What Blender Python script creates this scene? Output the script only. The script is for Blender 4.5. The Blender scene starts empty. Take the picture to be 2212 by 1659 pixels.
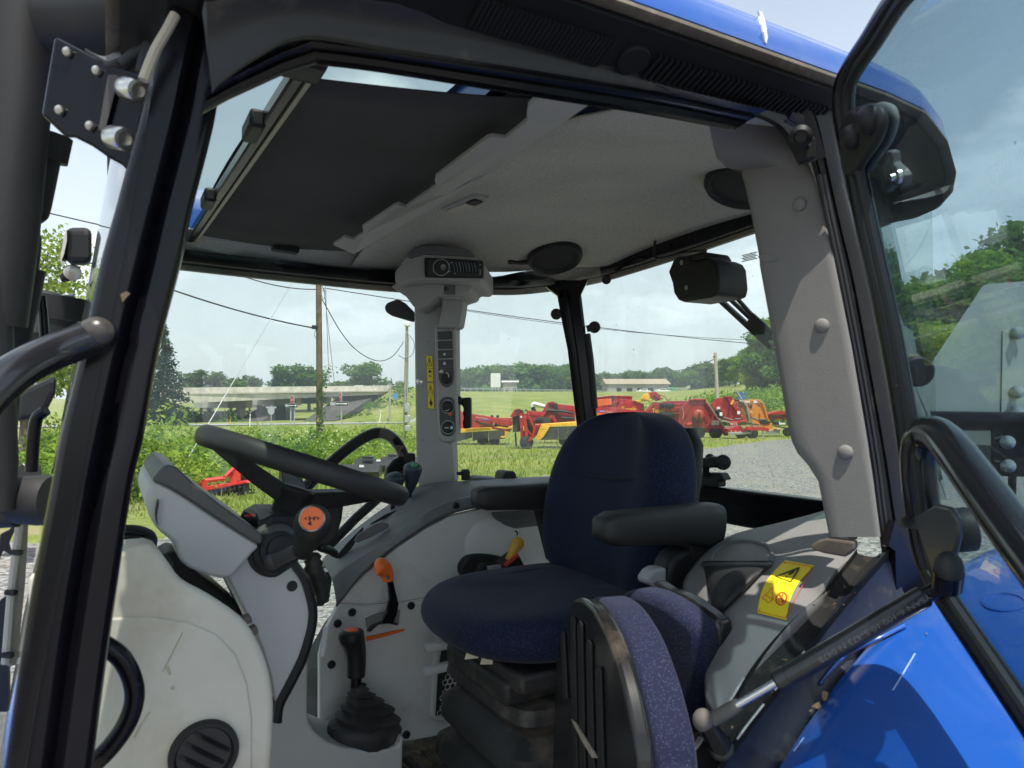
import bpy, bmesh, math, random
import numpy as np
from mathutils import Vector, Matrix
random.seed(7); rng = np.random.default_rng(11)
V = Vector
scene = bpy.context.scene
col = scene.collection

# ---------------------------------------------------------------- camera
# world axes: x = towards the tractor's rear, y = across the cab (away from the open door), z = up, ground at z = 0
FPX, CX, CY, HOR = 1533.0, 1106.0, 829.5, 879.3          # focal length and horizon of the photograph in 2212 x 1659 pixels
YAW, CAMZ = math.radians(29.5), 1.95
PITCH = math.atan((HOR - CY) / FPX)
cam_d = bpy.data.cameras.new('camera'); cam = bpy.data.objects.new('camera', cam_d); col.objects.link(cam)
cam.location = (0, 0, CAMZ); cam.rotation_euler = (math.pi / 2 + PITCH, 0, -YAW)
cam_d.sensor_width = 36; cam_d.lens = 36 * FPX / 2212; cam_d.clip_start = 0.03; cam_d.clip_end = 3000
cam_d.dof.use_dof = True; cam_d.dof.focus_distance = 3.6; cam_d.dof.aperture_fstop = 12.0
scene.camera = cam

# ---------------------------------------------------------------- sky, sun, exposure
SUN = V((-0.05, -0.40, 1.0)).normalized()               # towards the sun
world = bpy.data.worlds.new('World'); scene.world = world; world.use_nodes = True
wn, wl = world.node_tree.nodes, world.node_tree.links
wn.clear()
def wnode(t, **kw):
    n = wn.new(t)
    for a, b in kw.items(): setattr(n, a, b)
    return n
sky = wnode('ShaderNodeTexSky', sky_type='NISHITA', sun_disc=False)
sky.sun_elevation = math.asin(SUN.z); sky.sun_rotation = math.atan2(SUN.x, SUN.y)
sky.air_density = 1.4; sky.dust_density = 0.8; sky.ozone_density = 1.0
tc = wnode('ShaderNodeTexCoord'); mp = wnode('ShaderNodeMapping'); mp.inputs['Scale'].default_value = (1, 1, 2.6)
mp.inputs['Location'].default_value = (2.2, 3.1, 0.4)
nz = wnode('ShaderNodeTexNoise'); nz.inputs['Scale'].default_value = 2.1; nz.inputs['Detail'].default_value = 8; nz.inputs['Roughness'].default_value = 0.55
cr_ = wnode('ShaderNodeValToRGB'); cr_.color_ramp.elements[0].position = 0.46; cr_.color_ramp.elements[1].position = 0.61
sep = wnode('ShaderNodeSeparateXYZ')
hz = wnode('ShaderNodeMapRange'); hz.inputs['From Min'].default_value = 0.0; hz.inputs['From Max'].default_value = 0.6
hz.inputs['To Min'].default_value = 0.75; hz.inputs['To Max'].default_value = 0.22
mx = wnode('ShaderNodeMath', operation='MAXIMUM')
mix = wnode('ShaderNodeMixRGB'); mix.inputs['Color2'].default_value = (8.7, 9.4, 10.1, 1)
bg = wnode('ShaderNodeBackground'); bg.inputs['Strength'].default_value = 0.080
wo = wnode('ShaderNodeOutputWorld')
wl.new(tc.outputs['Generated'], mp.inputs['Vector']); wl.new(mp.outputs['Vector'], nz.inputs['Vector'])
wl.new(nz.outputs['Fac'], cr_.inputs['Fac']); wl.new(tc.outputs['Generated'], sep.inputs[0]); wl.new(sep.outputs['Z'], hz.inputs['Value'])
wl.new(cr_.outputs['Color'], mx.inputs[0]); wl.new(hz.outputs['Result'], mx.inputs[1])
wl.new(mx.outputs[0], mix.inputs['Fac']); wl.new(sky.outputs['Color'], mix.inputs['Color1'])
wl.new(mix.outputs['Color'], bg.inputs['Color']); wl.new(bg.outputs['Background'], wo.inputs['Surface'])

sun_d = bpy.data.lights.new('sun', 'SUN'); sun_d.energy = 4.0; sun_d.angle = math.radians(0.53); sun_d.color = (1.0, 0.95, 0.86)
sun_o = bpy.data.objects.new('sun', sun_d); col.objects.link(sun_o)
sun_o.rotation_euler = SUN.to_track_quat('Z', 'Y').to_euler(); sun_o.location = (-20, -20, 40)
scene.view_settings.view_transform = 'Standard'; scene.view_settings.look = 'None'
scene.view_settings.gamma = 1.0; scene.view_settings.use_curve_mapping = False
scene.view_settings.exposure = 0.85
scene.render.engine = 'CYCLES'
cy = scene.cycles
cy.use_denoising = True
try: cy.denoiser = 'OPENIMAGEDENOISE'
except Exception: pass
cy.max_bounces = 8; cy.diffuse_bounces = 4; cy.glossy_bounces = 4; cy.transparent_max_bounces = 20
cy.caustics_reflective = False; cy.caustics_refractive = False; cy.sample_clamp_indirect = 6.0

# ---------------------------------------------------------------- geometry of the view: rays onto real planes of the place
_fw0 = V((math.sin(YAW), math.cos(YAW), 0)); RT = V((math.cos(YAW), -math.sin(YAW), 0))
_FW = _fw0 * math.cos(PITCH) + V((0, 0, 1)) * math.sin(PITCH); _UP = V((0, 0, 1)) * math.cos(PITCH) - _fw0 * math.sin(PITCH)
EYE = V((0, 0, CAMZ))
def ray(p): return _FW + RT * ((p[0] - CX) / FPX) - _UP * ((p[1] - CY) / FPX)
def at(p, d): return EYE + ray(p) * d
def onp(p, p0, n):
    r = ray(p); n = V(n); return EYE + r * ((V(p0) - EYE).dot(n) / r.dot(n))
def onX(p, X): return onp(p, (X, 0, 0), (1, 0, 0))
def onY(p, Y): return onp(p, (0, Y, 0), (0, 1, 0))
def onZ(p, Z): return onp(p, (0, 0, Z), (0, 0, 1))
REF = {1: (0, 0, 1/3), 2: (497.7, 0, 1/3), 3: (1216.6, 0, 1/3), 4: (1714.3, 0, 1/3), 5: (0, 497.7, .3667), 6: (331.8, 553, 1/3),
       7: (829.5, 497.7, .3667), 8: (1327.2, 497.7, .3667), 9: (1659, 497.7, .3667), 10: (0, 1050.7, .3667), 11: (276.5, 940.1, .4333),
       12: (663.6, 1050.7, .3667), 13: (1106, 1050.7, .3667), 14: (1437.8, 1050.7, .3667), 15: (1714.3, 1050.7, .3667)}
def k(c, x, y):
    a = REF[c]; return (a[0] + x * a[2], a[1] + y * a[2])
def kk(c, *pts): return [k(c, x, y) for x, y in pts]

# ---------------------------------------------------------------- mesh builder
def cr(pts, n=6, closed=False):
    """Catmull-Rom resampling of a polyline"""
    P = [V(p) for p in pts]; m = len(P); out = []
    segs = m if closed else m - 1
    for i in range(segs):
        if closed: a, b, c, d = P[i - 1], P[i], P[(i + 1) % m], P[(i + 2) % m]
        else: a, b, c, d = P[max(i - 1, 0)], P[i], P[i + 1], P[min(i + 2, m - 1)]
        for j in range(n):
            t = j / n
            out.append(0.5 * ((2 * b) + (c - a) * t + (2 * a - 5 * b + 4 * c - d) * t * t + (3 * b - a - 3 * c + d) * t ** 3))
    if not closed: out.append(P[-1])
    return out
def crn(vals, n=6): return [v.x for v in cr([(a, 0, 0) for a in vals], n)]
class MB:
    def __init__(s): s.v = []; s.f = []
    def add(s, vs, fs):
        o = len(s.v); s.v += [tuple(v) for v in vs]; s.f += [tuple(i + o for i in f) for f in fs]; return s
    def box(s, c, size, X=None, Y=None, Z=None):
        X = V(X) if X is not None else V((1, 0, 0)); Y = V(Y) if Y is not None else V((0, 1, 0)); Z = V(Z) if Z is not None else V((0, 0, 1))
        c = V(c); x, y, z = X * size[0] / 2, Y * size[1] / 2, Z * size[2] / 2
        vs = [c - x - y - z, c + x - y - z, c + x + y - z, c - x + y - z, c - x - y + z, c + x - y + z, c + x + y + z, c - x + y + z]
        return s.add(vs, [(0, 3, 2, 1), (4, 5, 6, 7), (0, 1, 5, 4), (1, 2, 6, 5), (2, 3, 7, 6), (3, 0, 4, 7)])
    def bar(s, p0, p1, w, h, up=(0, 0, 1)):
        p0, p1 = V(p0), V(p1); a = (p1 - p0); L = a.length; a.normalize(); u = V(up); b = a.cross(u)
        if b.length < 1e-4: b = a.cross(V((1, 0, 0)))
        b.normalize(); u = b.cross(a).normalized()
        return s.box((p0 + p1) / 2, (L, w, h), a, b, u)
    def loft(s, loops, caps=True, closed=True):
        n = len(loops[0]); vs = [p for lp in loops for p in lp]; fs = []
        for i in range(len(loops) - 1):
            for j in range(n if closed else n - 1):
                a = i * n + j; b = i * n + (j + 1) % n
                fs.append((a, b, b + n, a + n))
        if caps and closed:
            fs.append(tuple(range(n - 1, -1, -1))); fs.append(tuple((len(loops) - 1) * n + j for j in range(n)))
        return s.add(vs, fs)
    def tube(s, pts, r, n=12, caps=True):
        P = [V(p) for p in pts]; R = r if isinstance(r, (list, tuple)) else [r] * len(P)
        t0 = (P[1] - P[0]).normalized(); u = t0.orthogonal().normalized(); loops = []
        for i, p in enumerate(P):
            t = ((P[min(i + 1, len(P) - 1)] - P[max(i - 1, 0)])).normalized()
            u = (u - t * u.dot(t)).normalized(); w = t.cross(u)
            loops.append([p + (u * math.cos(2 * math.pi * j / n) + w * math.sin(2 * math.pi * j / n)) * R[i] for j in range(n)])
        return s.loft(loops, caps)
    def prism(s, poly, vec):
        P = [V(p) for p in poly]; v = V(vec); n = len(P)
        nrm = V((0, 0, 0))
        for i in range(n): nrm += P[i].cross(P[(i + 1) % n])
        if nrm.dot(v) > 0: P = P[::-1]
        vs = P + [p + v for p in P]
        fs = [tuple(range(n)), tuple(range(2 * n - 1, n - 1, -1))] + [(i, i + n, (i + 1) % n + n, (i + 1) % n) for i in range(n)]
        return s.add(vs, fs)
    def lathe(s, o, axis, prof, n=24):
        o, a = V(o), V(axis).normalized(); u = a.orthogonal().normalized(); w = a.cross(u); loops = []
        for r, h in prof:
            loops.append([o + a * h + (u * math.cos(2 * math.pi * j / n) + w * math.sin(2 * math.pi * j / n)) * max(r, 1e-4) for j in range(n)])
        return s.loft(loops, True)
    def ball(s, c, r, sc=(1, 1, 1), n=16, axes=None):
        c = V(c); X, Y, Z = axes if axes else (V((1, 0, 0)), V((0, 1, 0)), V((0, 0, 1))); loops = []
        for i in range(n // 2 + 1):
            th = math.pi * i / (n // 2); rr = max(math.sin(th), 1e-3)
            loops.append([c + X * (r * sc[0] * rr * math.cos(2 * math.pi * j / n)) + Y * (r * sc[1] * rr * math.sin(2 * math.pi * j / n)) - Z * (r * sc[2] * math.cos(th)) for j in range(n)])
        return s.loft(loops, True)
    def grid(s, rows):
        n = len(rows[0]); vs = [p for r in rows for p in r]
        return s.add(vs, [(i * n + j, i * n + j + 1, (i + 1) * n + j + 1, (i + 1) * n + j) for i in range(len(rows) - 1) for j in range(n - 1)])
    def strip(s, Ls, Rs, prof, out, caps=True):
        loops = []
        for i, (L, R) in enumerate(zip(Ls, Rs)):
            L, R = V(L), V(R); o = V(out[i]) if isinstance(out, list) else V(out)
            loops.append([L + (R - L) * a + o * b for a, b in prof])
        return s.loft(loops, caps)
    def mesh(s, name):
        m = bpy.data.meshes.new(name); m.from_pydata(s.v, [], s.f); m.update(); return m
    def build(s, name, mat, parent=None, smooth=40, bevel=0, bseg=2, sub=0, solid=0, recalc=True, label=None):
        m = s.mesh(name)
        if recalc:
            b = bmesh.new(); b.from_mesh(m); bmesh.ops.remove_doubles(b, verts=b.verts, dist=1e-6)
            bmesh.ops.recalc_face_normals(b, faces=b.faces); b.to_mesh(m); b.free()
        return link(name, m, mat, parent, smooth, bevel, bseg, sub, solid, label)
def link(name, m, mat, parent=None, smooth=40, bevel=0, bseg=2, sub=0, solid=0, label=None):
    o = bpy.data.objects.new(name, m); col.objects.link(o)
    if mat is not None:
        m.materials.append(mat)
    if smooth and len(m.polygons):
        m.polygons.foreach_set('use_smooth', [True] * len(m.polygons))
        if smooth < 180: m.set_sharp_from_angle(angle=math.radians(smooth))
    if solid:
        md = o.modifiers.new('solid', 'SOLIDIFY'); md.thickness = solid; md.offset = -1
    if bevel:
        md = o.modifiers.new('bevel', 'BEVEL'); md.width = bevel; md.segments = bseg; md.limit_method = 'ANGLE'; md.angle_limit = math.radians(40)
    if sub:
        md = o.modifiers.new('sub', 'SUBSURF'); md.levels = sub; md.render_levels = sub
    if parent is not None: attach(o, parent)
    if label: o['label'] = label
    return o
WORLD = {}                                                # parts of the tractor are modelled in world axes
def attach(o, parent):
    o.parent = parent
    if parent.name in WORLD: o.matrix_parent_inverse = WORLD[parent.name].inverted()
    if parent.name in WORLD: WORLD[o.name] = Matrix.Identity(4)
def thing(name, label, cat, loc=(0, 0, 0), rotz=0.0, group=None, world=False):
    o = bpy.data.objects.new(name, None); col.objects.link(o); o.location = loc; o.rotation_euler = (0, 0, rotz)
    o.empty_display_size = 0.2
    tag(o, label, cat, group)
    if world: WORLD[o.name] = Matrix.Translation(V(loc)) @ Matrix.Rotation(rotz, 4, 'Z')
    return o
def sub_thing(name, parent, label=None):                  # an Empty that gathers the pieces of one part
    o = bpy.data.objects.new(name, None); col.objects.link(o); o.empty_display_size = 0.05; attach(o, parent)
    if label: o['label'] = label
    return o
def tag(o, label=None, cat=None, group=None, kind=None):
    if label: o['label'] = label
    if cat: o['category'] = cat
    if group: o['group'] = group
    if kind: o['kind'] = kind
    return o
def copy_tree(o, parent=None):
    c = o.copy(); col.objects.link(c)
    if parent is not None: c.parent = parent
    for ch in list(o.children): copy_tree(ch, c)
    return c
def text_mesh(body, size=1.0, align='CENTER', extrude=0.0):
    """flat lettering as a mesh in the local xy plane"""
    cu = bpy.data.curves.new('lettering', 'FONT'); cu.body = body; cu.size = size; cu.align_x = align; cu.align_y = 'CENTER'; cu.extrude = extrude
    cu.resolution_u = 3
    o = bpy.data.objects.new('lettering', cu); col.objects.link(o)
    bpy.context.view_layer.update()
    m = bpy.data.meshes.new_from_object(o.evaluated_get(bpy.context.evaluated_depsgraph_get()))
    bpy.data.objects.remove(o); return m
def put_text(name, body, size, o, X, Y, mat, parent, sx=1.0, align='CENTER', off=0.0):
    m = text_mesh(body, size, align); X = V(X).normalized(); Y = V(Y); Y = (Y - X * Y.dot(X)).normalized(); Z = X.cross(Y)
    m.transform(Matrix(((X.x * sx, Y.x, Z.x, o[0] + Z.x * off), (X.y * sx, Y.y, Z.y, o[1] + Z.y * off), (X.z * sx, Y.z, Z.z, o[2] + Z.z * off), (0, 0, 0, 1))))
    return link(name, m, mat, parent, smooth=0)

# ---------------------------------------------------------------- materials
MATS = {}
def M(name, c, rough=0.5, metal=0.0, var=0.0, vscale=6.0, bump=0.0, bscale=80.0, coat=0.0, dirt=None, spec=0.5, c2=None, bdet=3.0):
    """principled surface with noise-driven colour change, relief and dirt"""
    if name in MATS: return MATS[name]
    m = bpy.data.materials.new(name); m.use_nodes = True; nt = m.node_tree; N, L = nt.nodes, nt.links
    p = N['Principled BSDF']; p.inputs['Roughness'].default_value = rough; p.inputs['Metallic'].default_value = metal
    p.inputs['Specular IOR Level'].default_value = spec; p.inputs['Coat Weight'].default_value = coat; p.inputs['Coat Roughness'].default_value = 0.06
    c = (*c, 1); t = N.new('ShaderNodeTexCoord'); cur = None
    if var or c2:
        n = N.new('ShaderNodeTexNoise'); n.inputs['Scale'].default_value = vscale; n.inputs['Detail'].default_value = 5; n.inputs['Roughness'].default_value = 0.6
        L.new(t.outputs['Object'], n.inputs['Vector'])
        r = N.new('ShaderNodeValToRGB'); r.color_ramp.elements[0].position = 0.3; r.color_ramp.elements[1].position = 0.7
        d = c2 if c2 else tuple(x * (1 - var) for x in c[:3])
        r.color_ramp.elements[0].color = (*d[:3], 1); r.color_ramp.elements[1].color = c if c2 else tuple(min(1, x * (1 + var * 0.6)) for x in c[:3]) + (1,)
        L.new(n.outputs['Fac'], r.inputs['Fac']); cur = r.outputs['Color']
        rr = N.new('ShaderNodeMapRange'); rr.inputs['To Min'].default_value = min(1, rough * 1.18); rr.inputs['To Max'].default_value = rough * 0.86
        L.new(n.outputs['Fac'], rr.inputs['Value']); L.new(rr.outputs['Result'], p.inputs['Roughness'])
    if dirt:
        dc, amt, dsc = dirt
        n2 = N.new('ShaderNodeTexNoise'); n2.inputs['Scale'].default_value = dsc; n2.inputs['Detail'].default_value = 9; n2.inputs['Roughness'].default_value = 0.68
        L.new(t.outputs['Object'], n2.inputs['Vector'])
        r2 = N.new('ShaderNodeMapRange'); r2.inputs['From Min'].default_value = 0.62 - 0.3 * amt; r2.inputs['From Max'].default_value = 0.80 - 0.2 * amt; r2.inputs['To Max'].default_value = min(1, 0.35 + amt)
        L.new(n2.outputs['Fac'], r2.inputs['Value'])
        mxr = N.new('ShaderNodeMixRGB'); mxr.inputs['Color1'].default_value = c; mxr.inputs['Color2'].default_value = (*dc, 1)
        L.new(r2.outputs['Result'], mxr.inputs['Fac'])
        if cur is not None: L.new(cur, mxr.inputs['Color1'])
        cur = mxr.outputs['Color']
    if cur is not None: L.new(cur, p.inputs['Base Color'])
    else: p.inputs['Base Color'].default_value = c
    if bump:
        n3 = N.new('ShaderNodeTexNoise'); n3.inputs['Scale'].default_value = bscale; n3.inputs['Detail'].default_value = bdet
        L.new(t.outputs['Object'], n3.inputs['Vector'])
        b = N.new('ShaderNodeBump'); b.inputs['Strength'].default_value = bump; b.inputs['Distance'].default_value = 0.002
        L.new(n3.outputs['Fac'], b.inputs['Height']); L.new(b.outputs['Normal'], p.inputs['Normal'])
    MATS[name] = m; return m
def glass(name, tint, dirt=0.03, refl=1.0, specks=0.0):
    if name in MATS: return MATS[name]
    m = bpy.data.materials.new(name); m.use_nodes = True; nt = m.node_tree; N, L = nt.nodes, nt.links; N.clear()
    out = N.new('ShaderNodeOutputMaterial'); tr = N.new('ShaderNodeBsdfTransparent'); tr.inputs['Color'].default_value = (*tint, 1)
    gl = N.new('ShaderNodeBsdfGlossy'); gl.inputs['Roughness'].default_value = 0.015; gl.inputs['Color'].default_value = (refl, refl, refl, 1)
    ge = N.new('ShaderNodeNewGeometry'); dt = N.new('ShaderNodeVectorMath'); dt.operation = 'DOT_PRODUCT'; L.new(ge.outputs['Incoming'], dt.inputs[0]); L.new(ge.outputs['Normal'], dt.inputs[1])
    def mth(op, a, b):
        q = N.new('ShaderNodeMath'); q.operation = op
        for i, w in enumerate((a, b)):
            if isinstance(w, (int, float)): q.inputs[i].default_value = w
            else: L.new(w, q.inputs[i])
        return q.outputs[0]
    fac = mth('ADD', mth('MULTIPLY', mth('POWER', mth('SUBTRACT', 1.0, mth('ABSOLUTE', dt.outputs['Value'], 0)), 5.0), 0.92), 0.045)   # Schlick, same from both sides
    mx1 = N.new('ShaderNodeMixShader'); L.new(fac, mx1.inputs['Fac']); L.new(tr.outputs[0], mx1.inputs[1]); L.new(gl.outputs[0], mx1.inputs[2])
    df = N.new('ShaderNodeBsdfDiffuse'); df.inputs['Color'].default_value = (0.55, 0.55, 0.5, 1)
    t = N.new('ShaderNodeTexCoord'); n = N.new('ShaderNodeTexNoise'); n.inputs['Scale'].default_value = 7; n.inputs['Detail'].default_value = 8; n.inputs['Roughness'].default_value = 0.7
    L.new(t.outputs['Object'], n.inputs['Vector'])
    r = N.new('ShaderNodeMapRange'); r.inputs['From Min'].default_value = 0.42; r.inputs['From Max'].default_value = 0.85; r.inputs['To Min'].default_value = dirt * 0.3; r.inputs['To Max'].default_value = dirt * 4
    L.new(n.outputs['Fac'], r.inputs['Value'])
    mx2 = N.new('ShaderNodeMixShader'); L.new(r.outputs['Result'], mx2.inputs['Fac']); L.new(mx1.outputs[0], mx2.inputs[1]); L.new(df.outputs[0], mx2.inputs[2])
    last = mx2
    if specks:
        vo = N.new('ShaderNodeTexVoronoi'); vo.inputs['Scale'].default_value = 26; L.new(t.outputs['Object'], vo.inputs['Vector'])
        nn = N.new('ShaderNodeTexNoise'); nn.inputs['Scale'].default_value = 9; L.new(t.outputs['Object'], nn.inputs['Vector'])
        ma = N.new('ShaderNodeMath'); ma.operation = 'MULTIPLY'; L.new(nn.outputs['Fac'], ma.inputs[0]); ma.inputs[1].default_value = specks
        lt = N.new('ShaderNodeMath'); lt.operation = 'LESS_THAN'; L.new(vo.outputs['Distance'], lt.inputs[0]); L.new(ma.outputs[0], lt.inputs[1])
        sc_ = N.new('ShaderNodeMath'); sc_.operation = 'MULTIPLY'; L.new(lt.outputs[0], sc_.inputs[0]); sc_.inputs[1].default_value = 0.75
        dk = N.new('ShaderNodeBsdfDiffuse'); dk.inputs['Color'].default_value = (0.05, 0.045, 0.04, 1)
        mx3 = N.new('ShaderNodeMixShader'); L.new(sc_.outputs[0], mx3.inputs['Fac']); L.new(mx2.outputs[0], mx3.inputs[1]); L.new(dk.outputs[0], mx3.inputs[2]); last = mx3
    L.new(last.outputs[0], out.inputs['Surface'])
    MATS[name] = m; return m
def leafmat(name, a, b, trans=0.45, scale=0.7):
    if name in MATS: return MATS[name]
    m = bpy.data.materials.new(name); m.use_nodes = True; nt = m.node_tree; N, L = nt.nodes, nt.links; N.clear()
    out = N.new('ShaderNodeOutputMaterial'); t = N.new('ShaderNodeTexCoord'); oi = N.new('ShaderNodeObjectInfo')
    n = N.new('ShaderNodeTexNoise'); n.inputs['Scale'].default_value = scale; n.inputs['Detail'].default_value = 6; n.inputs['Roughness'].default_value = 0.7
    ad = N.new('ShaderNodeVectorMath'); ad.operation = 'ADD'; L.new(t.outputs['Object'], ad.inputs[0]); L.new(oi.outputs['Random'], ad.inputs[1]); L.new(ad.outputs[0], n.inputs['Vector'])
    r = N.new('ShaderNodeValToRGB'); r.color_ramp.elements[0].position = 0.33; r.color_ramp.elements[1].position = 0.68
    r.color_ramp.elements[0].color = (*a, 1); r.color_ramp.elements[1].color = (*b, 1); L.new(n.outputs['Fac'], r.inputs['Fac'])
    hs = N.new('ShaderNodeHueSaturation'); L.new(r.outputs['Color'], hs.inputs['Color'])
    mr = N.new('ShaderNodeMapRange'); mr.inputs['To Min'].default_value = 0.75; mr.inputs['To Max'].default_value = 1.25; L.new(oi.outputs['Random'], mr.inputs['Value']); L.new(mr.outputs['Result'], hs.inputs['Value'])
    d = N.new('ShaderNodeBsdfDiffuse'); g = N.new('ShaderNodeBsdfTranslucent'); mx1 = N.new('ShaderNodeMixShader'); mx1.inputs['Fac'].default_value = trans
    L.new(hs.outputs['Color'], d.inputs['Color']); L.new(hs.outputs['Color'], g.inputs['Color']); L.new(d.outputs[0], mx1.inputs[1]); L.new(g.outputs[0], mx1.inputs[2])
    L.new(mx1.outputs[0], out.inputs['Surface'])
    MATS[name] = m; return m
# ================================================================ THE PLACE OUTSIDE
for i_, (x_, y_, f_) in {21: (967.75, 818.4, .145), 22: (1244.25, 829.5, .1125), 23: (1471, 829.5, .11), 24: (387.1, 801.85, .225),
                         25: (912.45, 519.8, .12), 26: (895.9, 707.8, .16), 27: (0, 497.7, .2), 28: (0, 967.75, .3166)}.items(): REF[i_] = (x_, y_, f_)
def sm(x, a, b):
    t = min(1, max(0, (x - a) / (b - a))); return t * t * (3 - 2 * t)
def hgt(s, d):
    """height of the land at s metres to the side and d metres ahead of the camera"""
    if d < 1: return 0.0
    px = CX + FPX * s / d
    e = sm(px, 725, 870)                                 # highway bank, right of the overpass
    d0 = 92 - 40 * sm(px, 880, 1000); h = 5.7 * e * min(1, max(0, (d - d0) / (124 + 46 * sm(px, 880, 1000) - d0))) ** 0.85
    h += 3.0 * (1 - e) * sm(d, 135, 230)
    h += 6.0 * sm(px, 1420, 1900) * sm(d, 58, 120)
    h += 5 * sm(d, 260, 500)
    return h
def gp(px, d, z=None):
    s = (px - CX) / FPX * d; p = _fw0 * d + RT * s
    p.z = hgt(s, d) if z is None else z
    return p
class Loc:
    """local frame of a far thing: x to the picture's right, y away, z up, origin on the ground"""
    def __init__(s, px, d, z=None): s.o = gp(px, d, z); s.d = d; s.s = (px - CX) / FPX * d
    def __call__(s, p, dy=0.0):
        r = ray(p); t = (s.d + dy) / r.dot(_fw0); q = EYE + r * t
        return V((q.dot(RT) - s.s, dy, q.z - s.o.z))
def far(name, label, cat, L, group=None): return thing(name, label, cat, L.o, -YAW, group)

# ---- ground
ds = [-90, -60, -40, -25, -15, -8, -3, 0] + list(np.arange(2, 60, 2.0)) + list(np.arange(60, 200, 4.0)) + [210, 225, 245, 270, 300, 350, 420, 520, 700, 950]
ss = [-1100, -700, -450, -300, -220, -160] + list(np.arange(-120, 121, 4.0)) + [160, 220, 300, 450, 700, 1100]
g = MB(); rows = []
for d in ds:
    row = []
    for s in ss:
        p = _fw0 * d + RT * s; p.z = hgt(s, d) + (0.05 * math.sin(s * .9 + d * .37) * math.sin(d * .55 - s * .2) if d > 60 else 0)
        row.append(p)
    rows.append(row)
g.grid(rows)
def ground_mat():
    m = bpy.data.materials.new('grass_ground'); m.use_nodes = True; N, L = m.node_tree.nodes, m.node_tree.links; p = N['Principled BSDF']
    p.inputs['Roughness'].default_value = 0.95; p.inputs['Specular IOR Level'].default_value = 0.1
    t = N.new('ShaderNodeTexCoord')
    def noise(sc, det=6, ro=.6):
        n = N.new('ShaderNodeTexNoise'); n.inputs['Scale'].default_value = sc; n.inputs['Detail'].default_value = det; n.inputs['Roughness'].default_value = ro; L.new(t.outputs['Object'], n.inputs['Vector']); return n
    n1, n2, n3 = noise(.22), noise(6, 8, .75), noise(.5, 5)
    r1 = N.new('ShaderNodeValToRGB'); e = r1.color_ramp.elements; e[0].position = .3; e[1].position = .75; e[0].color = (.12, .19, .035, 1); e[1].color = (.32, .32, .11, 1)
    L.new(n1.outputs['Fac'], r1.inputs['Fac'])
    r2 = N.new('ShaderNodeValToRGB'); e = r2.color_ramp.elements; e[0].position = .3; e[1].position = .7; e[0].color = (.5, .5, .5, 1); e[1].color = (1.35, 1.3, 1.2, 1)
    L.new(n2.outputs['Fac'], r2.inputs['Fac'])
    mu = N.new('ShaderNodeMixRGB'); mu.blend_type = 'MULTIPLY'; mu.inputs['Fac'].default_value = 1; L.new(r1.outputs['Color'], mu.inputs['Color1']); L.new(r2.outputs['Color'], mu.inputs['Color2'])
    r3 = N.new('ShaderNodeMapRange'); r3.inputs['From Min'].default_value = .53; r3.inputs['From Max'].default_value = .68; L.new(n3.outputs['Fac'], r3.inputs['Value'])
    mi = N.new('ShaderNodeMixRGB'); mi.inputs['Color2'].default_value = (.30, .24, .16, 1); L.new(mu.outputs['Color'], mi.inputs['Color1'])
    fa = N.new('ShaderNodeMath'); fa.operation = 'MULTIPLY'; fa.inputs[1].default_value = .7; L.new(r3.outputs['Result'], fa.inputs[0]); L.new(fa.outputs[0], mi.inputs['Fac'])
    L.new(mi.outputs['Color'], p.inputs['Base Color'])
    b = N.new('ShaderNodeBump'); b.inputs['Strength'].default_value = .8; b.inputs['Distance'].default_value = .06; L.new(n2.outputs['Fac'], b.inputs['Height']); L.new(b.outputs['Normal'], p.inputs['Normal'])
    return m
tag(g.build('ground', ground_mat(), smooth=180), kind='structure')

def gravel_mat():
    m = bpy.data.materials.new('gravel'); m.use_nodes = True; N, L = m.node_tree.nodes, m.node_tree.links; p = N['Principled BSDF']
    p.inputs['Roughness'].default_value = 0.9; p.inputs['Specular IOR Level'].default_value = 0.2
    t = N.new('ShaderNodeTexCoord'); v = N.new('ShaderNodeTexVoronoi'); v.inputs['Scale'].default_value = 22; v.inputs['Randomness'].default_value = 1; L.new(t.outputs['Object'], v.inputs['Vector'])
    sp = N.new('ShaderNodeSeparateColor'); L.new(v.outputs['Color'], sp.inputs[0])
    r = N.new('ShaderNodeValToRGB'); e = r.color_ramp.elements; e[0].color = (.09, .09, .09, 1); e[1].color = (.34, .335, .32, 1); e[0].position = .1; L.new(sp.outputs[0], r.inputs['Fac'])
    n = N.new('ShaderNodeTexNoise'); n.inputs['Scale'].default_value = .8; n.inputs['Detail'].default_value = 6; L.new(t.outputs['Object'], n.inputs['Vector'])
    mi = N.new('ShaderNodeMixRGB'); mi.inputs['Color2'].default_value = (.24, .22, .19, 1); r2 = N.new('ShaderNodeMapRange'); r2.inputs['From Min'].default_value = .45; r2.inputs['From Max'].default_value = .7; r2.inputs['To Max'].default_value = .8
    L.new(n.outputs['Fac'], r2.inputs['Value']); L.new(r2.outputs['Result'], mi.inputs['Fac']); L.new(r.outputs['Color'], mi.inputs['Color1']); L.new(mi.outputs['Color'], p.inputs['Base Color'])
    b = N.new('ShaderNodeBump'); b.inputs['Strength'].default_value = .9; b.inputs['Distance'].default_value = .03; b.invert = True; L.new(v.outputs['Distance'], b.inputs['Height']); L.new(b.outputs['Normal'], p.inputs['Normal'])
    return m
GRAV = gravel_mat()
edge = [(-1500, 10), (-300, 10.5), (250, 10), (430, 11.5), (620, 12.5), (770, 14.5), (1000, 16.5), (1250, 22), (1440, 28), (1500, 31.5), (1600, 37), (1694, 43), (2000, 57), (2600, 70), (3600, 60)]
far_pts = cr([gp(a, b, .02) for a, b in edge], 12)
for p in far_pts[1:-1]: p.xy *= random.uniform(.985, 1.015)
lot = MB(); hub = V((2, -6, .02))
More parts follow.
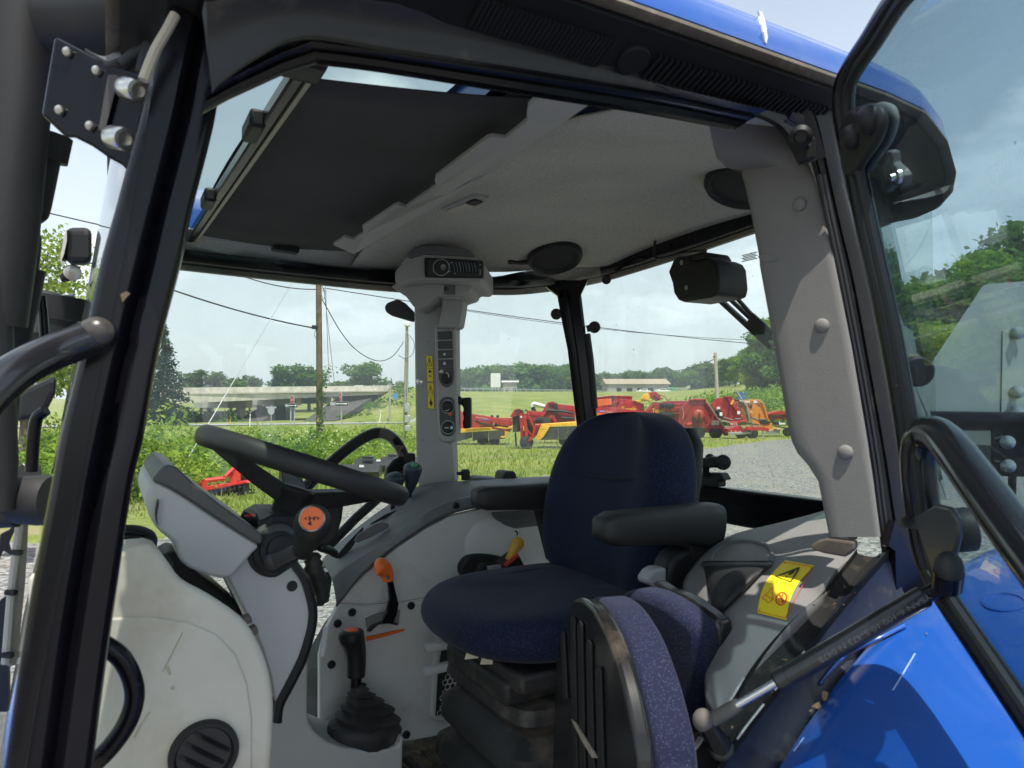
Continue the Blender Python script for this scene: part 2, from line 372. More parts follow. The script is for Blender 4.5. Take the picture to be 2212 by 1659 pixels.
rows = [[hub.lerp(p, t) for p in far_pts + [V((60, -40, .02)), V((-40, -40, .02)), far_pts[0]]] for t in (.01, .3, .6, .85, 1)]
lot.grid(rows)
tag(lot.build('gravel_lot', GRAV, smooth=180), kind='structure')

# loose stones, weeds and grass blades: masses nobody could count
def tris_mesh(name, verts, faces):
    m = bpy.data.meshes.new(name); nv, nf = len(verts), len(faces)
    m.vertices.add(nv); m.vertices.foreach_set('co', np.ascontiguousarray(verts, dtype=np.float32).ravel())
    kf = faces.shape[1]; m.loops.add(nf * kf); m.loops.foreach_set('vertex_index', np.ascontiguousarray(faces, dtype=np.int32).ravel())
    m.polygons.add(nf); m.polygons.foreach_set('loop_start', np.arange(0, nf * kf, kf, dtype=np.int32)); m.polygons.foreach_set('loop_total', np.full(nf, kf, dtype=np.int32))
    m.update(calc_edges=True); return m
def leaves(cent, size, flat=0.35, aspect=0.5, jit=0.4):
    """diamond leaf faces (two triangles folded along the mid rib) round the given centres"""
    n = len(cent); cent = np.asarray(cent, float)
    nr = rng.normal(size=(n, 3)); nr[:, 2] = np.abs(nr[:, 2]) + flat; nr /= np.linalg.norm(nr, axis=1)[:, None]
    t = rng.normal(size=(n, 3)); t -= nr * (t * nr).sum(1)[:, None]; t /= np.linalg.norm(t, axis=1)[:, None]; b = np.cross(nr, t)
    sz = (np.asarray(size) * rng.uniform(1 - jit, 1 + jit, n))[:, None]
    a0 = cent - t * sz; a1 = cent + b * sz * aspect + nr * sz * .12; a2 = cent + t * sz; a3 = cent - b * sz * aspect + nr * sz * .12
    vs = np.stack([a0, a1, a2, a3], 1).reshape(-1, 3); i = np.arange(n) * 4
    return vs, np.stack([i, i + 1, i + 2, i + 3], 1)
def in_lot(p):
    d = p.dot(_fw0); px = CX + FPX * p.dot(RT) / max(d, .1)
    for (a, b), (c, e) in zip(edge[:-1], edge[1:]):
        if a <= px <= c: return d < b + (e - b) * (px - a) / (c - a)
    return d < 10
stones = []
for _ in range(5200):
    px = random.uniform(1440, 1900); y = 942 + 150 * random.random(); d = 1533 * 1.95 / (y - HOR)
    if in_lot(gp(px, d)): stones.append((px, d))
sv, sf = [], []
oct_f = np.array([(0, 2, 4), (2, 1, 4), (1, 3, 4), (3, 0, 4), (2, 0, 5), (1, 2, 5), (3, 1, 5), (0, 3, 5)])
for i, (px, d) in enumerate(stones):
    p = gp(px, d, .015); r = random.uniform(.018, .05)
    o6 = np.array([(1, 0, 0), (-1, 0, 0), (0, 1, 0), (0, -1, 0), (0, 0, .6), (0, 0, -.5)]) * r * rng.uniform(.6, 1.3, (6, 1))
    sv.append(o6 + np.array(p)); sf.append(oct_f + i * 6)
tag(link('gravel_stones', tris_mesh('gravel_stones', np.concatenate(sv), np.concatenate(sf)), M('stone', (.24, .235, .225), .9, var=.5, vscale=9), smooth=0),
    'loose grey stones lying on the gravel lot', 'gravel', kind='stuff')
gv, gf = [], []
blades = []
while len(blades) < 16000:
    px = random.uniform(240, 1720); y = random.uniform(925, 1110); d = 2989 / (y - HOR) if random.random() < .6 else random.uniform(12, 42)
    p = gp(px, d)
    if in_lot(p) and random.random() < .985: continue
    blades.append((p, 1.0 if d > 16 else .7))
for i, (p, sc) in enumerate(blades):
    h = random.uniform(.05, .22) * sc * (2.0 if random.random() < .05 else 1); w = random.uniform(.01, .03); a = random.uniform(0, 6.28); b = random.uniform(0, 6.28); t = random.uniform(.05, .5) * h
    ca, sa = math.cos(a) * w, math.sin(a) * w
    gv += [(p.x - ca, p.y - sa, p.z), (p.x + ca, p.y + sa, p.z), (p.x + math.cos(b) * t, p.y + math.sin(b) * t, p.z + h)]; gf.append((3 * i, 3 * i + 1, 3 * i + 2))
tag(link('grass', tris_mesh('grass', np.array(gv), np.array(gf)), leafmat('grass_blade', (.14, .24, .03), (.40, .42, .11), .4, .4), smooth=0),
    'uneven green grass with dry patches growing beyond the gravel', 'grass', kind='stuff')

# ---- vegetation
LEAF = {'mid': leafmat('leaf_mid', (.045, .12, .02), (.16, .28, .05)), 'dark': leafmat('leaf_dark', (.022, .060, .022), (.075, .135, .04)),
        'bright': leafmat('leaf_bright', (.075, .165, .02), (.26, .39, .06)), 'yel': leafmat('leaf_yellow', (.12, .22, .025), (.38, .47, .08)),
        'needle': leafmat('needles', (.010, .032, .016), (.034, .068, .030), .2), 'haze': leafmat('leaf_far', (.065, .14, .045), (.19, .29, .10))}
BARK = M('bark', (.11, .085, .065), .95, var=.4, vscale=12, bump=.6, bscale=25)
def crown_points(n, lobes, shell=.55):
    out = []
    w = np.array([l[3] ** 2 for l in lobes]); w /= w.sum(); ch = rng.choice(len(lobes), n, p=w)
    u = rng.normal(size=(n, 3)); u /= np.linalg.norm(u, axis=1)[:, None]; rad = (shell + (1 - shell) * rng.random(n)) * (1 + .13 * rng.normal(size=n))
    for i in range(n):
        x, y, z, r, sz = lobes[ch[i]]; out.append((x + u[i, 0] * r * rad[i], y + u[i, 1] * r * rad[i], z + u[i, 2] * r * sz * rad[i]))
    return np.array(out)
def broad_proto(seed, n=2600, leaf=.34, tall=1.0, key='mid', nl=17):
    """a 10 m broadleaf tree: (trunk mesh, crown mesh)"""
    rs = random.Random(seed); lobes = []; tm = MB()
    tm.tube(cr([(0, 0, -.5), (.1 * rs.uniform(-1, 1), .1, 1.6), (.2 * rs.uniform(-1, 1), 0, 4.2), (.3 * rs.uniform(-1, 1), .1, 7.4 * tall)], 3), crn([.33, .27, .2, .05], 3), 8)
    for i in range(nl):
        a = i * 2.4 + rs.uniform(-.4, .4); zz = rs.uniform(.22, .95); rr = 3.3 * math.sqrt(max(.05, 1 - ((zz - .5) / .56) ** 2)) * rs.uniform(.45, 1.0); z = (1.8 + 7.4 * zz) * tall
        r = rs.uniform(.85, 1.75); c = (rr * math.cos(a), rr * math.sin(a), z); lobes.append((*c, r, .75))
        tm.tube(cr([(0, 0, max(1.2, z - 2.2)), (c[0] * .45, c[1] * .45, z - .8), c], 3), crn([.11, .07, .02], 3), 5)
    lobes.append((0, 0, 6 * tall, 2.0, 1.3))
    vs, fs = leaves(crown_points(n, lobes), leaf, .25, .62); return tm.mesh('trunk'), tris_mesh('crown', vs, fs)
def spruce_proto(seed, h=13., n=5200):
    rs = random.Random(seed); tm = MB(); tm.tube([(0, 0, -.5), (0, 0, h * .5), (0, 0, h)], [.28, .17, .02], 8); pts = []
    for i in range(int(h * 6)):
        z = .5 + (h - .6) * (i / (h * 6)); R = (h - z) * .33 * rs.uniform(.75, 1.15) + .15
        for j in range(7):
            a = rs.uniform(0, 6.28); e = (R * math.cos(a), R * math.sin(a), z - .22 * R)
            m_ = max(3, int(R * 5.2))
            for t in np.linspace(.18, 1, m_):
                pts.append((e[0] * t + rs.gauss(0, .1), e[1] * t + rs.gauss(0, .1), z + (e[2] - z) * t + rs.gauss(0, .09) - .1 * t))
    vs, fs = leaves(np.array(pts), .26, .1, .34); return tm.mesh('trunk'), tris_mesh('crown', vs, fs)
PROT = {'a': broad_proto(1), 'b': broad_proto(2, tall=.85, nl=20), 'c': broad_proto(3, 3000, .30, 1.15, nl=22), 'near': broad_proto(4, 10500, .17, 1.05, nl=26), 'near2': broad_proto(5, 10500, .17, .95, nl=24),
        'spruce': spruce_proto(6), 'locust': broad_proto(8, 9000, .12, 1.1, nl=30)}
_mats_set = {}
def tree(proto, px, d, top, label, kind='mid', name='broadleaf_tree', width=1.0, z=None, group=None, cat='tree', rot=None):
    """top = picture row of the tree top, so that its height is right at its distance"""
    L = Loc(px, d, z); H_ = CAMZ + (HOR - top) / FPX * d - L.o.z; base = 13. if proto == 'spruce' else {'a': 9.9, 'b': 8.6, 'c': 11.1, 'near': 10.3, 'near2': 9.4, 'locust': 10.8}[proto]
    t = thing(name, label, cat, L.o, random.uniform(0, 6.28) if rot is None else rot, group); sc = H_ / base; t.scale = (sc * width, sc * width, sc)
    for nm, ms, mt in (('trunk', PROT[proto][0], BARK), ('crown', PROT[proto][1], LEAF[kind])):
        key = (proto, nm, kind)
        if key not in _mats_set:
            me = ms.copy(); me.materials.append(mt); _mats_set[key] = me
            if nm == 'trunk': me.polygons.foreach_set('use_smooth', [True] * len(me.polygons))
        o = bpy.data.objects.new(nm, _mats_set[key]); col.objects.link(o); o.parent = t
    return t
tree('spruce', 352, 74, 700, 'tall dark spruce standing at the end of the overpass', 'needle', 'spruce_tree')
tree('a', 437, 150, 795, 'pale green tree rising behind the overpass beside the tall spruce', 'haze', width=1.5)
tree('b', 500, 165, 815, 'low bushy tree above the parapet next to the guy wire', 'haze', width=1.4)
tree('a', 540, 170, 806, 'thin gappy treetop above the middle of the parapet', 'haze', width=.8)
tree('spruce', 594, 160, 795, 'small dark conifer at the edge of the round treetops', 'needle', 'conifer_tree', width=.8)
tree('c', 630, 165, 783, 'round green tree above the overpass just left of the utility pole', 'mid', width=1.35)
tree('b', 668, 172, 796, 'green treetop half hidden behind the wooden utility pole', 'mid', width=1.2)
tree('c', 787, 160, 780, 'big round dark green tree above the white car', 'mid', width=1.55)
tree('b', 742, 168, 822, 'low bright tree beside the big round tree', 'mid', width=1.2)
tree('spruce', 845, 175, 818, 'tiny conifer beyond the end of the overpass', 'needle', 'conifer_tree')
for i, (px, top) in enumerate([(1000, 806), (1018, 800), (1040, 793), (1062, 786), (1085, 790), (1108, 784), (1130, 790), (1150, 786), (1172, 788), (1192, 783), (1212, 790), (1232, 792)]):
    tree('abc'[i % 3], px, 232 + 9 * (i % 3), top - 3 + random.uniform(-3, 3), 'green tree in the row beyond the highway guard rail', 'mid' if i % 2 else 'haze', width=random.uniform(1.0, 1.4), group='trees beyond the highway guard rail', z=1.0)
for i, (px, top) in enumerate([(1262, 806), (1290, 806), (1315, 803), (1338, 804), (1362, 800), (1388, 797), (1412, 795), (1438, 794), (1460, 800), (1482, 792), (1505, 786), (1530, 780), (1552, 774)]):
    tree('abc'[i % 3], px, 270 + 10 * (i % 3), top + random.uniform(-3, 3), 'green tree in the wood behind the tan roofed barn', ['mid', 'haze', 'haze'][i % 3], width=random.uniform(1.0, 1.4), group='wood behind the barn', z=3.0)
for i, (px, d, top, kd) in enumerate([(1575, 150, 772, 'mid'), (1600, 140, 765, 'bright'), (1622, 120, 752, 'mid'), (1648, 95, 728, 'bright'), (1668, 90, 705, 'mid'), (1690, 84, 680, 'bright'), (1640, 82, 790, 'yel'), (1700, 78, 690, 'mid'), (1588, 130, 790, 'bright'), (1612, 100, 800, 'yel'), (1560, 160, 790, 'mid'), (1630, 100, 770, 'mid'), (1665, 80, 760, 'bright')]):
    tree(['near', 'near2'][i % 2], px, d, top, 'leafy green tree on the bank above the orange cutter', kd, width=random.uniform(1.0, 1.25), group='trees on the bank by the cutters')
for i, (px, d, top, kd, pr, w) in enumerate([(1975, 46, 600, 'bright', 'near', 1.2), (2040, 42, 575, 'mid', 'near2', 1.2), (2110, 44, 545, 'bright', 'near', 1.2), (2180, 50, 490, 'mid', 'near2', 1.1), (2262, 46, 515, 'bright', 'near', 1.2), (2345, 44, 520, 'mid', 'near2', 1.2), (1930, 52, 640, 'mid', 'near', 1.1), (2010, 38, 690, 'bright', 'near2', 1.2), (2110, 36, 680, 'bright', 'near', 1.2), (2220, 36, 690, 'mid', 'near2', 1.2), (1900, 60, 700, 'bright', 'near2', 1.1)]):
    tree(pr, px, d, top, 'dense leafy tree seen through the open door glass', kd, width=w, z=0, group='trees seen through the open door')
tree('spruce', 2195, 52, 475, 'dark pointed treetop above the leafy trees behind the door glass', 'needle', 'conifer_tree', z=0)
tree('locust', 55, 24, 470, 'feathery bright green tree beside the exhaust pipe', 'yel', 'locust_tree', width=.85, z=0)
tree('locust', -60, 26, 520, 'feathery green tree behind the exhaust pipe', 'bright', 'locust_tree', z=0)

def bush_points(cx, cy, r, h, n):
    u = rng.normal(size=(n, 3)); u /= np.linalg.norm(u, axis=1)[:, None]; u[:, 2] = np.abs(u[:, 2]); q = (.45 + .6 * rng.random(n))[:, None]
    return u * q * np.array([r, r, h]) + np.array([cx, cy, 0])
def mass(name, label, cat, spots, mat, leaf, dens, aspect=.5):
    P = []
    for px, d, r, h in spots:
        p = gp(px, d); q = bush_points(p.x, p.y, r, h, int(dens * r * h)); q[:, 2] += p.z; P.append(q)
    vs, fs = leaves(np.concatenate(P), leaf, .3, aspect)
    return tag(link(name, tris_mesh(name, vs, fs), mat, smooth=0), label, cat, kind='stuff')
spots = []
for _ in range(230):
    px = random.uniform(60, 885); base = 30 if px < 560 else 34
    d = random.uniform(16.5 if px < 560 else 22, base); h = random.uniform(.6, 1.05) * (1.3 if px < 400 else 1); spots.append((px, d, random.uniform(.4, 1.2), h * random.choice((.55, .75, .9, 1, 1.3))))
spots += [(px, random.uniform(14.5, 17), random.uniform(.5, .9), random.uniform(.9, 2.1)) for px in np.linspace(120, 380, 20)]
mass('weeds', 'tall tangled green weeds and sumac along the field edge', 'weeds', spots[::2], LEAF['bright'], .085, 260, .42)
mass('undergrowth', 'leafy yellow green brush growing around the utility poles', 'brush', spots[1::2], LEAF['yel'], .075, 260, .42)
mass('wildflowers', 'brush with white blossom along the field edge', 'brush', [(random.uniform(600, 840), random.uniform(24, 29), .9, random.uniform(1.0, 1.35)) for _ in range(16)], M('blossom', (.62, .66, .40), .9), .03, 50, .8)
mass('bank_brush', 'bushy green brush on the bank behind the red cutters', 'brush', [(random.uniform(1490, 1760), random.uniform(58, 76), random.uniform(1.5, 3.2), random.uniform(1.2, 2.6)) for _ in range(60)] + [(random.uniform(1420, 1490), random.uniform(52, 58), 1.6, 2.0) for _ in range(6)], LEAF['bright'], .16, 95, .5)
mass('edge_brush', 'dense green brush below the trees behind the open door', 'brush', [(random.uniform(1880, 2380), random.uniform(33, 44), random.uniform(1.5, 2.6), random.uniform(2.0, 5.0)) for _ in range(70)], LEAF['bright'], .14, 120, .5)
mass('underpass_brush', 'rough green growth around the overpass columns', 'brush', [(random.uniform(330, 520), random.uniform(92, 120), random.uniform(1.5, 3), random.uniform(.6, 1.6)) for _ in range(40)] + [(random.uniform(690, 880), random.uniform(96, 128), random.uniform(1.5, 2.5), random.uniform(.5, .9)) for _ in range(26)], LEAF['mid'], .26, 40, .5)
mass('roadside_weeds', 'thin brown and green weed stalks before the road', 'weeds', [(random.uniform(330, 1000), random.uniform(40, 66), random.uniform(.8, 2), random.uniform(.2, .6)) for _ in range(90)], LEAF['yel'], .11, 120, .3)
mass('hedge_bush', 'round bush in front of the mown bank', 'bush', [(1436, 54, 2.4, 2.4), (1452, 55, 2.2, 2.3), (1470, 56, 2.0, 1.8)], LEAF['bright'], .15, 140, .5)

# ---- road below the overpass
ASPH = M('road_surface', (.30, .30, .29), .9, var=.25, vscale=2, bump=.4, bscale=20)
rd = MB(); A, B = [], []
for px, d in [(-700, 56), (-100, 64), (340, 71.5), (600, 76), (845, 84), (900, 87)]:
    A.append(gp(px, d)); B.append(gp(px, d + 7))
A, B = cr(A, 6), cr(B, 6)
for p in A + B: p.z = hgt(p.dot(RT), p.dot(_fw0)) + .07
rd.grid([A, B]); tag(rd.build('road', ASPH, smooth=180), kind='structure')

# ---- overpass
CONC = M('concrete', (.58, .54, .46), .9, var=.25, vscale=.9, bump=.5, bscale=9, dirt=((.22, .205, .175), .30, 1.3))
CONC2 = M('concrete_smooth', (.54, .51, .45), .9, var=.2, vscale=1.5, bump=.3, bscale=9)
La = Loc(620, 104, 0.0); ov = far('overpass', 'grey concrete highway overpass with stained parapet and square columns', 'overpass', La)
def brp(px, py, d): r = ray((px, py)); t = d / r.dot(_fw0); q = EYE + r * t; return V((q.dot(RT) - La.s, d - La.d, q.z))
def brd(px): return 86 + (px - 345) / 500 * 37            # distance of the near deck edge along its length
pts_t = [(330, 838.5), (400, 838), (620, 835.5), (845, 833), (868, 834)]
acr = (brp(868, 834, brd(868)) - brp(330, 838.5, brd(330))); acr.z = 0; nrm = V((-acr.y, acr.x, 0)).normalized()
def deckpoly(t, b): return [brp(px, t(px), brd(px)) for px in (300, 868)] + [brp(px, b(px), brd(px)) for px in (868, 300)]
tl = lambda px: 838.7 - (px - 345) * .0105
mid_l = lambda px: 849.8 - (px - 400) * .0145 + 0
bot_l = lambda px: 870.8 - (px - 402) * .0445
n_pan = 12
for i in range(n_pan):
    a, b = 300 + (868 - 300) * i / n_pan, 300 + (868 - 300) * (i + 1) / n_pan
    q = [brp(a, tl(a), brd(a)), brp(b - .8, tl(b), brd(b)), brp(b - .8, mid_l(b), brd(b)), brp(a, mid_l(a), brd(a))]
    MB().prism(q, nrm * .35).build('parapet_panel', CONC, ov, 0, bevel=.02)
cap_ = MB(); cap_.prism([brp(300, tl(300) - 1.0, brd(300)) - nrm * .05, brp(868, tl(868) - .8, brd(868)) - nrm * .05, brp(868, tl(868), brd(868)) - nrm * .05, brp(300, tl(300), brd(300)) - nrm * .05], nrm * .5); cap_.build('parapet_coping', CONC2, ov, 0)
dk = MB(); dk.prism([brp(300, mid_l(300), brd(300)) - nrm * .1, brp(868, mid_l(868), brd(868)) - nrm * .1, brp(868, mid_l(868) + 2.2, brd(868)) - nrm * .1, brp(300, mid_l(300) + 2.6, brd(300)) - nrm * .1], nrm * 11); dk.build('deck', CONC2, ov, 0)
for gi in range(4):
    off = nrm * (-.16 + gi * 3.3)
    MB().prism([brp(300, mid_l(300) + 2.4, brd(300)) + off, brp(835, mid_l(835) + 2, brd(835)) + off, brp(835, bot_l(835), brd(835)) + off, brp(300, bot_l(300), brd(300)) + off], nrm * .7).build('girder', CONC, ov, 0)
MB().prism([brp(300, tl(300), brd(300)) + nrm * 10.6, brp(868, tl(868), brd(868)) + nrm * 10.6, brp(868, mid_l(868), brd(868)) + nrm * 10.6, brp(300, mid_l(300), brd(300)) + nrm * 10.6], nrm * .35).build('parapet', CONC, ov, 0)
for px in (543, 647, 712):
    c0 = brp(px, 0, brd(px)); zt = brp(px, bot_l(px), brd(px)).z; al = acr.normalized()
    MB().box(V((c0.x, c0.y, zt - .55)) + nrm * 5.2, (1.1, 11.6, 1.1), al, nrm).build('pier_cap', CONC2, ov, 0, bevel=.03)
    for o_ in (1.2, 8.6) if px != 712 else (9.0,):
        MB().box(V((c0.x, c0.y, (zt - 1.1 - 1.5) / 2)) + nrm * o_, (.95, .95, zt - 1.1 + 1.5), al, nrm).build('pier_column', CONC2, ov, 0, bevel=.04)
SHADED_STONE = M('shaded_slope_paving', (.075, .07, .066), .95, var=.3, vscale=3, bump=.8, bscale=6)  # dark stone, with the deck's shade put into its colour
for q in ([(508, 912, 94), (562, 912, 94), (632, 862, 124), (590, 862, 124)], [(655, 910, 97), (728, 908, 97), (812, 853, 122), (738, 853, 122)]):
    w = MB(); P = [brp(*a) for a in q]; w.prism(P, (0, .3, -2.5)); w.build('shaded_slope_paving', SHADED_STONE, ov, 0)
ab = MB(); ab.prism([brp(829, 851, brd(829)) + nrm * .2, brp(872, 848, brd(872)) + nrm * .2, brp(872, 868, brd(872)) + nrm * .2, brp(829, 868, brd(829)) + nrm * .2], nrm * 10.4); ab.build('abutment', CONC2, ov, 0)
MB().box(brp(333, 836, brd(333)) + nrm * .5, (.15, .15, 1.6)).build('deck_post', CONC2, ov, 0)

# ---- guard rail on the highway
STEEL = M('galvanised_steel', (.42, .44, .45), .45, .6, var=.2)
Lg = Loc(1110, 180, None); gr = far('guard_rail', 'long galvanised guard rail along the top of the mown bank', 'guard rail', Lg)
def rail_at(px):
    d = 168 + (px - 985) / 300 * 24; s = (px - CX) / FPX * d; return V((s - Lg.s, d - Lg.d, hgt(s, d) - Lg.o.z))
for i in range(26):
    p = rail_at(950 + i * 13.4); MB().box(p + V((0, .12, .35)), (.22, .15, 1.1)).build('post', STEEL, gr, 0)
rl = MB(); P = [rail_at(940 + i * 20) for i in range(19)]
for dz in (.50, .72):
    rl.loft([[p + V((0, 0, dz)), p + V((0, -.08, dz + .05)), p + V((0, 0, dz + .11)), p + V((0, .03, dz + .05))] for p in P])
rl.build('rail', STEEL, gr, 0)
# ================================================================ POLES, SIGNS, BUILDINGS, PARKED IMPLEMENTS
WOOD = M('weathered_wood', (.17, .115, .075), .95, var=.45, vscale=5, bump=.8, bscale=14)
WOODG = M('grey_wood', (.36, .33, .28), .95, var=.3, vscale=5, bump=.6, bscale=14)
BLK = M('black_paint', (.012, .012, .014), .45); CABLE = M('cable', (.025, .027, .03), .6); GALV = M('dull_zinc', (.45, .47, .48), .5, .4, var=.2)
WHITE = M('white_paint', (.78, .78, .76), .5); RED_S = M('sign_red', (.55, .012, .02), .4); GREYB = M('sign_back', (.40, .42, .43), .5, .3)
def wire(name, pts, r, label, cat='cable', parent=None, group=None, mat=None):
    o = MB().tube(pts, r, 6).build(name, mat or CABLE, parent, 180)
    if parent is None: tag(o, label, cat, group)
    return o
def sag(a, b, drop, n=14): return [a.lerp(b, i / n) - V((0, 0, drop * 4 * (i / n) * (1 - i / n))) for i in range(n + 1)]
# utility pole
Lp = Loc(692, 32, 0); up = far('utility_pole', 'brown wooden utility pole with ivy climbing its lower half', 'utility pole', Lp)
MB().tube([(0, 0, -.5), (-.06, 0, 4), (-.18, 0, 11)], [.155, .14, .115], 14).build('shaft', WOOD, up)
ivy = np.array([(rng.normal(.08 if z < 3.6 else .3, .12 + (.22 if 2.9 < z < 3.8 else 0)), rng.normal(-.1, .15), z) for z in rng.uniform(0, 3.9, 420)])
vs, fs = leaves(ivy, .055, .1, .8); o = link('ivy', tris_mesh('ivy', vs, fs), LEAF['mid'], up, 0); o['kind'] = 'stuff'
bx = MB().box((-.24, -.08, 5.55), (.26, .2, .17)); bx.build('splice_box', BLK, up, bevel=.02)
MB().tube(cr([(-.2, -.1, 5.45), (-.26, -.12, 5.2), (-.15, -.12, 5.05), (-.08, -.12, 5.35)], 5), .012, 6).build('cable_loop', CABLE, up)
for z in (7.2, 7.3): MB().box((.18, -.12, z), (.2, .05, .05)).build('insulator', GREYB, up, bevel=.01)
MB().tube(cr([(.03, -.14, 7.5), (.2, -.16, 7.1), (.16, -.16, 6.8), (.05, -.15, 7.0)], 5), .012, 6).build('cable_loop', CABLE, up)
MB().lathe((-.05, 0, 1.3), (0, 0, 1), [(.16, 0), (.165, .03), (.165, .12), (.16, .15)], 14).build('marker_band', M('marker_yellow', (.6, .42, .05), .6), up)
# light pole
Ll = Loc(874, 42, 0); lp = far('light_pole', 'slim grey wooden pole with meter boxes and a white lamp on top', 'light pole', Ll)
TOPZ = Ll((879, 706)).z
MB().tube([(0, 0, -.4), (.05, 0, 3), (.12, 0, TOPZ)], [.10, .095, .085], 12).build('shaft', WOODG, lp)
MB().box((.15, -.05, TOPZ + .14), (.32, .3, .26)).build('lamp', WHITE, lp, bevel=.05)
MB().tube([(.16, -.12, .6), (.24, -.12, TOPZ - .6)], .035, 8).build('conduit', GALV, lp)
for z, h in ((1.25, .42), (1.9, .5), (.7, .34)): MB().box((.2, -.2, z), (.3, .18, h)).build('meter_box', GALV, lp, bevel=.02)
MB().tube(cr([(.15, -.1, TOPZ - .4), (.55, -.15, TOPZ - .9), (.5, -.15, TOPZ - 1.6), (.05, -.12, TOPZ - 1.9), (-.35, -.12, TOPZ - 1.7)], 6), .018, 6).build('cable_loop', CABLE, lp)
MB().box((-.62, .4, 2.6), (.3, .04, .35)).build('notice', M('notice_blue', (.08, .28, .5), .5), lp)
# tall bare pole by the cutters, and a short stake at the bank
Lb = Loc(1553, 50, 0); bp = far('wooden_pole', 'bare pale wooden pole behind the red folded cutter', 'pole', Lb)
tp = Lb((1545, 762)); MB().tube([(0, 0, -.4), (tp.x, 0, tp.z)], [.15, .11], 12).build('shaft', M('pale_wood', (.52, .47, .38), .9, var=.25, vscale=6), bp)
MB().box((tp.x - .05, 0, tp.z - .3), (.18, .16, .1)).build('clamp', BLK, bp)
L2 = Loc(841, 92, None); wp = far('wooden_post', 'thin grey post on the grassy overpass bank', 'post', L2)
q = L2((844, 828)); MB().tube([(0, 0, -.5), (q.x, 0, q.z)], [.13, .11], 8).build('shaft', WOODG, wp)
# wires
def far_pt(p, d): r = ray(p); return EYE + r * (d / r.dot(_fw0))
wire('power_cable', sag(far_pt((675, 708), 32), far_pt((375, 627), 27), .12), .03, 'black cable running from the utility pole to the front pillar')
wire('power_cable', sag(far_pt((683, 625), 32), far_pt((440, 560), 26), .3), .022, 'upper cable dipping from the pole top to the cab roof')
wire('power_cable', cr([far_pt(p, 32 + i * 1.25) for i, p in enumerate([(690, 637), (710, 672), (735, 715), (765, 752), (800, 775), (828, 779), (852, 766), (872, 738)])], 5), .022, 'slack cable sagging between the two poles')
wire('guy_wire', [far_pt((635, 604), 32), far_pt((400, 1000), 16)], .013, 'thin pale guy wire slanting across the overpass', 'wire', mat=GALV)
for (a, b), tx in ((((700, 625), (722, 825)), 'pair of thin stay wires right of the utility pole, inner one'), (((703, 615), (711, 830)), 'pair of thin stay wires right of the utility pole, outer one')):
    wire('stay_wire', [far_pt(a, 32), far_pt(b, 38)], .012, tx, 'wire')
wire('power_line', sag(far_pt((700, 622), 32), far_pt((2300, 760), 60), 1.2), .02, 'upper thin power line crossing the rear window', 'power line')
wire('power_line', sag(far_pt((985, 668), 60), far_pt((1900, 735), 75), 1.0), .022, 'lower thin power line crossing the rear window', 'power line')
wire('power_line', sag(far_pt((1543, 776), 50), far_pt((1440, 800), 90), .3), .03, 'short cable running from the bare pole to the wood', 'power line')
wire('power_line', sag(far_pt((-200, 380), 30), far_pt((640, 565), 34), .3), .03, 'black cable above the work light beside the exhaust', 'power line')
wire('power_line', sag(far_pt((-200, 490), 30), far_pt((330, 585), 30), .2), .03, 'lower black cable behind the work light', 'power line')

# stop and one-way signs
def octagon(r): return [(r * math.cos(math.pi / 8 + i * math.pi / 4), r * math.sin(math.pi / 8 + i * math.pi / 4)) for i in range(8)]
def stop_sign(px, base, zc_px, ow_px, ow_w, turn, label, two_posts):
    d = 1533 * 1.95 / (base - HOR); L = Loc(px, d, 0); t = far('stop_sign', label, 'road sign', L)
    zc = L((px, zc_px)).z; X = V((math.cos(turn), math.sin(turn), 0)); Z = V((0, 0, 1)); n = X.cross(Z)
    for dx in ((-.18, .22) if two_posts else (0.06,)): MB().box((dx, .12, (zc - .4) / 2), (.11, .1, zc - .3)).build('post', GREYB, t)
    c = V((0, -.02, zc))
    MB().prism([c + X * a + Z * b for a, b in octagon(.49)], -n * .012).build('border', WHITE, t, 0)
    MB().prism([c + n * .004 + X * a + Z * b for a, b in octagon(.45)], n * .006).build('face', RED_S, t, 0)
    put_text('lettering', 'STOP', .30, c + n * .014, X, Z, WHITE, t, .95)
    zo = L((px, ow_px)).z; w = ow_w
    b = sub_thing('one_way_sign', t); o = V((.12, -.1, zo))
    MB().box(o + V((0, .02, 0)), (w, .012, .44)).build('plate', WHITE, b, 0)
    MB().box(o + V((0, .01, 0)), (w - .03, .012, .42)).build('face', BLK, b, 0)
    h = w / 2 - .08
    MB().prism([o + V((x, -.002, z)) for x, z in [(-h, -.045), (h - .2, -.045), (h - .2, -.10), (h, 0), (h - .2, .10), (h - .2, .045), (-h, .045)]], (0, .006, 0)).build('arrow', WHITE, b, 0)
    put_text('lettering', 'ONE WAY', .085, o + V((-.06, -.004, 0)), (1, 0, 0), (0, 0, 1), BLK, b, 1.15)
    MB().box(o + V((-w * .62, .1, .0)), (w * .5, .012, .3)).build('rear_plate', GREYB, b, 0)
stop_sign(631.5, 917, 864, 876, 1.05, -.78, 'red stop sign above a one way arrow, left of the utility pole', True)
stop_sign(736, 921.5, 858, 872, 1.35, -1.05, 'narrow turned stop sign above a one way arrow, right of the utility pole', False)
Lr = Loc(586, 84, 0); rt = far('route_sign', 'grey back of a shield route sign before the dark slope', 'road sign', Lr)
MB().box((0, .05, 1.05), (.08, .06, 2.3)).build('post', GREYB, rt)
MB().box((0, 0, Lr((586, 880)).z), (1.25, .02, .2)).build('name_plate', GREYB, rt); zz = Lr((586, 889)).z
MB().prism([(a * .42, 0, zz + b * .42) for a, b in [(-1, .9), (1, .9), (.95, 0), (.6, -.7), (0, -1), (-.6, -.7), (-.95, 0)]], (0, .015, 0)).build('shield', GREYB, rt, 0)
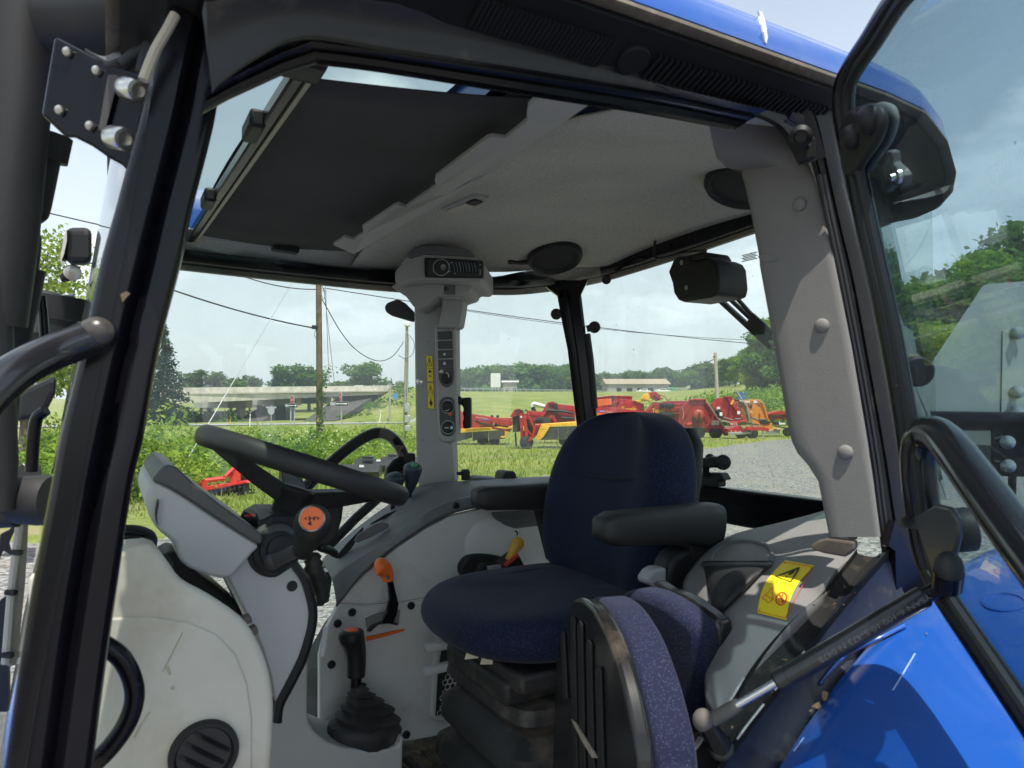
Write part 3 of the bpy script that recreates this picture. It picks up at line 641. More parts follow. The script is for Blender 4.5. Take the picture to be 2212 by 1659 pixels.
L3 = Loc(461, 96, 0); rs_ = far('roadside_marker', 'thin white post with a grey box left of the overpass columns', 'marker post', L3)
MB().box((0, 0, 1.9), (.14, .14, 4.2)).build('post', WHITE, rs_); MB().box((.6, 0, .75), (1.1, .5, 1.3)).build('box', GREYB, rs_, bevel=.04)
for px, base, h, lean, tx in ((540, 922, 1.0, .05, 'white delineator post at the road edge above the steering wheel'), (820, 914, 1.25, .15, 'leaning white delineator post near the bank'), (498, 919, .75, .02, 'short yellow and black delineator post at the road')):
    L = Loc(px, 1533 * 1.95 / (base - HOR), 0); t = far('delineator_post', tx, 'marker post', L, 'road delineators')
    MB().bar((0, 0, 0), (lean * 1.2, 0, h * 1.25), .1, .05, (0, 1, 0)).build('stake', WHITE if 'white' in tx else M('marker_yellow', (.6, .42, .05), .6), t)
    MB().box((lean * 1.0, -.04, h * 1.05), (.09, .02, .16)).build('reflector', GREYB if 'white' in tx else BLK, t)
# billboard back, buildings, cars
Lh = Loc(1071, 186, None); sb = far('billboard', 'white ribbed back of a highway sign behind the guard rail', 'billboard', Lh)
a, b = Lh((1060, 806)), Lh((1081, 837)); w = b.x - a.x
for i in range(8): MB().box((a.x + w * (i + .5) / 8, 0, (a.z + b.z) / 2), (w / 8 - .04, .1, a.z - b.z)).build('panel', WHITE, sb, 0)
for x in (a.x + .4, b.x - .4): MB().box((x, .2, b.z / 2 - .4), (.2, .2, b.z + 1.2)).build('post', GREYB, sb, 0)
SIDING = M('grey_siding', (.36, .34, .31), .8, var=.15, vscale=2); ROOFT = M('tan_roof', (.36, .285, .20), .7, var=.2, vscale=1.5); DARKW = M('dark_window', (.03, .035, .04), .15); SHING = M('pale_roof', (.62, .60, .57), .7)
def house(px, d, x0, x1, yt, ye, ridge_dx, label, roof, cat='building', depth=9, wins=()):
    L = Loc(px, d, None); t = far('building', label, cat, L); a, b = L((x0, ye)), L((x1, ye)); r = L(((x0 + x1) / 2, yt)).z
    MB().box(((a.x + b.x) / 2, depth / 2, a.z / 2 - .4), (b.x - a.x, depth, a.z + .8)).build('wall', SIDING, t, 0)
    rf = MB(); e = .5
    P0 = [(a.x - e, -e, a.z - .1), (a.x - e, depth / 2, r), (a.x - e, depth + e, a.z - .1)]
    P1 = [(b.x + e + ridge_dx, -e, a.z - .1), (b.x + e - ridge_dx, depth / 2, r), (b.x + e, depth + e, a.z - .1)]
    rf.loft([P0, P1]); rf.build('roof', roof, t, 0)
    for x, z, w, h, m in wins: MB().box((x, -.03, z), (w, .1, h)).build('window', m, t, 0)
    return t, L
house(1380, 215, 1312, 1446, 816.5, 829, 0.0, 'long low barn with a tan roof behind the feeder', ROOFT, 'barn', 14, [(-6 + i * 3.2, 1.2, 1.6, 1.6, DARKW) for i in range(5)])
house(1104, 205, 1087, 1117, 821, 825, 0.0, 'grey house with a pale roof beside the billboard', SHING, 'house', 9, [(-1, 1.2, 1, 1, DARKW), (1, 1.2, 1, 1, DARKW)])
house(866, 200, 858, 873, 822, 826, 0, 'small dark roofed house beyond the end of the overpass', M('dark_roof', (.2, .2, .21), .8), 'house', 6)
RUB = M('tyre_rubber', (.022, .022, .023), .85, var=.3, vscale=20)
def wheel(t, c, r, w, name='wheel', rim=(.6, .6, .6), axis=(0, 1, 0), n=18):
    a = V(axis).normalized(); c = V(c); o = MB().lathe(c - a * w / 2, a, [(r * .55, 0), (r * .9, 0), (r, w * .2), (r, w * .8), (r * .9, w), (r * .55, w)], n).build(name, RUB, t)
    MB().lathe(c - a * w * .42, a, [(r * .2, -.01), (r * .5, 0), (r * .56, w * .1), (r * .56, w * .74), (r * .5, w * .84), (r * .2, w * .85)], n).build('rim', M('rim_%.2f%.2f' % (rim[0], rim[2]), rim, .5), o)
    return o
def car(px, d, L_, colr, label, z=None, lift=0):
    L = Loc(px, d, z); L.o.z += lift; t = far('parked_car', label, 'car', L); h = L_ / 4.4
    cm = M('car_' + '%.2f%.2f%.2f' % colr, colr, .3, coat=.6)
    MB().prism([(x * h, -.85 * h, z_ * h) for x, z_ in [(-2.2, .3), (-2.2, .75), (-2.0, .95), (-1.15, 1.0), (1.3, 1.0), (2.0, .9), (2.2, .7), (2.2, .3)]], (0, 1.7 * h, 0)).build('body', cm, t, bevel=.06)
    MB().prism([(x * h, -.72 * h, z_ * h) for x, z_ in [(-1.35, .98), (-.8, 1.42), (.55, 1.45), (1.25, .98)]], (0, 1.44 * h, 0)).build('cabin', cm, t, bevel=.06)
    MB().prism([(x * h, -.735 * h, z_ * h) for x, z_ in [(-1.1, 1.02), (-.72, 1.34), (.5, 1.36), (1.0, 1.02)]], (0, 1.47 * h, 0)).build('window', DARKW, t)
    for x in (-1.35, 1.35):
        for y in (-.8, .8): wheel(t, (x * h, y * h, .33 * h), .33 * h, .2 * h)
    return t
car(777, 122.5, 4.4, (.75, .76, .78), 'white car driving over the overpass behind the parapet', z=0, lift=brp(777, mid_l(777), brd(777)).z - .42)
car(1432, 200, 4.4, (.72, .74, .72), 'white car parked by the barn wall')
car(1446, 204, 4.4, (.06, .32, .12), 'green car parked beside the white one at the barn')
car(1390, 202, 4.2, (.75, .75, .75), 'white car parked mid barn behind the guard rail')
Lbt = Loc(1467, 205, None); bt = far('white_boat', 'small white boat on a trailer at the barn corner', 'boat', Lbt)
MB().loft([[(x, -w, z0 + .9), (x, 0, z0), (x, w, z0 + .9)] for x, w, z0 in ((-3, .9, .9), (0, 1, .8), (2, .7, .9), (3.2, .05, 1.5))]).build('hull', WHITE, bt); MB().box((0, 0, .55), (5, 1, .12)).build('trailer', GREYB, bt)

# ---- implements parked on the grass
RED = M('implement_red', (.45, .018, .02), .42, var=.35, vscale=3, coat=.15, dirt=((.24, .10, .07), .22, 5)); DRED = M('worn_shaded_red', (.33, .022, .025), .5, var=.4, vscale=2.5, dirt=((.18, .10, .08), .3, 3)); YEL = M('implement_yellow', (.78, .43, .03), .5, var=.25, vscale=3, dirt=((.40, .26, .10), .2, 5))
ORG = M('implement_orange', (.72, .25, .02), .42, var=.2, vscale=3, coat=.2); OPAN = M('panel_orange', (.75, .13, .03), .5); SKIRT = M('rubber_skirt', (.055, .056, .058), .8, var=.35, vscale=4); CHROME = M('pale_pipe', (.66, .67, .62), .35, .2)
CHAIN = M('chain_guard', (.40, .40, .39), .5, .5, var=.5, vscale=30, bump=1, bscale=40)
def lp_(L, c, pts, dy=0.0): return [L(k(c, x, y), dy) for x, y in pts]
def plate(t, L, c, pts, name, mat, dy=0.0, th=.05, bevel=.012): return MB().prism(lp_(L, c, pts, dy), (0, th, 0)).build(name, mat, t, 0, bevel=bevel, bseg=1)
def rod(t, L, c, pts, r, name, mat, dy=0.0, n=8, sq=False):
    P = [L(k(c, p[0], p[1]), p[2] if len(p) > 2 else dy) for p in pts]
    b = MB()
    if sq:
        for a, e in zip(P[:-1], P[1:]): b.bar(a, e, 2 * r, 2 * r, (0, 1, 0))
    else: b.tube(P, r, n)
    return b.build(name, mat, t, bevel=.01 if sq else 0, bseg=1)
# mower conditioner 1
L = Loc(1040, 36.5, 0); t = far('disc_mower', 'red and yellow disc mower beside the cab console, with a long red tongue', 'mower', L)
MB().loft([lp_(L, 21, [(120, 805), (120, 750)], 0) + lp_(L, 21, [(120, 722)], 1.6), lp_(L, 21, [(960, 738), (960, 712)], 0) + lp_(L, 21, [(960, 690)], 1.6)]).build('deck_cover', YEL, t, 20)
for i in range(3): plate(t, L, 21, [(120 + 245 * i, 808 - 17 * i), (361 + 245 * i, 791 - 17 * i), (361 + 245 * i, 878 + 6 * i), (120 + 245 * i, 940 - 14 * i)], 'skirt', SKIRT, .02, .03)
plate(t, L, 21, [(845, 778), (912, 770), (880, 840), (835, 884), (780, 876), (785, 855), (845, 850)], 'end_shield', YEL, -.05)
rod(t, L, 21, [(300, 545, -.3), (640, 600, -.5), (952, 655, -.8)], .115, 'tongue', RED, sq=True)
plate(t, L, 21, [(440, 598), (560, 606), (600, 600), (660, 612), (560, 614), (470, 610)], 'stripe', M('decal_blue', (.12, .12, .55), .5), -.62, .01, 0)
put_text('lettering', 'New Holland', .11, L(k(21, 500, 580), -.64), (1, 0, -.16), (0, 0, 1), M('decal_grey', (.6, .55, .55), .6), t)
plate(t, L, 21, [(345, 560), (690, 625), (660, 720), (345, 745)], 'frame_plate', DRED, .5, .2); plate(t, L, 21, [(690, 640), (950, 660), (950, 760), (690, 740)], 'frame_plate', DRED, .6, .2)
rod(t, L, 21, [(660, 730, -.4), (930, 775, -.6)], .05, 'stay_bar', RED, sq=True); rod(t, L, 21, [(690, 690, -.4), (660, 735, -.4)], .05, 'stay_bar', RED, sq=True)
rod(t, L, 21, [(700, 690, -.5), (900, 715, -.5)], .04, 'drive_shaft', BLK)
MB().ball(L(k(21, 715, 690), -.5), .1, n=10).build('shaft_guard', BLK, t)
plate(t, L, 21, [(120, 745), (135, 480), (190, 470), (235, 520), (230, 740)], 'gearbox_frame', RED, .3, .3)
rod(t, L, 21, [(540, 590, .3), (950, 600, .3), (1000, 560, .3)], .06, 'top_beam', RED, sq=True)
rod(t, L, 21, [(410, 620, -.1), (480, 660, -.1), (640, 690, -.1)], .06, 'hydraulic_cylinder', BLK)
for x in (520, 655, 740): MB().ball(L(k(21, x, 560), .3), .09, n=8).build('hose_fitting', BLK, t)
wheel(t, L(k(21, 690, 925), .3), .28, .2, rim=(.6, .12, .03)); wheel(t, L(k(21, 520, 930), .8), .30, .22, rim=(.1, .1, .1))
for x in (645, 818): rod(t, L, 21, [(x, 500, 2.5), (x, 600, 2.5)], .02, 'marker_flag', YEL)
# mower conditioner 2
L = Loc(1140, 33.5, 0); t = far('disc_mower', 'red and yellow disc mower with red gooseneck and front wheel, nearest behind the rear pillar', 'mower', L)
MB().loft([lp_(L, 21, [(1385, 715), (1385, 680)], 0) + lp_(L, 21, [(1400, 668)], 1.4), lp_(L, 21, [(2080, 690), (2080, 636)], 0) + lp_(L, 21, [(2080, 620)], 1.4)]).build('deck_cover', YEL, t, 20)
plate(t, L, 21, [(1385, 680), (1515, 712), (1490, 762), (1420, 870), (1370, 910), (1298, 896), (1330, 830)], 'end_shield', YEL, -.06)
for i in range(4): plate(t, L, 21, [(1500 + 145 * i - (0 if i else 0), 718 - 5 * i), (1642 + 145 * i, 713 - 5 * i), (1642 + 145 * i, 905 - 4 * i), ((1380 if i == 0 else 1500 + 145 * i), 912 - 4 * i)], 'skirt', SKIRT, .02, .03)
plate(t, L, 21, [(958, 560), (1078, 545), (1082, 785), (965, 795)], 'front_curtain', SKIRT, -.1); plate(t, L, 21, [(1165, 605), (1235, 590), (1258, 720), (1250, 800), (1190, 790)], 'front_curtain', SKIRT, -.05); plate(t, L, 21, [(1255, 580), (1520, 570), (1520, 650), (1275, 662)], 'rear_curtain', SKIRT, .4)
plate(t, L, 21, [(925, 560), (985, 462), (1040, 445), (1110, 460), (1130, 520), (1200, 515), (1210, 560), (1130, 575), (1070, 545), (945, 572)], 'gooseneck', RED, -.25, .25)
rod(t, L, 21, [(1180, 500, -.05), (1420, 525, .2)], .10, 'swing_beam', RED, sq=True); rod(t, L, 21, [(1210, 545, 0), (1400, 545, .2), (1440, 500, .2)], .07, 'swing_beam', RED, sq=True)
rod(t, L, 21, [(1085, 530, -.3), (1100, 760, -.3), (1110, 960, -.2)], .075, 'frame_leg', RED, sq=True); rod(t, L, 21, [(1135, 560, -.3), (1165, 760, -.3), (1170, 880, -.3)], .075, 'frame_leg', RED, sq=True)
rod(t, L, 21, [(1205, 560, -.2), (1285, 720, -.2), (1270, 870, -.2)], .05, 'frame_leg', RED, sq=True); rod(t, L, 21, [(1290, 700, -.1), (1390, 690, 0)], .05, 'brace', RED, sq=True)
rod(t, L, 21, [(1090, 940, -.35), (1200, 920, -.35), (1245, 890, -.35)], .055, 'axle_arm', RED, sq=True); rod(t, L, 21, [(1180, 880, -.3), (1280, 860, -.25)], .05, 'brace', RED, sq=True); rod(t, L, 21, [(1180, 760, -.35), (1280, 880, -.3)], .035, 'brace', RED, sq=True)
plate(t, L, 21, [(1300, 690), (1380, 690), (1320, 850), (1280, 850)], 'side_plate', RED, .05); plate(t, L, 21, [(1085, 560), (1300, 560), (1300, 880), (1100, 900)], 'inner_frame', DRED, .35, .15)
rod(t, L, 21, [(1005, 800, -.1), (1015, 1000, -.1)], .04, 'parking_stand', BLK)
wheel(t, L(k(21, 1170, 950), -.25), .33, .34, rim=(.8, .42, .03), axis=(-.8, .6, 0)); wheel(t, L(k(21, 1740, 905), .5), .3, .22, rim=(.6, .6, .6))
for i, (x, y) in enumerate(((1000, 480), (1040, 470), (1080, 490), (1140, 480))): rod(t, L, 21, [(x, y, -.28), (x + 25, y - 18, -.3), (x + 50, y + 14, -.3)], .03, 'hydraulic_hose', BLK)
plate(t, L, 21, [(1115, 700), (1130, 700), (1140, 770), (1125, 770)], 'reflector', YEL, -.42, .01, 0)
MB().box(L(k(21, 1090, 566), -.4), (.08, .01, .08)).build('reflector', WHITE, t)
put_text('lettering', 'Discbine', .10, L(k(21, 1403, 750), -.075), (1, 0, .05), (0, 0, 1), M('decal_brown', (.35, .2, .05), .6), t)
# tall red boom with pale elbow pipe
L = Loc(1235, 38, 0); t = far('forage_blower', 'red machine with high boom, pale elbow pipe and a low red tongue', 'implement', L)
plate(t, L, 21, [(1420, 470), (1470, 365), (1500, 345), (1570, 335), (1625, 372), (1880, 400), (1890, 480), (1600, 455), (1540, 440), (1480, 450), (1440, 520)], 'boom', RED, 0, .3)
rod(t, L, 21, [(1440, 415, .3), (1290, 370, .2), (1262, 380, .2), (1256, 420, .2)], .115, 'elbow_pipe', CHROME, n=12); rod(t, L, 21, [(1262, 420, .2), (1285, 490, .2)], .12, 'pipe_collar', BLK, n=12)
for p in ([(1480, 465), (1660, 480)], [(1640, 470), (1860, 510)], [(1690, 580), (1880, 590)]): rod(t, L, 21, p, .07, 'hydraulic_cylinder', BLK, -.1)
rod(t, L, 21, [(1500, 590), (1560, 560), (1610, 650)], .09, 'lift_arm', RED, -.1, sq=True); plate(t, L, 21, [(1480, 480), (1640, 480), (1660, 640), (1560, 660), (1450, 600)], 'headstock', DRED, .25, .4)
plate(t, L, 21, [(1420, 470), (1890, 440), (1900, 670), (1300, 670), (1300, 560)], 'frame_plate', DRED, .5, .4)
for i in range(5): rod(t, L, 21, [(1500 + 30 * i, 360, -.05), (1520 + 26 * i, 400 + 8 * i, -.1), (1545 + 22 * i, 450, -.1)], .03, 'hydraulic_hose', BLK)
rod(t, L, 22, [(300, 470, -.6), (1300, 590, -.9)], .17, 'tongue', RED, sq=True)
plate(t, L, 22, [(410, 535), (500, 500), (560, 508), (470, 545)], 'stripe', M('decal_blue', (.12, .12, .55), .5), -.98, .01, 0)
put_text('lettering', 'New Holland', .12, L(k(22, 580, 530), -1.0), (1, 0, -.12), (0, 0, 1), M('decal_grey', (.6, .55, .55), .6), t)
plate(t, L, 22, [(790, 560), (865, 572), (868, 596), (795, 584)], 'reflector', YEL, -1.0, .01, 0)
plate(t, L, 22, [(400, 600), (900, 640), (900, 900), (400, 900)], 'skirt', SKIRT, -.2)
wheel(t, L(k(22, 700, 1080), -.3), .4, .3)
# bale feeder
L = Loc(1325, 46, 0); t = far('bale_feeder', 'red bale feeder with orange side panel and yellow chute above the seat', 'feeder', L)
plate(t, L, 22, [(398, 262), (690, 222), (1080, 238), (1082, 330), (720, 600), (400, 600)], 'hopper', DRED, .5, 1.6); plate(t, L, 22, [(398, 255), (690, 218), (1090, 232), (1090, 250), (690, 236), (398, 274)], 'hopper_rim', RED, .45, 1.7)
plate(t, L, 22, [(398, 300), (690, 278), (690, 400), (398, 430)], 'side_panel', OPAN, .42, .06); plate(t, L, 22, [(685, 225), (712, 225), (712, 340), (685, 340)], 'hinge_post', BLK, .4, .06); plate(t, L, 22, [(398, 470), (700, 450), (700, 640), (398, 640)], 'side_panel', OPAN, .42, .06)
plate(t, L, 22, [(720, 360), (870, 290), (1110, 320), (1300, 380), (1330, 600), (800, 600), (720, 500)], 'blower_housing', RED, .2, .7); plate(t, L, 22, [(790, 430), (870, 360), (1095, 330), (1095, 640), (760, 640), (770, 500)], 'blower_door', RED, .12, .07)
plate(t, L, 22, [(710, 350), (860, 290), (870, 310), (740, 380), (740, 500), (712, 500)], 'side_brace', DRED, .08, .06)
plate(t, L, 22, [(1110, 320), (1480, 300), (1480, 318), (1180, 345)], 'turntable', YEL, .1, .8); plate(t, L, 22, [(1310, 190), (1395, 178), (1425, 240), (1400, 320), (1255, 292)], 'chute_hood', YEL, -.1, .5, .03)
plate(t, L, 22, [(1305, 178), (1530, 148), (1610, 210), (1650, 290), (1560, 330), (1450, 270), (1395, 178)], 'chute_neck', RED, .1, .4); rod(t, L, 22, [(1480, 220, 0), (1600, 300, 0)], .05, 'hydraulic_cylinder', BLK); rod(t, L, 22, [(1610, 215, 0), (1700, 240, 0), (1760, 310, 0)], .02, 'hydraulic_hose', BLK)
plate(t, L, 22, [(1280, 540), (1350, 520), (1500, 345), (1620, 350), (1680, 500), (1640, 600), (1280, 600)], 'tailgate', DRED, .0, .5); plate(t, L, 22, [(1270, 560), (1350, 505), (1500, 350), (1515, 365), (1380, 560)], 'tailgate_edge', RED, -.06, .07)
TY = M('decal_yellow', (.85, .5, .04), .5); put_text('lettering', 'Teagle', .40, L(k(22, 1015, 482), .11), (1, 0, 0), (0, 0, 1), TY, t, .95); put_text('lettering', 'Teagle', .36, L(k(22, 1590, 515), -.03), (1, 0, 0), (0, 0, 1), TY, t, .95)
wheel(t, L(k(22, 1000, 1050), .8), .45, .3); wheel(t, L(k(22, 500, 1050), .8), .45, .3)
# red rake with stacked tyres
L = Loc(1465, 46, 0); t = far('hay_rake', 'red rake frame carrying two stacked black tyres', 'rake', L)
for (a, b), dy in (((1670, 2400), .5),): plate(t, L, 22, [(a, 330), (b, 315), (b, 700), (a, 700)], 'back_plate', DRED, dy, .2)
for yy in (385, 460, 560): rod(t, L, 22, [(1700, yy + 10, .2), (2300, yy - 10, .2)], .045, 'cross_bar', RED, sq=True)
for y0 in (400, 570):
    c = L(k(22, 1748, y0), -.1); MB().lathe(c - V((0, 0, .2)), (0, 0, 1), [(.2, 0), (.42, 0), (.48, .08), (.48, .22), (.42, .3), (.2, .3)], 20).build('tyre', RUB, t)
for x in (1720, 1800): rod(t, L, 22, [(x, 380, -.5), (x + 10, 600, -.5), (x, 760, -.4)], .04, 'tine_arm', BLK)
plate(t, L, 22, [(1830, 520), (2100, 500), (2100, 760), (1830, 760)], 'deck', DRED, .3, .6); wheel(t, L(k(22, 1900, 900), .2), .4, .25)
# folded rotary cutters
L = Loc(1520, 45, 0); t = far('rotary_cutter', 'shaded dark red folded cutter with a round hub in its wing', 'cutter', L)
plate(t, L, 23, [(-40, 460), (60, 420), (130, 340), (190, 305), (490, 300), (495, 370), (905, 905), (935, 990), (300, 940), (-40, 900)], 'wing', DRED, .1, .12); plate(t, L, 23, [(180, 300), (300, 288), (495, 292), (490, 315), (190, 322)], 'wing_edge', RED, -.05, .5)  # wing in the darker red, which also carries its shade
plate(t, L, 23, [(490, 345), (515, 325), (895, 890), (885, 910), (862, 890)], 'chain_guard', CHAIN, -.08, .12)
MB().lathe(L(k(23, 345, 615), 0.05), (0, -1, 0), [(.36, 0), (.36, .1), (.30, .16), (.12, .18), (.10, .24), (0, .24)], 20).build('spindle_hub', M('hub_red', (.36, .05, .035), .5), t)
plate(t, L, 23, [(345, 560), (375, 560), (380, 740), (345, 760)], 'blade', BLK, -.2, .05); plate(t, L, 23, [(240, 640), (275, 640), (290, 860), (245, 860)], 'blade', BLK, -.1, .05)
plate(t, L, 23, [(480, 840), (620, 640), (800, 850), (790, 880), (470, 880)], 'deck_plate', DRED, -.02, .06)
for p in ([(480, 520), (540, 620)], [(80, 570), (180, 420)], [(60, 790), (240, 830)], [(470, 850), (900, 870)], [(560, 830), (640, 600)]): rod(t, L, 23, p, .035, 'rib', RED if p[0][0] in (480, 470) else DRED, -.08, sq=True)
rod(t, L, 23, [(15, 440), (50, 560), (40, 700)], .03, 'chain', CHAIN, -.1); MB().box(L(k(23, 675, 760), -.12), (.5, .01, .3)).build('decal', M('decal_pale', (.5, .45, .42), .6, var=.6, vscale=9), t)
for x, y in ((345, 955), (680, 950)): wheel(t, L(k(23, x, y), .1), .40, .24, rim=(.25, .25, .25))
rod(t, L, 23, [(200, 780, -.3), (110, 810, -.4)], .12, 'side_skid', RED); 
for x in (600, 720, 880): MB().box(L(k(23, x, 990), -.1), (.25, .1, .15)).build('skid_shoe', BLK, t)
L = Loc(1592, 44, 0); t = far('rotary_cutter', 'bright red folded cutter with model number on its hitch', 'cutter', L)
plate(t, L, 23, [(580, 395), (722, 272), (880, 262), (905, 275), (1310, 750), (940, 740), (800, 680)], 'wing', RED, .3, .1); plate(t, L, 23, [(880, 262), (1010, 262), (1330, 760), (1245, 740), (905, 280)], 'wing_edge', RED, .1, .25)
plate(t, L, 23, [(855, 250), (900, 238), (1010, 246), (1015, 275), (880, 266)], 'wing_tip', DRED, .05, .3)
for x, y, w, h, m in ((1008, 358, .16, .32, M('reflector_amber', (.85, .35, .02), .4)), (735, 470, .2, .14, WHITE), (1132, 562, .18, .2, WHITE), (1150, 832, .2, .1, WHITE)): MB().box(L(k(23, x, y), .06 if x > 1000 else .27), (w, .012, h), (.85, 0, -.5) if x == 1008 else (1, 0, 0), (0, 1, 0), (.5, 0, .85) if x == 1008 else (0, 0, 1)).build('decal', m, t, 0)
plate(t, L, 23, [(680, 510), (740, 495), (800, 520), (850, 640), (800, 690), (760, 660), (700, 560)], 'gearbox', BLK, -.1, .35, .04); MB().box(L(k(23, 785, 590), -.13), (.16, .02, .22)).build('decal', WHITE, t, 0)
rod(t, L, 23, [(820, 650, 0), (930, 690, 0), (1020, 710, 0)], .06, 'drive_shaft', M('grey_brown', (.16, .13, .12), .6)); rod(t, L, 23, [(1060, 690, -.2), (1180, 690, -.2)], .065, 'drive_shaft', M('grey_brown', (.16, .13, .12), .6))
plate(t, L, 23, [(965, 735), (1285, 712), (1290, 745), (1165, 760), (1085, 815), (970, 815)], 'hitch_box', RED, -.25, .3); put_text('lettering', '411S', .24, L(k(23, 1035, 783), -.265), (1, 0, 0), (0, 0, 1), WHITE, t)
plate(t, L, 23, [(915, 885), (1130, 820), (1215, 870), (1260, 945), (945, 945)], 'deck', RED, -.45, 1.2); plate(t, L, 23, [(945, 948), (1385, 935), (1385, 980), (950, 1005)], 'chain_curtain', CHAIN, -.5, .04)
rod(t, L, 23, [(1270, 870, -.5), (1620, 880, -.6), (1720, 905, -.6)], .11, 'tongue', RED, sq=True); rod(t, L, 23, [(1150, 820, -.4), (1250, 930, -.5)], .06, 'brace', DRED, sq=True); rod(t, L, 23, [(1600, 870, -.6), (1612, 1050, -.6)], .055, 'jack_stand', GREYB); rod(t, L, 23, [(1250, 770, -.5), (1530, 800, -.5)], .04, 'lift_rod', BLK)
for p in ([(1270, 840), (1290, 900), (1260, 950)], [(1400, 790), (1420, 860), (1380, 940)], [(800, 720), (960, 755)]): rod(t, L, 23, p, .03, 'chain', CHAIN, -.45)
for x in (985, 1075, 1165): MB().ball(L(k(23, x, 925), -.46), .03, n=6).build('bolt', WHITE, t)
for y in ((1020, 315), (1065, 385), (1110, 462), (1160, 545), (1210, 625)): MB().ball(L(k(23, *y), .08), .025, n=6).build('bolt', WHITE, t)
for x in (1180, 1400): wheel(t, L(k(23, x, 965), .6), .36, .22)
MB().box(L(k(23, 955, 500), .26), (.1, .1, .5)).build('lug', DRED, t)
L = Loc(1645, 47, 0); t = far('rotary_cutter', 'orange folded cutter with black arrow emblem and curved edge', 'cutter', L)
plate(t, L, 23, [(1215, 325), (1345, 306), (1540, 308), (1625, 370), (1665, 470), (1725, 700), (1800, 780), (1790, 900), (1420, 800), (1350, 640), (1310, 440)], 'wing', ORG, .2, .12); plate(t, L, 23, [(1500, 315), (1560, 320), (1630, 380), (1668, 480), (1722, 690), (1690, 690), (1640, 500), (1600, 390)], 'wing_edge', ORG, .08, .14)
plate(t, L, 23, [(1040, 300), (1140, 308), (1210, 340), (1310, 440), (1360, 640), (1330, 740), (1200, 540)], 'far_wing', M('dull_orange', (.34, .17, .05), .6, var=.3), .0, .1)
rod(t, L, 23, [(1140, 330), (1220, 350), (1285, 430), (1310, 540), (1345, 680), (1350, 740)], .07, 'chain_guard', CHAIN, -.08); plate(t, L, 23, [(1040, 300), (1140, 305), (1150, 325), (1060, 325)], 'edge_bar', BLK, -.02, .1)
for dx, w in ((0, 1), (34, .7), (64, .45)): plate(t, L, 23, [(1318 + dx, 390), (1335 + dx, 375), (1340 + dx, 430), (1385, 485 - dx * .15), (1380, 497 - dx * .1), (1325 + dx, 440)], 'emblem', BLK, .185 - dx * .0004, .006, 0)
MB().box(L(k(23, 1500, 350), .185), (.52, .012, .17)).build('decal', WHITE, t, 0); MB().box(L(k(23, 1305, 350), .185), (.34, .012, .1)).build('decal', WHITE, t, 0); put_text('lettering', '2W8', .13, L(k(23, 1385, 352), .18), (1, 0, 0), (0, 0, 1), BLK, t)
plate(t, L, 23, [(1420, 810), (1700, 760), (1800, 770), (1780, 870), (1500, 900)], 'deck', ORG, -.3, .8); plate(t, L, 23, [(1640, 960), (1660, 915), (1945, 880), (1940, 985), (1700, 990)], 'chain_curtain', CHAIN, -.5, .05); plate(t, L, 23, [(1560, 860), (1950, 870), (1950, 915), (1600, 905)], 'front_plate', ORG, -.45, .1)
for p in ([(1390, 660), (1460, 690), (1530, 720)], [(1540, 700), (1670, 690)]): rod(t, L, 23, p, .065, 'drive_shaft', M('grey_brown', (.16, .13, .12), .6), -.3)
plate(t, L, 23, [(1550, 715), (1640, 700), (1760, 740), (1740, 790), (1620, 800), (1560, 770)], 'gearbox', BLK, -.35, .3); rod(t, L, 23, [(1830, 825), (2050, 860)], .04, 'lift_rod', BLK, -.6); rod(t, L, 23, [(1400, 580), (1390, 545), (1365, 560)], .035, 'hook', M('pale_hook', (.75, .6, .4), .5), .1); rod(t, L, 23, [(1550, 545), (1558, 610)], .04, 'lug', ORG, .12, sq=True)
for p in ([(1380, 760), (1560, 860)], [(1440, 740), (1600, 860)], [(1420, 850), (1520, 790)]): rod(t, L, 23, p, .03, 'chain', CHAIN, -.55)
L = Loc(1682, 47, 0); t = far('rotary_cutter', 'low dark red cutter with black hoses beside the pillar trim', 'cutter', L)
plate(t, L, 23, [(1690, 590), (1930, 525), (2150, 560), (2150, 700), (1720, 690)], 'deck', DRED, .6, .9); plate(t, L, 23, [(1690, 586), (1930, 520), (2150, 552), (2150, 600), (1710, 602)], 'deck_edge', RED, .5, .08)
rod(t, L, 23, [(1780, 690), (1800, 640), (1900, 625), (1990, 650), (2010, 720)], .04, 'hydraulic_hose', BLK, .1); plate(t, L, 23, [(1800, 730), (2060, 750), (2060, 800), (1800, 800)], 'gearbox', BLK, .0, .4); rod(t, L, 23, [(1930, 740), (1940, 800)], .05, 'hose_coupler', WHITE, -.1); MB().box(L(k(23, 1990, 778), -.1), (.4, .05, .12)).build('decal', WHITE, t); wheel(t, L(k(23, 2090, 940), .3), .3, .2)
BLUED = M('drum_blue', (.05, .14, .38), .5)
for x, tx in ((1150, 'blue drum in the brush behind the cutters, beside the leaning pole'), (1215, 'blue drum in the brush just left of the orange cutter')):
    L = Loc(k(23, x, 305)[0], 62, 0); t = far('blue_drum', tx, 'drum', L, 'blue drums'); h_ = L(k(23, x, 170)).z
    MB().lathe((0, 0, -.1), (0, 0, 1), [(.28, 0), (.3, .05), (.3, h_ * .5), (.32, h_ * .52), (.3, h_ * .55), (.3, h_), (.28, h_ + .1)], 14).build('drum_body', BLUED, t); MB().lathe((0, 0, h_), (0, 0, 1), [(.31, -.02), (.31, .02), (.28, .03)], 14).build('drum_rim', BLUED, t)
L = Loc(1594, 60, 0); o = rod(None, L, 23, [(1060, 85), (1200, 310)], .05, 'leaning_pole', M('pale_wood', (.52, .47, .38), .9)); o.location = L.o; o.rotation_euler = (0, 0, -YAW); tag(o, 'thin pale pole leaning before the blue drums', 'pole')
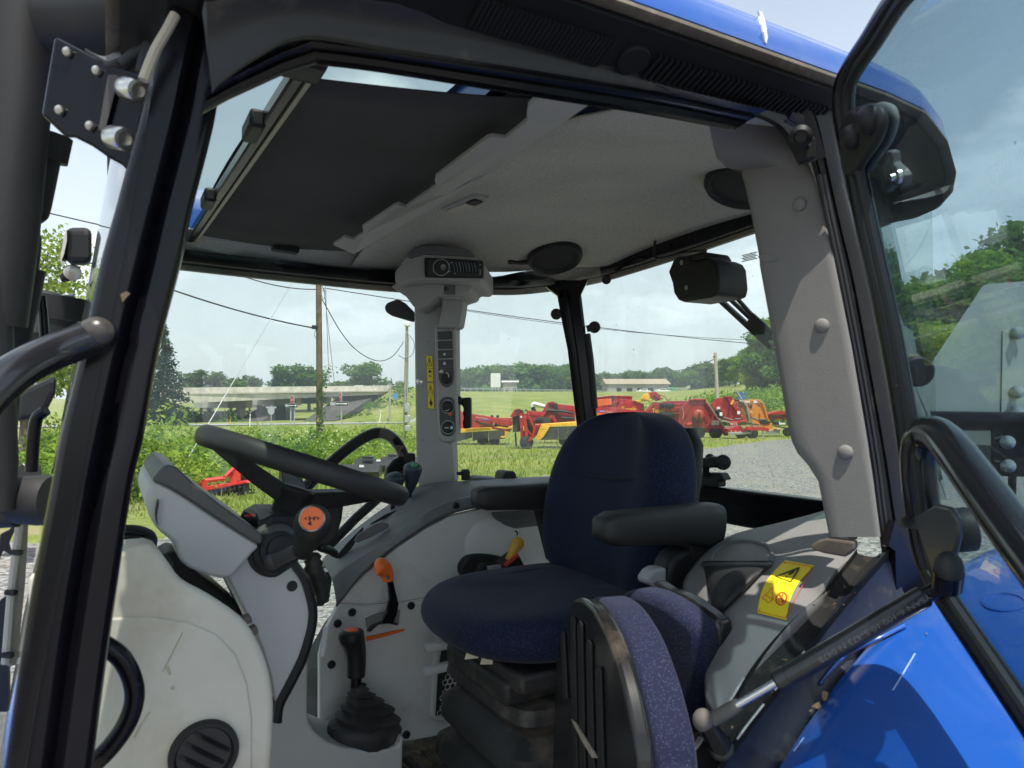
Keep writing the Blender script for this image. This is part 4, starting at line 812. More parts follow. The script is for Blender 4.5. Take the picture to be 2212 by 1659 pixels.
# red tillers and black buckets left of the utility pole
def kz(L, c, *pts, dy=0.): return lp_(L, c, pts, dy)
L = Loc(480, 15.6, 0); t = far('rotary_tiller', 'bright red rotary tiller lying on the grass behind the steering column', 'tiller', L)
TR = M('tiller_red', (.62, .016, .02), .35, coat=.4)
plate(t, L, 6, [(275, 1495), (310, 1445), (345, 1450), (350, 1560), (330, 1555)], 'end_plate', TR, -.05, .04); rod(t, L, 6, [(310, 1458, .1), (460, 1440, .3)], .05, 'top_bar', TR); plate(t, L, 6, [(330, 1495), (600, 1455), (620, 1470), (350, 1520)], 'hood', TR, 0, .5)
plate(t, L, 6, [(440, 1432), (510, 1372), (560, 1370), (560, 1460), (470, 1475), (500, 1440)], 'mast', TR, .1, .05); plate(t, L, 6, [(530, 1400), (600, 1380), (640, 1450), (560, 1470)], 'gearbox', BLK, .3, .3); rod(t, L, 6, [(460, 1430, -.05), (520, 1375, .1)], .03, 'mast_arm', TR, sq=True)
for i in range(9):
    c = L(k(6, 365 + 30 * i, 1530 - 3.4 * i), .15); MB().lathe(c - V((.03, 0, 0)), (1, 0, 0), [(.05, 0), (.16, .01), (.16, .03), (.05, .05)], 12).build('tine_disc', BLK, t)
    for a in range(3): MB().bar(c, c + V((.02, .2 * math.cos(a * 2.1 + i), .2 * math.sin(a * 2.1 + i))), .03, .03).build('tine', BLK, t)
L = Loc(35, 8.6, 0); t = far('rotary_tiller', 'red implement with white letter beyond the grab rail', 'tiller', L)
plate(t, L, 28, [(20, 300), (30, 215), (90, 190), (100, 150), (112, 200), (190, 290), (170, 420), (30, 420)], 'side_plate', TR, 0, .3); plate(t, L, 28, [(120, 130), (150, 100), (190, 130), (195, 230), (110, 200)], 'coupler', BLK, -.1, .25); put_text('lettering', 'S', .13, L(k(28, 42, 270), -.02), (1, 0, 0), (0, 0, 1), BLK, t); MB().box(L(k(28, 36, 215), -.02), (.05, .01, .05)).build('decal', WHITE, t)
plate(t, L, 28, [(-60, 300), (200, 300), (200, 430), (-60, 430)], 'deck', TR, .4, .5)
for i, (cx, cy, dd, lb) in enumerate(((1330, 1395, 19, 'black loader bucket in the weeds just right of the steering wheel spoke'), (1440, 1345, 21, 'black loader bucket behind the curved grab bar'), (1600, 1270, 22, 'shiny black loader bucket against the console base'))):
    p0 = k(6, cx, cy); L = Loc(p0[0], dd, 0); t = far('loader_bucket', lb, 'bucket', L, 'loader buckets'); t.scale = (.62, .6, .5); gb = M('bucket_black', (.03, .031, .034), .35, var=.4, vscale=4)
    MB().loft([[(x, -.1, .05), (x, -.45, .5), (x, -.05, .85), (x, .4, .8), (x, .5, .15)] for x in (-.95, .95)]).build('shell', gb, t, 30, bevel=.01)
    for x in (-.7, 0, .7): MB().bar((x, -.47, .45), (x, -.02, .9), .05, .05).build('rib', gb, t)
    MB().bar((-.97, -.1, .06), (.97, -.1, .06), .12, .03).build('cutting_edge', GREYB, t); MB().box((.2, -.3, .78), (.2, .01, .12)).build('decal', WHITE, t)
    if i: MB().box((-.3, -.3, .95), (.5, .25, .18)).build('mount', gb, t, bevel=.03)
# ================================================================ THE TRACTOR
TRAC = thing('tractor', 'blue farm tractor with black cab frame, navy seat and its side door swung open', 'tractor', (.6, 1.26, 0), 0, None, True)
DUST = (.20, .16, .12)
FRM = M('frame_black', (.005, .005, .0075), .20, var=.3, vscale=7, dirt=(DUST, .02, 4), spec=.24)
FRMD = M('frame_dusty', (.011, .011, .012), .42, var=.3, vscale=7, dirt=((.13, .10, .07), .17, 11), spec=.4)
RUBB = M('rubber_seal', (.014, .014, .015), .6); PLB = M('black_plastic', (.015, .015, .016), .48, var=.2, vscale=30, bump=.12, bscale=700, spec=.32)
FASC = M('roof_fascia_black', (.008, .008, .0095), .6, var=.3, vscale=6, dirt=((.03, .026, .02), .10, 5), bump=.1, bscale=500, spec=.25)
TRIM = M('trim_grey', (.36, .355, .345), .62, var=.06, vscale=9, bump=.25, bscale=900, dirt=((.10, .09, .08), .03, 6))
PTRIM = M('pillar_trim_grey', (.185, .18, .173), .7, var=.06, vscale=9, bump=.25, bscale=900, dirt=((.09, .08, .07), .03, 6), spec=.3)
CONS = M('console_grey', (.19, .186, .18), .6, var=.08, vscale=7, bump=.25, bscale=900, dirt=((.10, .09, .08), .04, 6))
TRIMD = M('trim_dark_grey', (.115, .118, .12), .55, var=.12, vscale=9, bump=.2, bscale=900, dirt=((.26, .22, .17), .05, 7))
SIDE = M('side_panel_grey', (.60, .60, .58), .58, var=.06, vscale=5, bump=.22, bscale=800, dirt=((.24, .21, .17), .18, 6))
DASH = M('dash_pale_grey', (.58, .555, .475), .5, var=.12, vscale=3, bump=.15, bscale=700, dirt=((.36, .29, .19), .38, 3.5))
POD = M('pod_grey', (.50, .50, .48), .45, var=.05, vscale=5, bump=.15, bscale=700)
PODD = M('pod_dark', (.075, .075, .075), .42, var=.1, vscale=9, bump=.12, bscale=700)
BLUE = M('tractor_blue', (.012, .082, .37), .26, var=.05, vscale=3, coat=.55, dirt=((.09, .15, .32), .34, 4))
ORAN = M('orange_plastic', (.80, .14, .015), .42); YELK = M('yellow_knob', (.62, .36, .03), .5, var=.25, vscale=40); STICK = M('sticker_yellow', (.86, .68, .02), .4); INK = M('ink_black', (.02, .02, .02), .5); INKR = M('ink_red', (.6, .05, .03), .5)
STEELB = M('bright_steel', (.60, .59, .56), .28, 1.0, var=.2, vscale=30); WPL = M('white_mark', (.65, .66, .66), .5); CARB = M('dark_panel', (.035, .036, .038), .35)
G_SIDE = glass('tinted_glass', (.78, .845, .805), .02, 1, 0); G_REAR = glass('rear_glass', (.78, .845, .805), .035, 1, .085); G_DOOR = glass('door_glass', (.61, .71, .745), .025, 1, .05); G_ROOF = glass('roof_glass', (.58, .68, .64), .02); G_EDGE = glass('glass_edge', (.40, .62, .56), .05)
def liner_mat():
    m = M('headliner', (.27, .265, .25), .95, var=.0); N, L = m.node_tree.nodes, m.node_tree.links; p = N['Principled BSDF']; t = N.new('ShaderNodeTexCoord')
    n = N.new('ShaderNodeTexNoise'); n.inputs['Scale'].default_value = 330; n.inputs['Detail'].default_value = 3; L.new(t.outputs['Object'], n.inputs['Vector'])
    r = N.new('ShaderNodeValToRGB'); r.color_ramp.elements[0].position = .35; r.color_ramp.elements[1].position = .65; r.color_ramp.elements[0].color = (.42, .412, .385, 1); r.color_ramp.elements[1].color = (.66, .645, .60, 1); L.new(n.outputs['Fac'], r.inputs['Fac'])
    n2 = N.new('ShaderNodeTexNoise'); n2.inputs['Scale'].default_value = 4; n2.inputs['Detail'].default_value = 4; L.new(t.outputs['Object'], n2.inputs['Vector'])
    mx_ = N.new('ShaderNodeMixRGB'); mx_.blend_type = 'MULTIPLY'; mx_.inputs['Fac'].default_value = .35; L.new(r.outputs['Color'], mx_.inputs['Color1']); L.new(n2.outputs['Fac'], mx_.inputs['Color2'])
    L.new(mx_.outputs['Color'], p.inputs['Base Color']); b = N.new('ShaderNodeBump'); b.inputs['Strength'].default_value = .5; b.inputs['Distance'].default_value = .002; L.new(n.outputs['Fac'], b.inputs['Height']); L.new(b.outputs['Normal'], p.inputs['Normal']); return m
LINER = liner_mat()
def fabric_mat(name, base, dot, thr, axis_mask=True, scale=190):
    """navy cloth; woven light dots on the bolsters and the front of the cushions"""
    m = bpy.data.materials.new(name); m.use_nodes = True; N, L = m.node_tree.nodes, m.node_tree.links; p = N['Principled BSDF']; p.inputs['Roughness'].default_value = .85; p.inputs['Sheen Weight'].default_value = .08; p.inputs['Specular IOR Level'].default_value = .25
    t = N.new('ShaderNodeTexCoord'); v = N.new('ShaderNodeTexVoronoi'); v.inputs['Scale'].default_value = scale; v.inputs['Randomness'].default_value = .85
    L.new(t.outputs['Object'], v.inputs['Vector'])
    lt = N.new('ShaderNodeMapRange'); lt.inputs['From Min'].default_value = thr + .07; lt.inputs['From Max'].default_value = thr - .07; L.new(v.outputs['Distance'], lt.inputs['Value'])
    fac = lt.outputs['Result']
    if axis_mask:
        s = N.new('ShaderNodeSeparateXYZ'); L.new(t.outputs['Object'], s.inputs[0])
        def rngn(inp, a, b):
            q = N.new('ShaderNodeMapRange'); q.inputs['From Min'].default_value = a; q.inputs['From Max'].default_value = b; L.new(inp, q.inputs['Value']); return q.outputs['Result']
        def mth(op, a, b):
            q = N.new('ShaderNodeMath'); q.operation = op
            for i, w in enumerate((a, b)):
                if isinstance(w, (int, float)): q.inputs[i].default_value = w
                else: L.new(w, q.inputs[i])
            return q.outputs[0]
        side = rngn(mth('ABSOLUTE', mth('SUBTRACT', s.outputs['Y'], 1.26), 0), .125, .15); front = rngn(s.outputs['X'], .69, .64)
        fac = mth('MULTIPLY', fac, mth('MAXIMUM', side, front))
    n = N.new('ShaderNodeTexNoise'); n.inputs['Scale'].default_value = 420; n.inputs['Detail'].default_value = 2; L.new(t.outputs['Object'], n.inputs['Vector'])
    r = N.new('ShaderNodeValToRGB'); r.color_ramp.elements[0].color = tuple(x * .8 for x in base) + (1,); r.color_ramp.elements[1].color = tuple(x * 1.2 for x in base) + (1,); L.new(n.outputs['Fac'], r.inputs['Fac'])
    mi = N.new('ShaderNodeMixRGB'); mi.inputs['Color2'].default_value = (*dot, 1); L.new(fac, mi.inputs['Fac']); L.new(r.outputs['Color'], mi.inputs['Color1']); L.new(mi.outputs['Color'], p.inputs['Base Color'])
    b = N.new('ShaderNodeBump'); b.inputs['Strength'].default_value = .5; b.inputs['Distance'].default_value = .001; L.new(n.outputs['Fac'], b.inputs['Height']); L.new(b.outputs['Normal'], p.inputs['Normal']); return m
NAVY = fabric_mat('seat_fabric', (.0055, .010, .036), (.020, .028, .070), .34, True, 240); NAVY2 = fabric_mat('folding_seat_fabric', (.007, .010, .034), (.030, .036, .070), .30, False, 300)

yN = lambda px: .68 - (px - 660) / 1090 * .085            # the door side of the cab, slightly tapering
def lineN(*pts): return [onY(p, yN(p[0])) for p in pts]
# ---- roof shell with skylight opening
RX0, RX1, RY0, RY1, RZ = -.008, 1.47, .55, 1.97, 2.355
def rrect(x0, x1, y0, y1, rf, rr, n=10):
    P = []
    for cx, cy_, r, a0 in ((x0 + rf, y0 + rf, rf, 180), (x1 - rr, y0 + rr, rr, 270), (x1 - rr, y1 - rr, rr, 0), (x0 + rf, y1 - rf, rf, 90)):
        for j in range(n + 1): a = math.radians(a0 + 90 * j / n); P.append((cx + r * math.cos(a), cy_ + r * math.sin(a)))
        nx = {180: (x1 - rr, y0), 270: (x1, y1 - rr), 0: (x0 + rf, y1), 90: (x0, y0 + rf)}[a0]; q = P[-1]
        for j in range(1, 14): P.append((q[0] + (nx[0] - q[0]) * j / 14, q[1] + (nx[1] - q[1]) * j / 14))
    return P
def rz(x, y): return RZ - .04 * sm(x, .95, 1.2) * (1 - sm(y, .7, 1.0)) + .17 * sm(y, .95, 1.25) * sm(x, 1.1, 1.42) + .06 * sm(y, 1.4, 1.8)
def ring(i, r, top=False): return [V((x, y, rz(x, y) + r)) for x, y in rrect(RX0 + i, RX1 - i, RY0 + i, RY1 - i, max(.14 - i, .04), max(.60 - i, .2))]
hole = [V((x, y, 2.47 - .045 * (y - .84))) for x, y in rrect(.02, .48, .84, 1.87, .04, .04)]
outer = ring(.07, .077)
rf_ = MB(); loops = [ring(.012, -.004), ring(0, .004), ring(.004, .03), ring(.02, .052), ring(.07, .077)] + [[a.lerp(b, t) + V((0, 0, (.005 + .10 * sm(a.lerp(b, t).x, .5, .85)) * math.sin(math.pi * t) * sm(a.lerp(b, t).y, .78, 1.15))) for a, b in zip(outer, hole)] for t in (.15, .35, .5, .7, .85, 1)] + [[p - V((0, 0, .05)) for p in hole]]
rf_.loft(loops, caps=False); ROOF = rf_.build('roof', BLUE, TRAC, 60, label='bright blue roof shell with a white scrape on its side')
sk = MB(); sk.add([(0.01, .83, 2.462), (.49, .83, 2.462), (.49, 1.88, 2.415), (.01, 1.88, 2.415)], [(0, 1, 2, 3)]); sk.build('skylight', G_ROOF, ROOF, 0)
fa = MB(); fa.loft([ring(.010, -.003), ring(.012, -.012), ring(.03, -.016), ring(.072, -.032), ring(.085, -.028), ring(.085, .02)], caps=False); FA = fa.build('roof_fascia', FASC, TRAC, 35)
sm_ = MB(); sm_.loft([ring(-.0015, .001), ring(-.003, -.004), ring(.004, -.009), ring(.012, -.006)], caps=False); sm_.build('roof_seam', M('seam_dusty', (.09, .075, .055), .7, dirt=((.3, .25, .18), .3, 30)), ROOF, 60)
sc = [onY(p, .5485) for p in kk(3, (1272, 70), (1280, 90), (1286, 130), (1300, 200), (1312, 265), (1316, 282), (1324, 270), (1318, 200), (1310, 130), (1290, 90))]
def on_roof_side(p, lift=.001):
    """point of the roof's side skin seen in direction p"""
    best = None
    for i_, r_ in ((0, .004), (.004, .03), (.02, .052)):
        q = onY(p, RY0 + i_ - lift)
        if best is None or q.z >= RZ + r_ - .001: best = q
    return best
MB().prism([on_roof_side((p_[0], p_[1])) for p_ in kk(3, (1268, 68), (1290, 80), (1308, 130), (1318, 190), (1326, 240), (1318, 282), (1310, 268), (1300, 205), (1288, 150), (1278, 100))], (0, .003, 0)).build('paint_scrape', WHITE, ROOF, 0)
def fas(x, t): a, b = V((x, RY0 + .032, RZ - .018)), V((x, RY0 + .070, RZ - .032)); return a.lerp(b, t)
sl = MB(); dA = (fas(0, 1) - fas(0, 0)).normalized(); nA = V((1, 0, 0)).cross(dA).normalized(); nA = -nA if nA.z > 0 else nA
slm = MB().box((0, 0, 0), (.0042, .034, .006), V((1, 0, 0)), dA, nA).mesh('vent_slat'); slm.materials.append(FASC)
def fx(px, y): return onp((px, y), fas(0, .5), nA).x
def slats(xa, xb, n):
    for i in range(n):
        o = bpy.data.objects.new('vent_slat', slm); col.objects.link(o); o.location = fas(xa + (xb - xa) * i / (n - 1), .5) + nA * .001; attach(o, FA)
slats(.30, fx(1345, 62), 30); slats(fx(1448, 92), .80, 34)
cp = fas(fx(1413, 72), .48); MB().lathe(cp, nA, [(.019, -.002), (.019, .002), (.0175, .004), (.001, .004)], 28).build('access_cap', FASC, FA)

# ---- door opening: front pillar, header, rear pillar
AR = [(540, -60), (505, 45), (483, 140), (463, 267), (417, 450), (392, 571), (345, 754), (312, 938), (286, 1051), (253, 1271), (227, 1454), (200, 1659), (188, 1740)]
AL = [(405, -80), (350, 60), (330, 140), (298, 267), (250, 450), (216, 571), (176, 754), (130, 938), (110, 1051), (68, 1271), (38, 1454), (8, 1659), (-6, 1740)]
PA = [(0, -.06), (0, 0), (.03, .008), (.10, .0125), (.40, .014), (.46, .010), (.50, .002), (.55, -.003), (.60, .001), (.64, .008), (.70, .0105), (.90, .0095), (.96, .005), (1, -.004), (1, -.06)]
MB().strip(cr([onY(p, .74) for p in AL], 3), cr([onY(p, .74) for p in AR], 3), PA, (0, -1, 0)).build('front_pillar', FRM, TRAC, 40)
HB = [(0, -.012), (0, 0), (.08, .007), (.2, .003), (.34, -.001), (.42, .003), (.54, .001), (.62, -.004), (.72, -.002), (.94, -.004), (1, -.010), (1, -.014)]
MB().strip(lineN((455, 172), (498, 147), (600, 93), (664, 65)), lineN((440, 236), (498, 204), (612, 152), (690, 127)), HB, (0, -1, 0)).build('header_corner', FRM, TRAC, 40)
MB().strip(cr(lineN((657, 66), (840, 93), (1217, 152), (1450, 193), (1600, 228), (1650, 239)), 4), cr(lineN((686, 127), (840, 146), (1178, 201), (1400, 236), (1540, 262), (1600, 274)), 4), HB, (0, -1, 0)).build('door_header', FRM, TRAC, 40)
yO = lambda px: .634 - (px - 660) / 1090 * .03
def lineO(*pts): return [onY(p, yO(p[0])) for p in pts]
up2 = [(440, 10), (480, 4), (551, -8), (658, -10), (831, 14), (998, 40), (1217, 93), (1450, 155), (1550, 180), (1645, 198), (1700, 212), (1738, 247), (1756, 300), (1768, 345)]
lo2 = [(462, 190), (484, 168), (560, 115), (662, 72), (838, 98), (1000, 123), (1217, 158), (1440, 197), (1535, 219), (1612, 236), (1660, 250), (1700, 275), (1728, 322), (1742, 352)]
HO = [(0, -.012), (0, .008), (.06, .012), (.16, .009), (.3, .001), (.55, -.003), (.8, -.002), (1, -.004), (1, -.012)]
MB().strip(cr(lineO(*up2), 4), cr(lineO(*lo2), 4), HO, (0, -1, 0)).build('header_surround', FRMD, TRAC, 40)
BL = [(1690, 270), (1735, 300), (1763, 377), (1780, 463), (1790, 510), (1813, 619), (1850, 817), (1879, 989), (1894, 1106), (1905, 1180), (1915, 1260)]
BR = [(1790, 150), (1800, 220), (1822, 377), (1843, 463), (1858, 520), (1884, 619), (1920, 817), (1952, 989), (1972, 1106), (1985, 1180), (1998, 1260)]
PB = [(0, -.03), (0, -.012), (.06, -.004), (.10, 0), (.14, -.005), (.18, 0), (.34, .004), (.42, -.002), (.48, .003), (.80, .006), (.92, .004), (1, -.003), (1, -.03)]
MB().strip(cr([onY(p, .606) for p in BL], 3), cr([onY(p, .59) for p in BR], 3), PB, (-.8, -.6, 0)).build('rear_pillar', FRMD, TRAC, 40)
for dx in (0, 9): MB().tube(cr([onY((p[0] + 6 + dx, p[1]), .600 - dx * .0003) for p in BL[2:]], 4), .0032, 8).build('door_seal', RUBB, TRAC)
# seal bump at the top corner
la = sub_thing('door_striker', TRAC); MB().lathe(at(k(3, 1540, 885), .83), ray(k(3, 1540, 885)) * -1, [(.013, 0), (.013, .010), (.008, .014), (.007, .008), (.001, .008)], 20).build('striker_ring', PLB, la); MB().box(at(k(3, 1572, 975), .84), (.014, .02, .03)).build('striker_base', PLB, la, bevel=.004)

# ---- grey trim on the rear pillar
NT = V((-.94, -.34, 0)).normalized(); T0 = V((.822, .606, 2))
tl_ = [(1520, 256), (1528, 296), (1538, 335), (1560, 356), (1592, 367), (1600, 392), (1613, 450), (1632, 553), (1633, 571), (1665, 747), (1694, 919), (1703, 955), (1715, 980), (1738, 1006), (1760, 1040), (1772, 1100), (1784, 1160)]
tr_ = [(1664, 246), (1690, 272), (1712, 303), (1727, 328), (1746, 354), (1757, 380), (1777, 450), (1796, 535), (1799, 552), (1838, 747), (1867, 919), (1873, 955), (1877, 985), (1881, 1010), (1886, 1045), (1893, 1100), (1901, 1160)]
dl_ = {0: .93, 1: .95, 2: .975, 3: .99}
rows = []
for i, (a, b) in enumerate(zip(tl_, tr_)):
    A_ = at(a, dl_[i]) if i in dl_ else onp(a, T0, NT); B_ = onp(b, T0, NT); row = []
    for t in (-.02, 0, .05, .12, .3, .5, .7, .9, .965, 1.0, 1.0):
        p = A_.lerp(B_, max(0, t)); e = max(t, 0); p = p - NT * (.014 * max(0, 1 - e / .10) ** 2)
        if i < 4: p = p + NT * (.018 * math.sin(math.pi * e) * (1 - i / 4))
        row.append(p)
    row[0] = A_ + V((.05, .012, 0)) - NT * .01; row[-1] = B_ + V((.012, .012, 0)); row[-2] = B_ - NT * .003
    rows.append(row)
PT = MB().grid([cr(r, 1) for r in rows]).build('pillar_trim', PTRIM, TRAC, 60, label='grey plastic pillar cover, sunlit along its door edge')
for p in kk(9, (318, 562), (457, 1308)) + [k(3, 1533, 1325)]:
    c = onp(p, T0, NT); MB().lathe(c, NT, [(.0098, -.002), (.0098, .001), (.0085, .004), (.005, .0058), (.0005, .0062)], 20).build('push_rivet', PTRIM, PT)
MB().prism([onp(p, T0 + NT * .001, NT) for p in kk(8, (845, 150), (900, 140), (960, 155), (970, 175), (910, 185), (860, 180))], NT * .0006).build('scuff_mark', M('scuff', (.16, .158, .155), .8), PT, 0)

# ---- far rails, pillars and windows
def corner(p):
    if p[0] < 1100: return onY(p, 1.90)
    if p[0] > 1330: return onX(p, 1.37)
    t = (p[0] - 1100) / 230; return onY(p, 1.90).lerp(onX(p, 1.37), t * t * (3 - 2 * t))
rl_u = [(330, 531), (620, 565), (850, 588), (1042, 598), (1120, 588), (1196, 571), (1290, 553), (1382, 530), (1500, 488), (1613, 450), (1720, 414)]
rl_l = [(330, 562), (620, 594), (850, 616), (1042, 622), (1120, 622), (1196, 614), (1290, 597), (1382, 570), (1500, 532), (1613, 493), (1720, 458)]
PR = [(0, -.05), (0, .0), (.12, .012), (.5, .014), (.88, .012), (1, 0), (1, -.05)]
toward = [(V((EYE.x, EYE.y, 0)) - V((p.x, p.y, 0))).normalized() for p in cr([corner(q) for q in rl_u], 4)]
MB().strip(cr([corner(q) for q in rl_u], 4), cr([corner(q) for q in rl_l], 4), PR, toward).build('roof_rail', FRM, TRAC, 45)
SEAL = M('window_seal_pale', (.26, .24, .20), .7, var=.2)
MB().strip(cr([corner((p[0], p[1] + 1)) + V((.012, .012, 0)) for p in rl_l], 4), cr([corner((p[0], p[1] + 11)) + V((.012, .012, 0)) for p in rl_l], 4), [(0, 0), (1, 0), (1, -.02), (0, -.02)], toward).build('window_seal', SEAL, TRAC, 45)
RWIN = MB().add([(.02, 1.79, 1.2), (.8, 1.95, 1.2), (.8, 1.95, 2.36), (.06, 1.84, 2.34)], [(0, 1, 2, 3)]).build('right_window', G_SIDE, TRAC, 0)
q_ = cr([V((.86, 1.955, 0)), V((1.05, 1.95, 0)), V((1.2, 1.915, 0)), V((1.34, 1.86, 0)), V((1.405, 1.79, 0))], 5)
MB().grid([[V((p.x, p.y, z)) for p in q_] for z in (1.55, 1.95, 2.42)]).build('right_quarter_window', G_REAR, TRAC, 180)
REARW = MB().add([(1.405, .80, 1.40), (1.405, 1.79, 1.40), (1.405, 1.79, 2.46), (1.405, .80, 2.46)], [(0, 1, 2, 3)]).build('rear_window', G_REAR, TRAC, 0)
wsr = []
for z, xb in ((1.30, -.10), (1.7, -.05), (2.1, .01), (2.40, .05)):
    wsr.append([V((xb - .045 * math.sin(math.pi * (y - .72) / 1.08), y, z)) for y in np.linspace(.72, 1.80, 15)])
MB().grid(wsr).build('windscreen', G_SIDE, TRAC, 180)
MB().bar((.03, .75, 2.40), (.03, 1.8, 2.40), .05, .05).build('front_header', FRM, TRAC, bevel=.008)
MB().tube([(.06, 1.79, 2.36), (.0, 1.79, 2.0), (-.06, 1.79, 1.3)], .03, 10).build('far_front_pillar', FRM, TRAC)
# rear right pillar
NC = V((-.56, -.83, 0)).normalized(); C0 = V((1.27, 1.84, 2))
cl = [(1198, 606), (1213, 690), (1226, 754), (1248, 934), (1262, 1010), (1270, 1060)]; cr2 = [(1252, 606), (1262, 690), (1269, 754), (1288, 908), (1298, 1010), (1304, 1060)]
CP = MB().strip([onp(p, C0, NC) for p in cl], [onp(p, C0, NC) for p in cr2], [(0, -.05), (0, 0), (.3, .012), (.42, .014), (.5, .004), (.9, .006), (1, 0), (1, -.05)], NC).build('rear_corner_pillar', FRM, TRAC, 35)
MB().prism([onp(p, C0 + NC * .02, NC) for p in kk(7, (952, 330), (1205, 285), (1150, 400), (1135, 350), (1040, 350), (1035, 392))], -NC * .03).build('gusset', FRM, CP, 0)
P_ = [onp(p, C0 + NC * .0, NC) for p in kk(7, (1195, 610), (1215, 760), (1240, 1050))]; MB().tube(P_, .0115, 10).build('window_strut', PLB, CP)
MB().tube([P_[-1], onp(k(7, 1245, 1120), C0, NC)], .006, 8).build('strut_rod', FRM, CP)
for x, y, r in ((1240, 570, .019), (1015, 493, .018), (1310, 290, .015)):
    c = onp(k(7, x, y), C0 - NC * .01, NC); MB().lathe(c, ray(k(7, x, y)) * -1, [(r, -.01), (r, .004), (r * .85, .008), (r * .4, .009), (.001, .009)], 22).build('hinge_knob', PLB, CP)
MB().bar(onp(k(7, 1195, 580), C0, NC), onp(k(7, 1240, 570), C0, NC), .015, .02).build('hinge_arm', PLB, CP)
# rear window frame, latch, wiper
XR = 1.36
def xr(p, dx=0): return onX(p, XR + dx)
MB().prism([xr(p) for p in [(1420, 1034), (1494, 1045), (1767, 1080), (1830, 1088), (1830, 1170), (1614, 1141), (1540, 1127), (1420, 1110)]], (.04, 0, 0)).build('rear_sill', FRM, TRAC, 0, bevel=.006)
MB().prism([xr(p, -.004) for p in [(1420, 1072), (1540, 1088), (1800, 1120), (1800, 1126), (1540, 1094), (1420, 1078)]], (.01, 0, 0)).build('sill_crease', FRM, TRAC, 0)
lt = sub_thing('window_latch', TRAC)
MB().prism([xr(p, -.02) for p in kk(8, (475, 1465), (480, 1420), (500, 1425), (620, 1428), (645, 1470), (610, 1475), (610, 1512), (475, 1505))], (.03, 0, 0)).build('latch_base', PLB, lt, 0, bevel=.004)
MB().prism([xr(p, -.05) for p in kk(8, (440, 1345), (545, 1338), (560, 1330), (590, 1335), (600, 1395), (545, 1400), (440, 1392))], (.025, 0, 0)).build('latch_handle', PLB, lt, 0, bevel=.004)
MB().tube([xr(k(8, 540, 1395), -.03), xr(k(8, 540, 1440), -.02)], .009, 10).build('latch_stem', PLB, lt)
MB().lathe(xr(k(8, 640, 1366), -.03), ray(k(8, 640, 1366)) * -1, [(.019, -.02), (.0195, .0), (.018, .006), (.009, .008), (.008, .014), (.001, .015)], 24).build('latch_roller', PLB, lt)
MB().tube([xr(k(8, 575, 1365), -.03), xr(k(8, 640, 1368), -.035)], .014, 12).build('latch_bar', PLB, lt)
MB().lathe(xr(k(8, 563, 1345), -.02), ray(k(8, 563, 1345)) * -1, [(.013, -.02), (.013, 0), (.011, .005), (.001, .006)], 20).build('latch_roller', PLB, lt)
wp = sub_thing('wiper_motor', TRAC)
front = kk(8, (312, 245), (345, 165), (375, 150), (430, 150), (455, 185), (545, 165), (580, 180), (600, 215), (610, 330), (600, 380), (560, 395), (400, 422), (370, 410), (345, 370), (335, 310))
MB().prism([xr(p, -.12) for p in front], (.10, -.004, 0)).build('motor_cover', PLB, wp, 30, bevel=.008, bseg=3)
MB().prism([xr(p, -.115) for p in kk(8, (400, 150), (520, 122), (545, 165), (455, 185))], (.09, 0, 0)).build('cover_top', PLB, wp, 0, bevel=.006)
for x, y in ((400, 190), (428, 338)): MB().lathe(xr(k(8, x, y), -.121), (-1, 0, 0), [(.006, 0), (.006, .003), (.001, .003)], 12).build('screw', STEELB, wp)
MB().tube(cr([xr(k(8, x, y), -.03) for x, y in ((240, 60), (235, 140), (270, 165), (420, 130), (540, 120))], 4), .004, 8).build('washer_hose', PLB, wp)
wa = sub_thing('wiper_arm', TRAC)
for (a, b), w in ((((605, 395), (925, 690)), .006), (((655, 380), (930, 640)), .0045), (((700, 375), (830, 520)), .004)): MB().bar(onX(k(8, *a), 1.42), onX(k(8, *b), 1.42), w * 2, w * 2).build('wiper_rod', PLB, wa)
MB().bar(onX(k(8, 800, 515), 1.418), onX(k(8, 920, 625), 1.418), .03, .006, (1, 0, 0)).build('wiper_blade', PLB, wa)
lab = MB(); 
for i in range(5): lab.box(onX(k(8, 796, 138 + 9 * i), 1.401), (.001, .05 - .01 * (i % 2), .0022))
lab.build('glass_print', M('print_dark', (.3, .34, .34), .6), REARW, 0)

# ---- headliner, speakers, shade
def hz_(x, y): return 2.302 + .108 * (1 - .55 * sm(x, 1.12, 1.38)) * math.sin(math.pi * min(1, max(0, (y - .60) / 1.34))) + .066 * sm(x, .45, 1.35) + .02 * (y - .6) / 1.3
def edge_y(x): return .63 if x < .84 else max(.63, 1.15 - .58 * math.sqrt(max(0, 1 - min(1, (x - .87) / .60) ** 2)) + .02) if x > .87 else .63
xs = np.linspace(.565, 1.40, 24)
HL = MB().grid([[V((x, y, hz_(x, y))) for y in np.linspace(edge_y(x), 1.93 - .6 * (edge_y(x) - .63), 24)] for x in xs]).build('headliner', LINER, TRAC, 180, solid=.004)
MB().tube(cr([V((.53, y, 2.405 + .034 * math.sin(math.pi * (y - .74) / 1.08))) for y in np.linspace(.74, 1.82, 9)], 2), .030, 14).build('shade_roller', FRM, TRAC)
MB().grid([[V((x, y, 2.44 + .03 * math.sin(math.pi * (y - .64) / 1.28))) for y in np.linspace(.66, 1.92, 9)] for x in (.47, .62)]).build('roller_cover', PLB, TRAC, 180)
def on_ceil(p):
    d = .5
    while d < 3:
        q = at(p, d)
        if q.z > hz_(q.x, q.y): return q
        d += .004
    return at(p, 1.5)
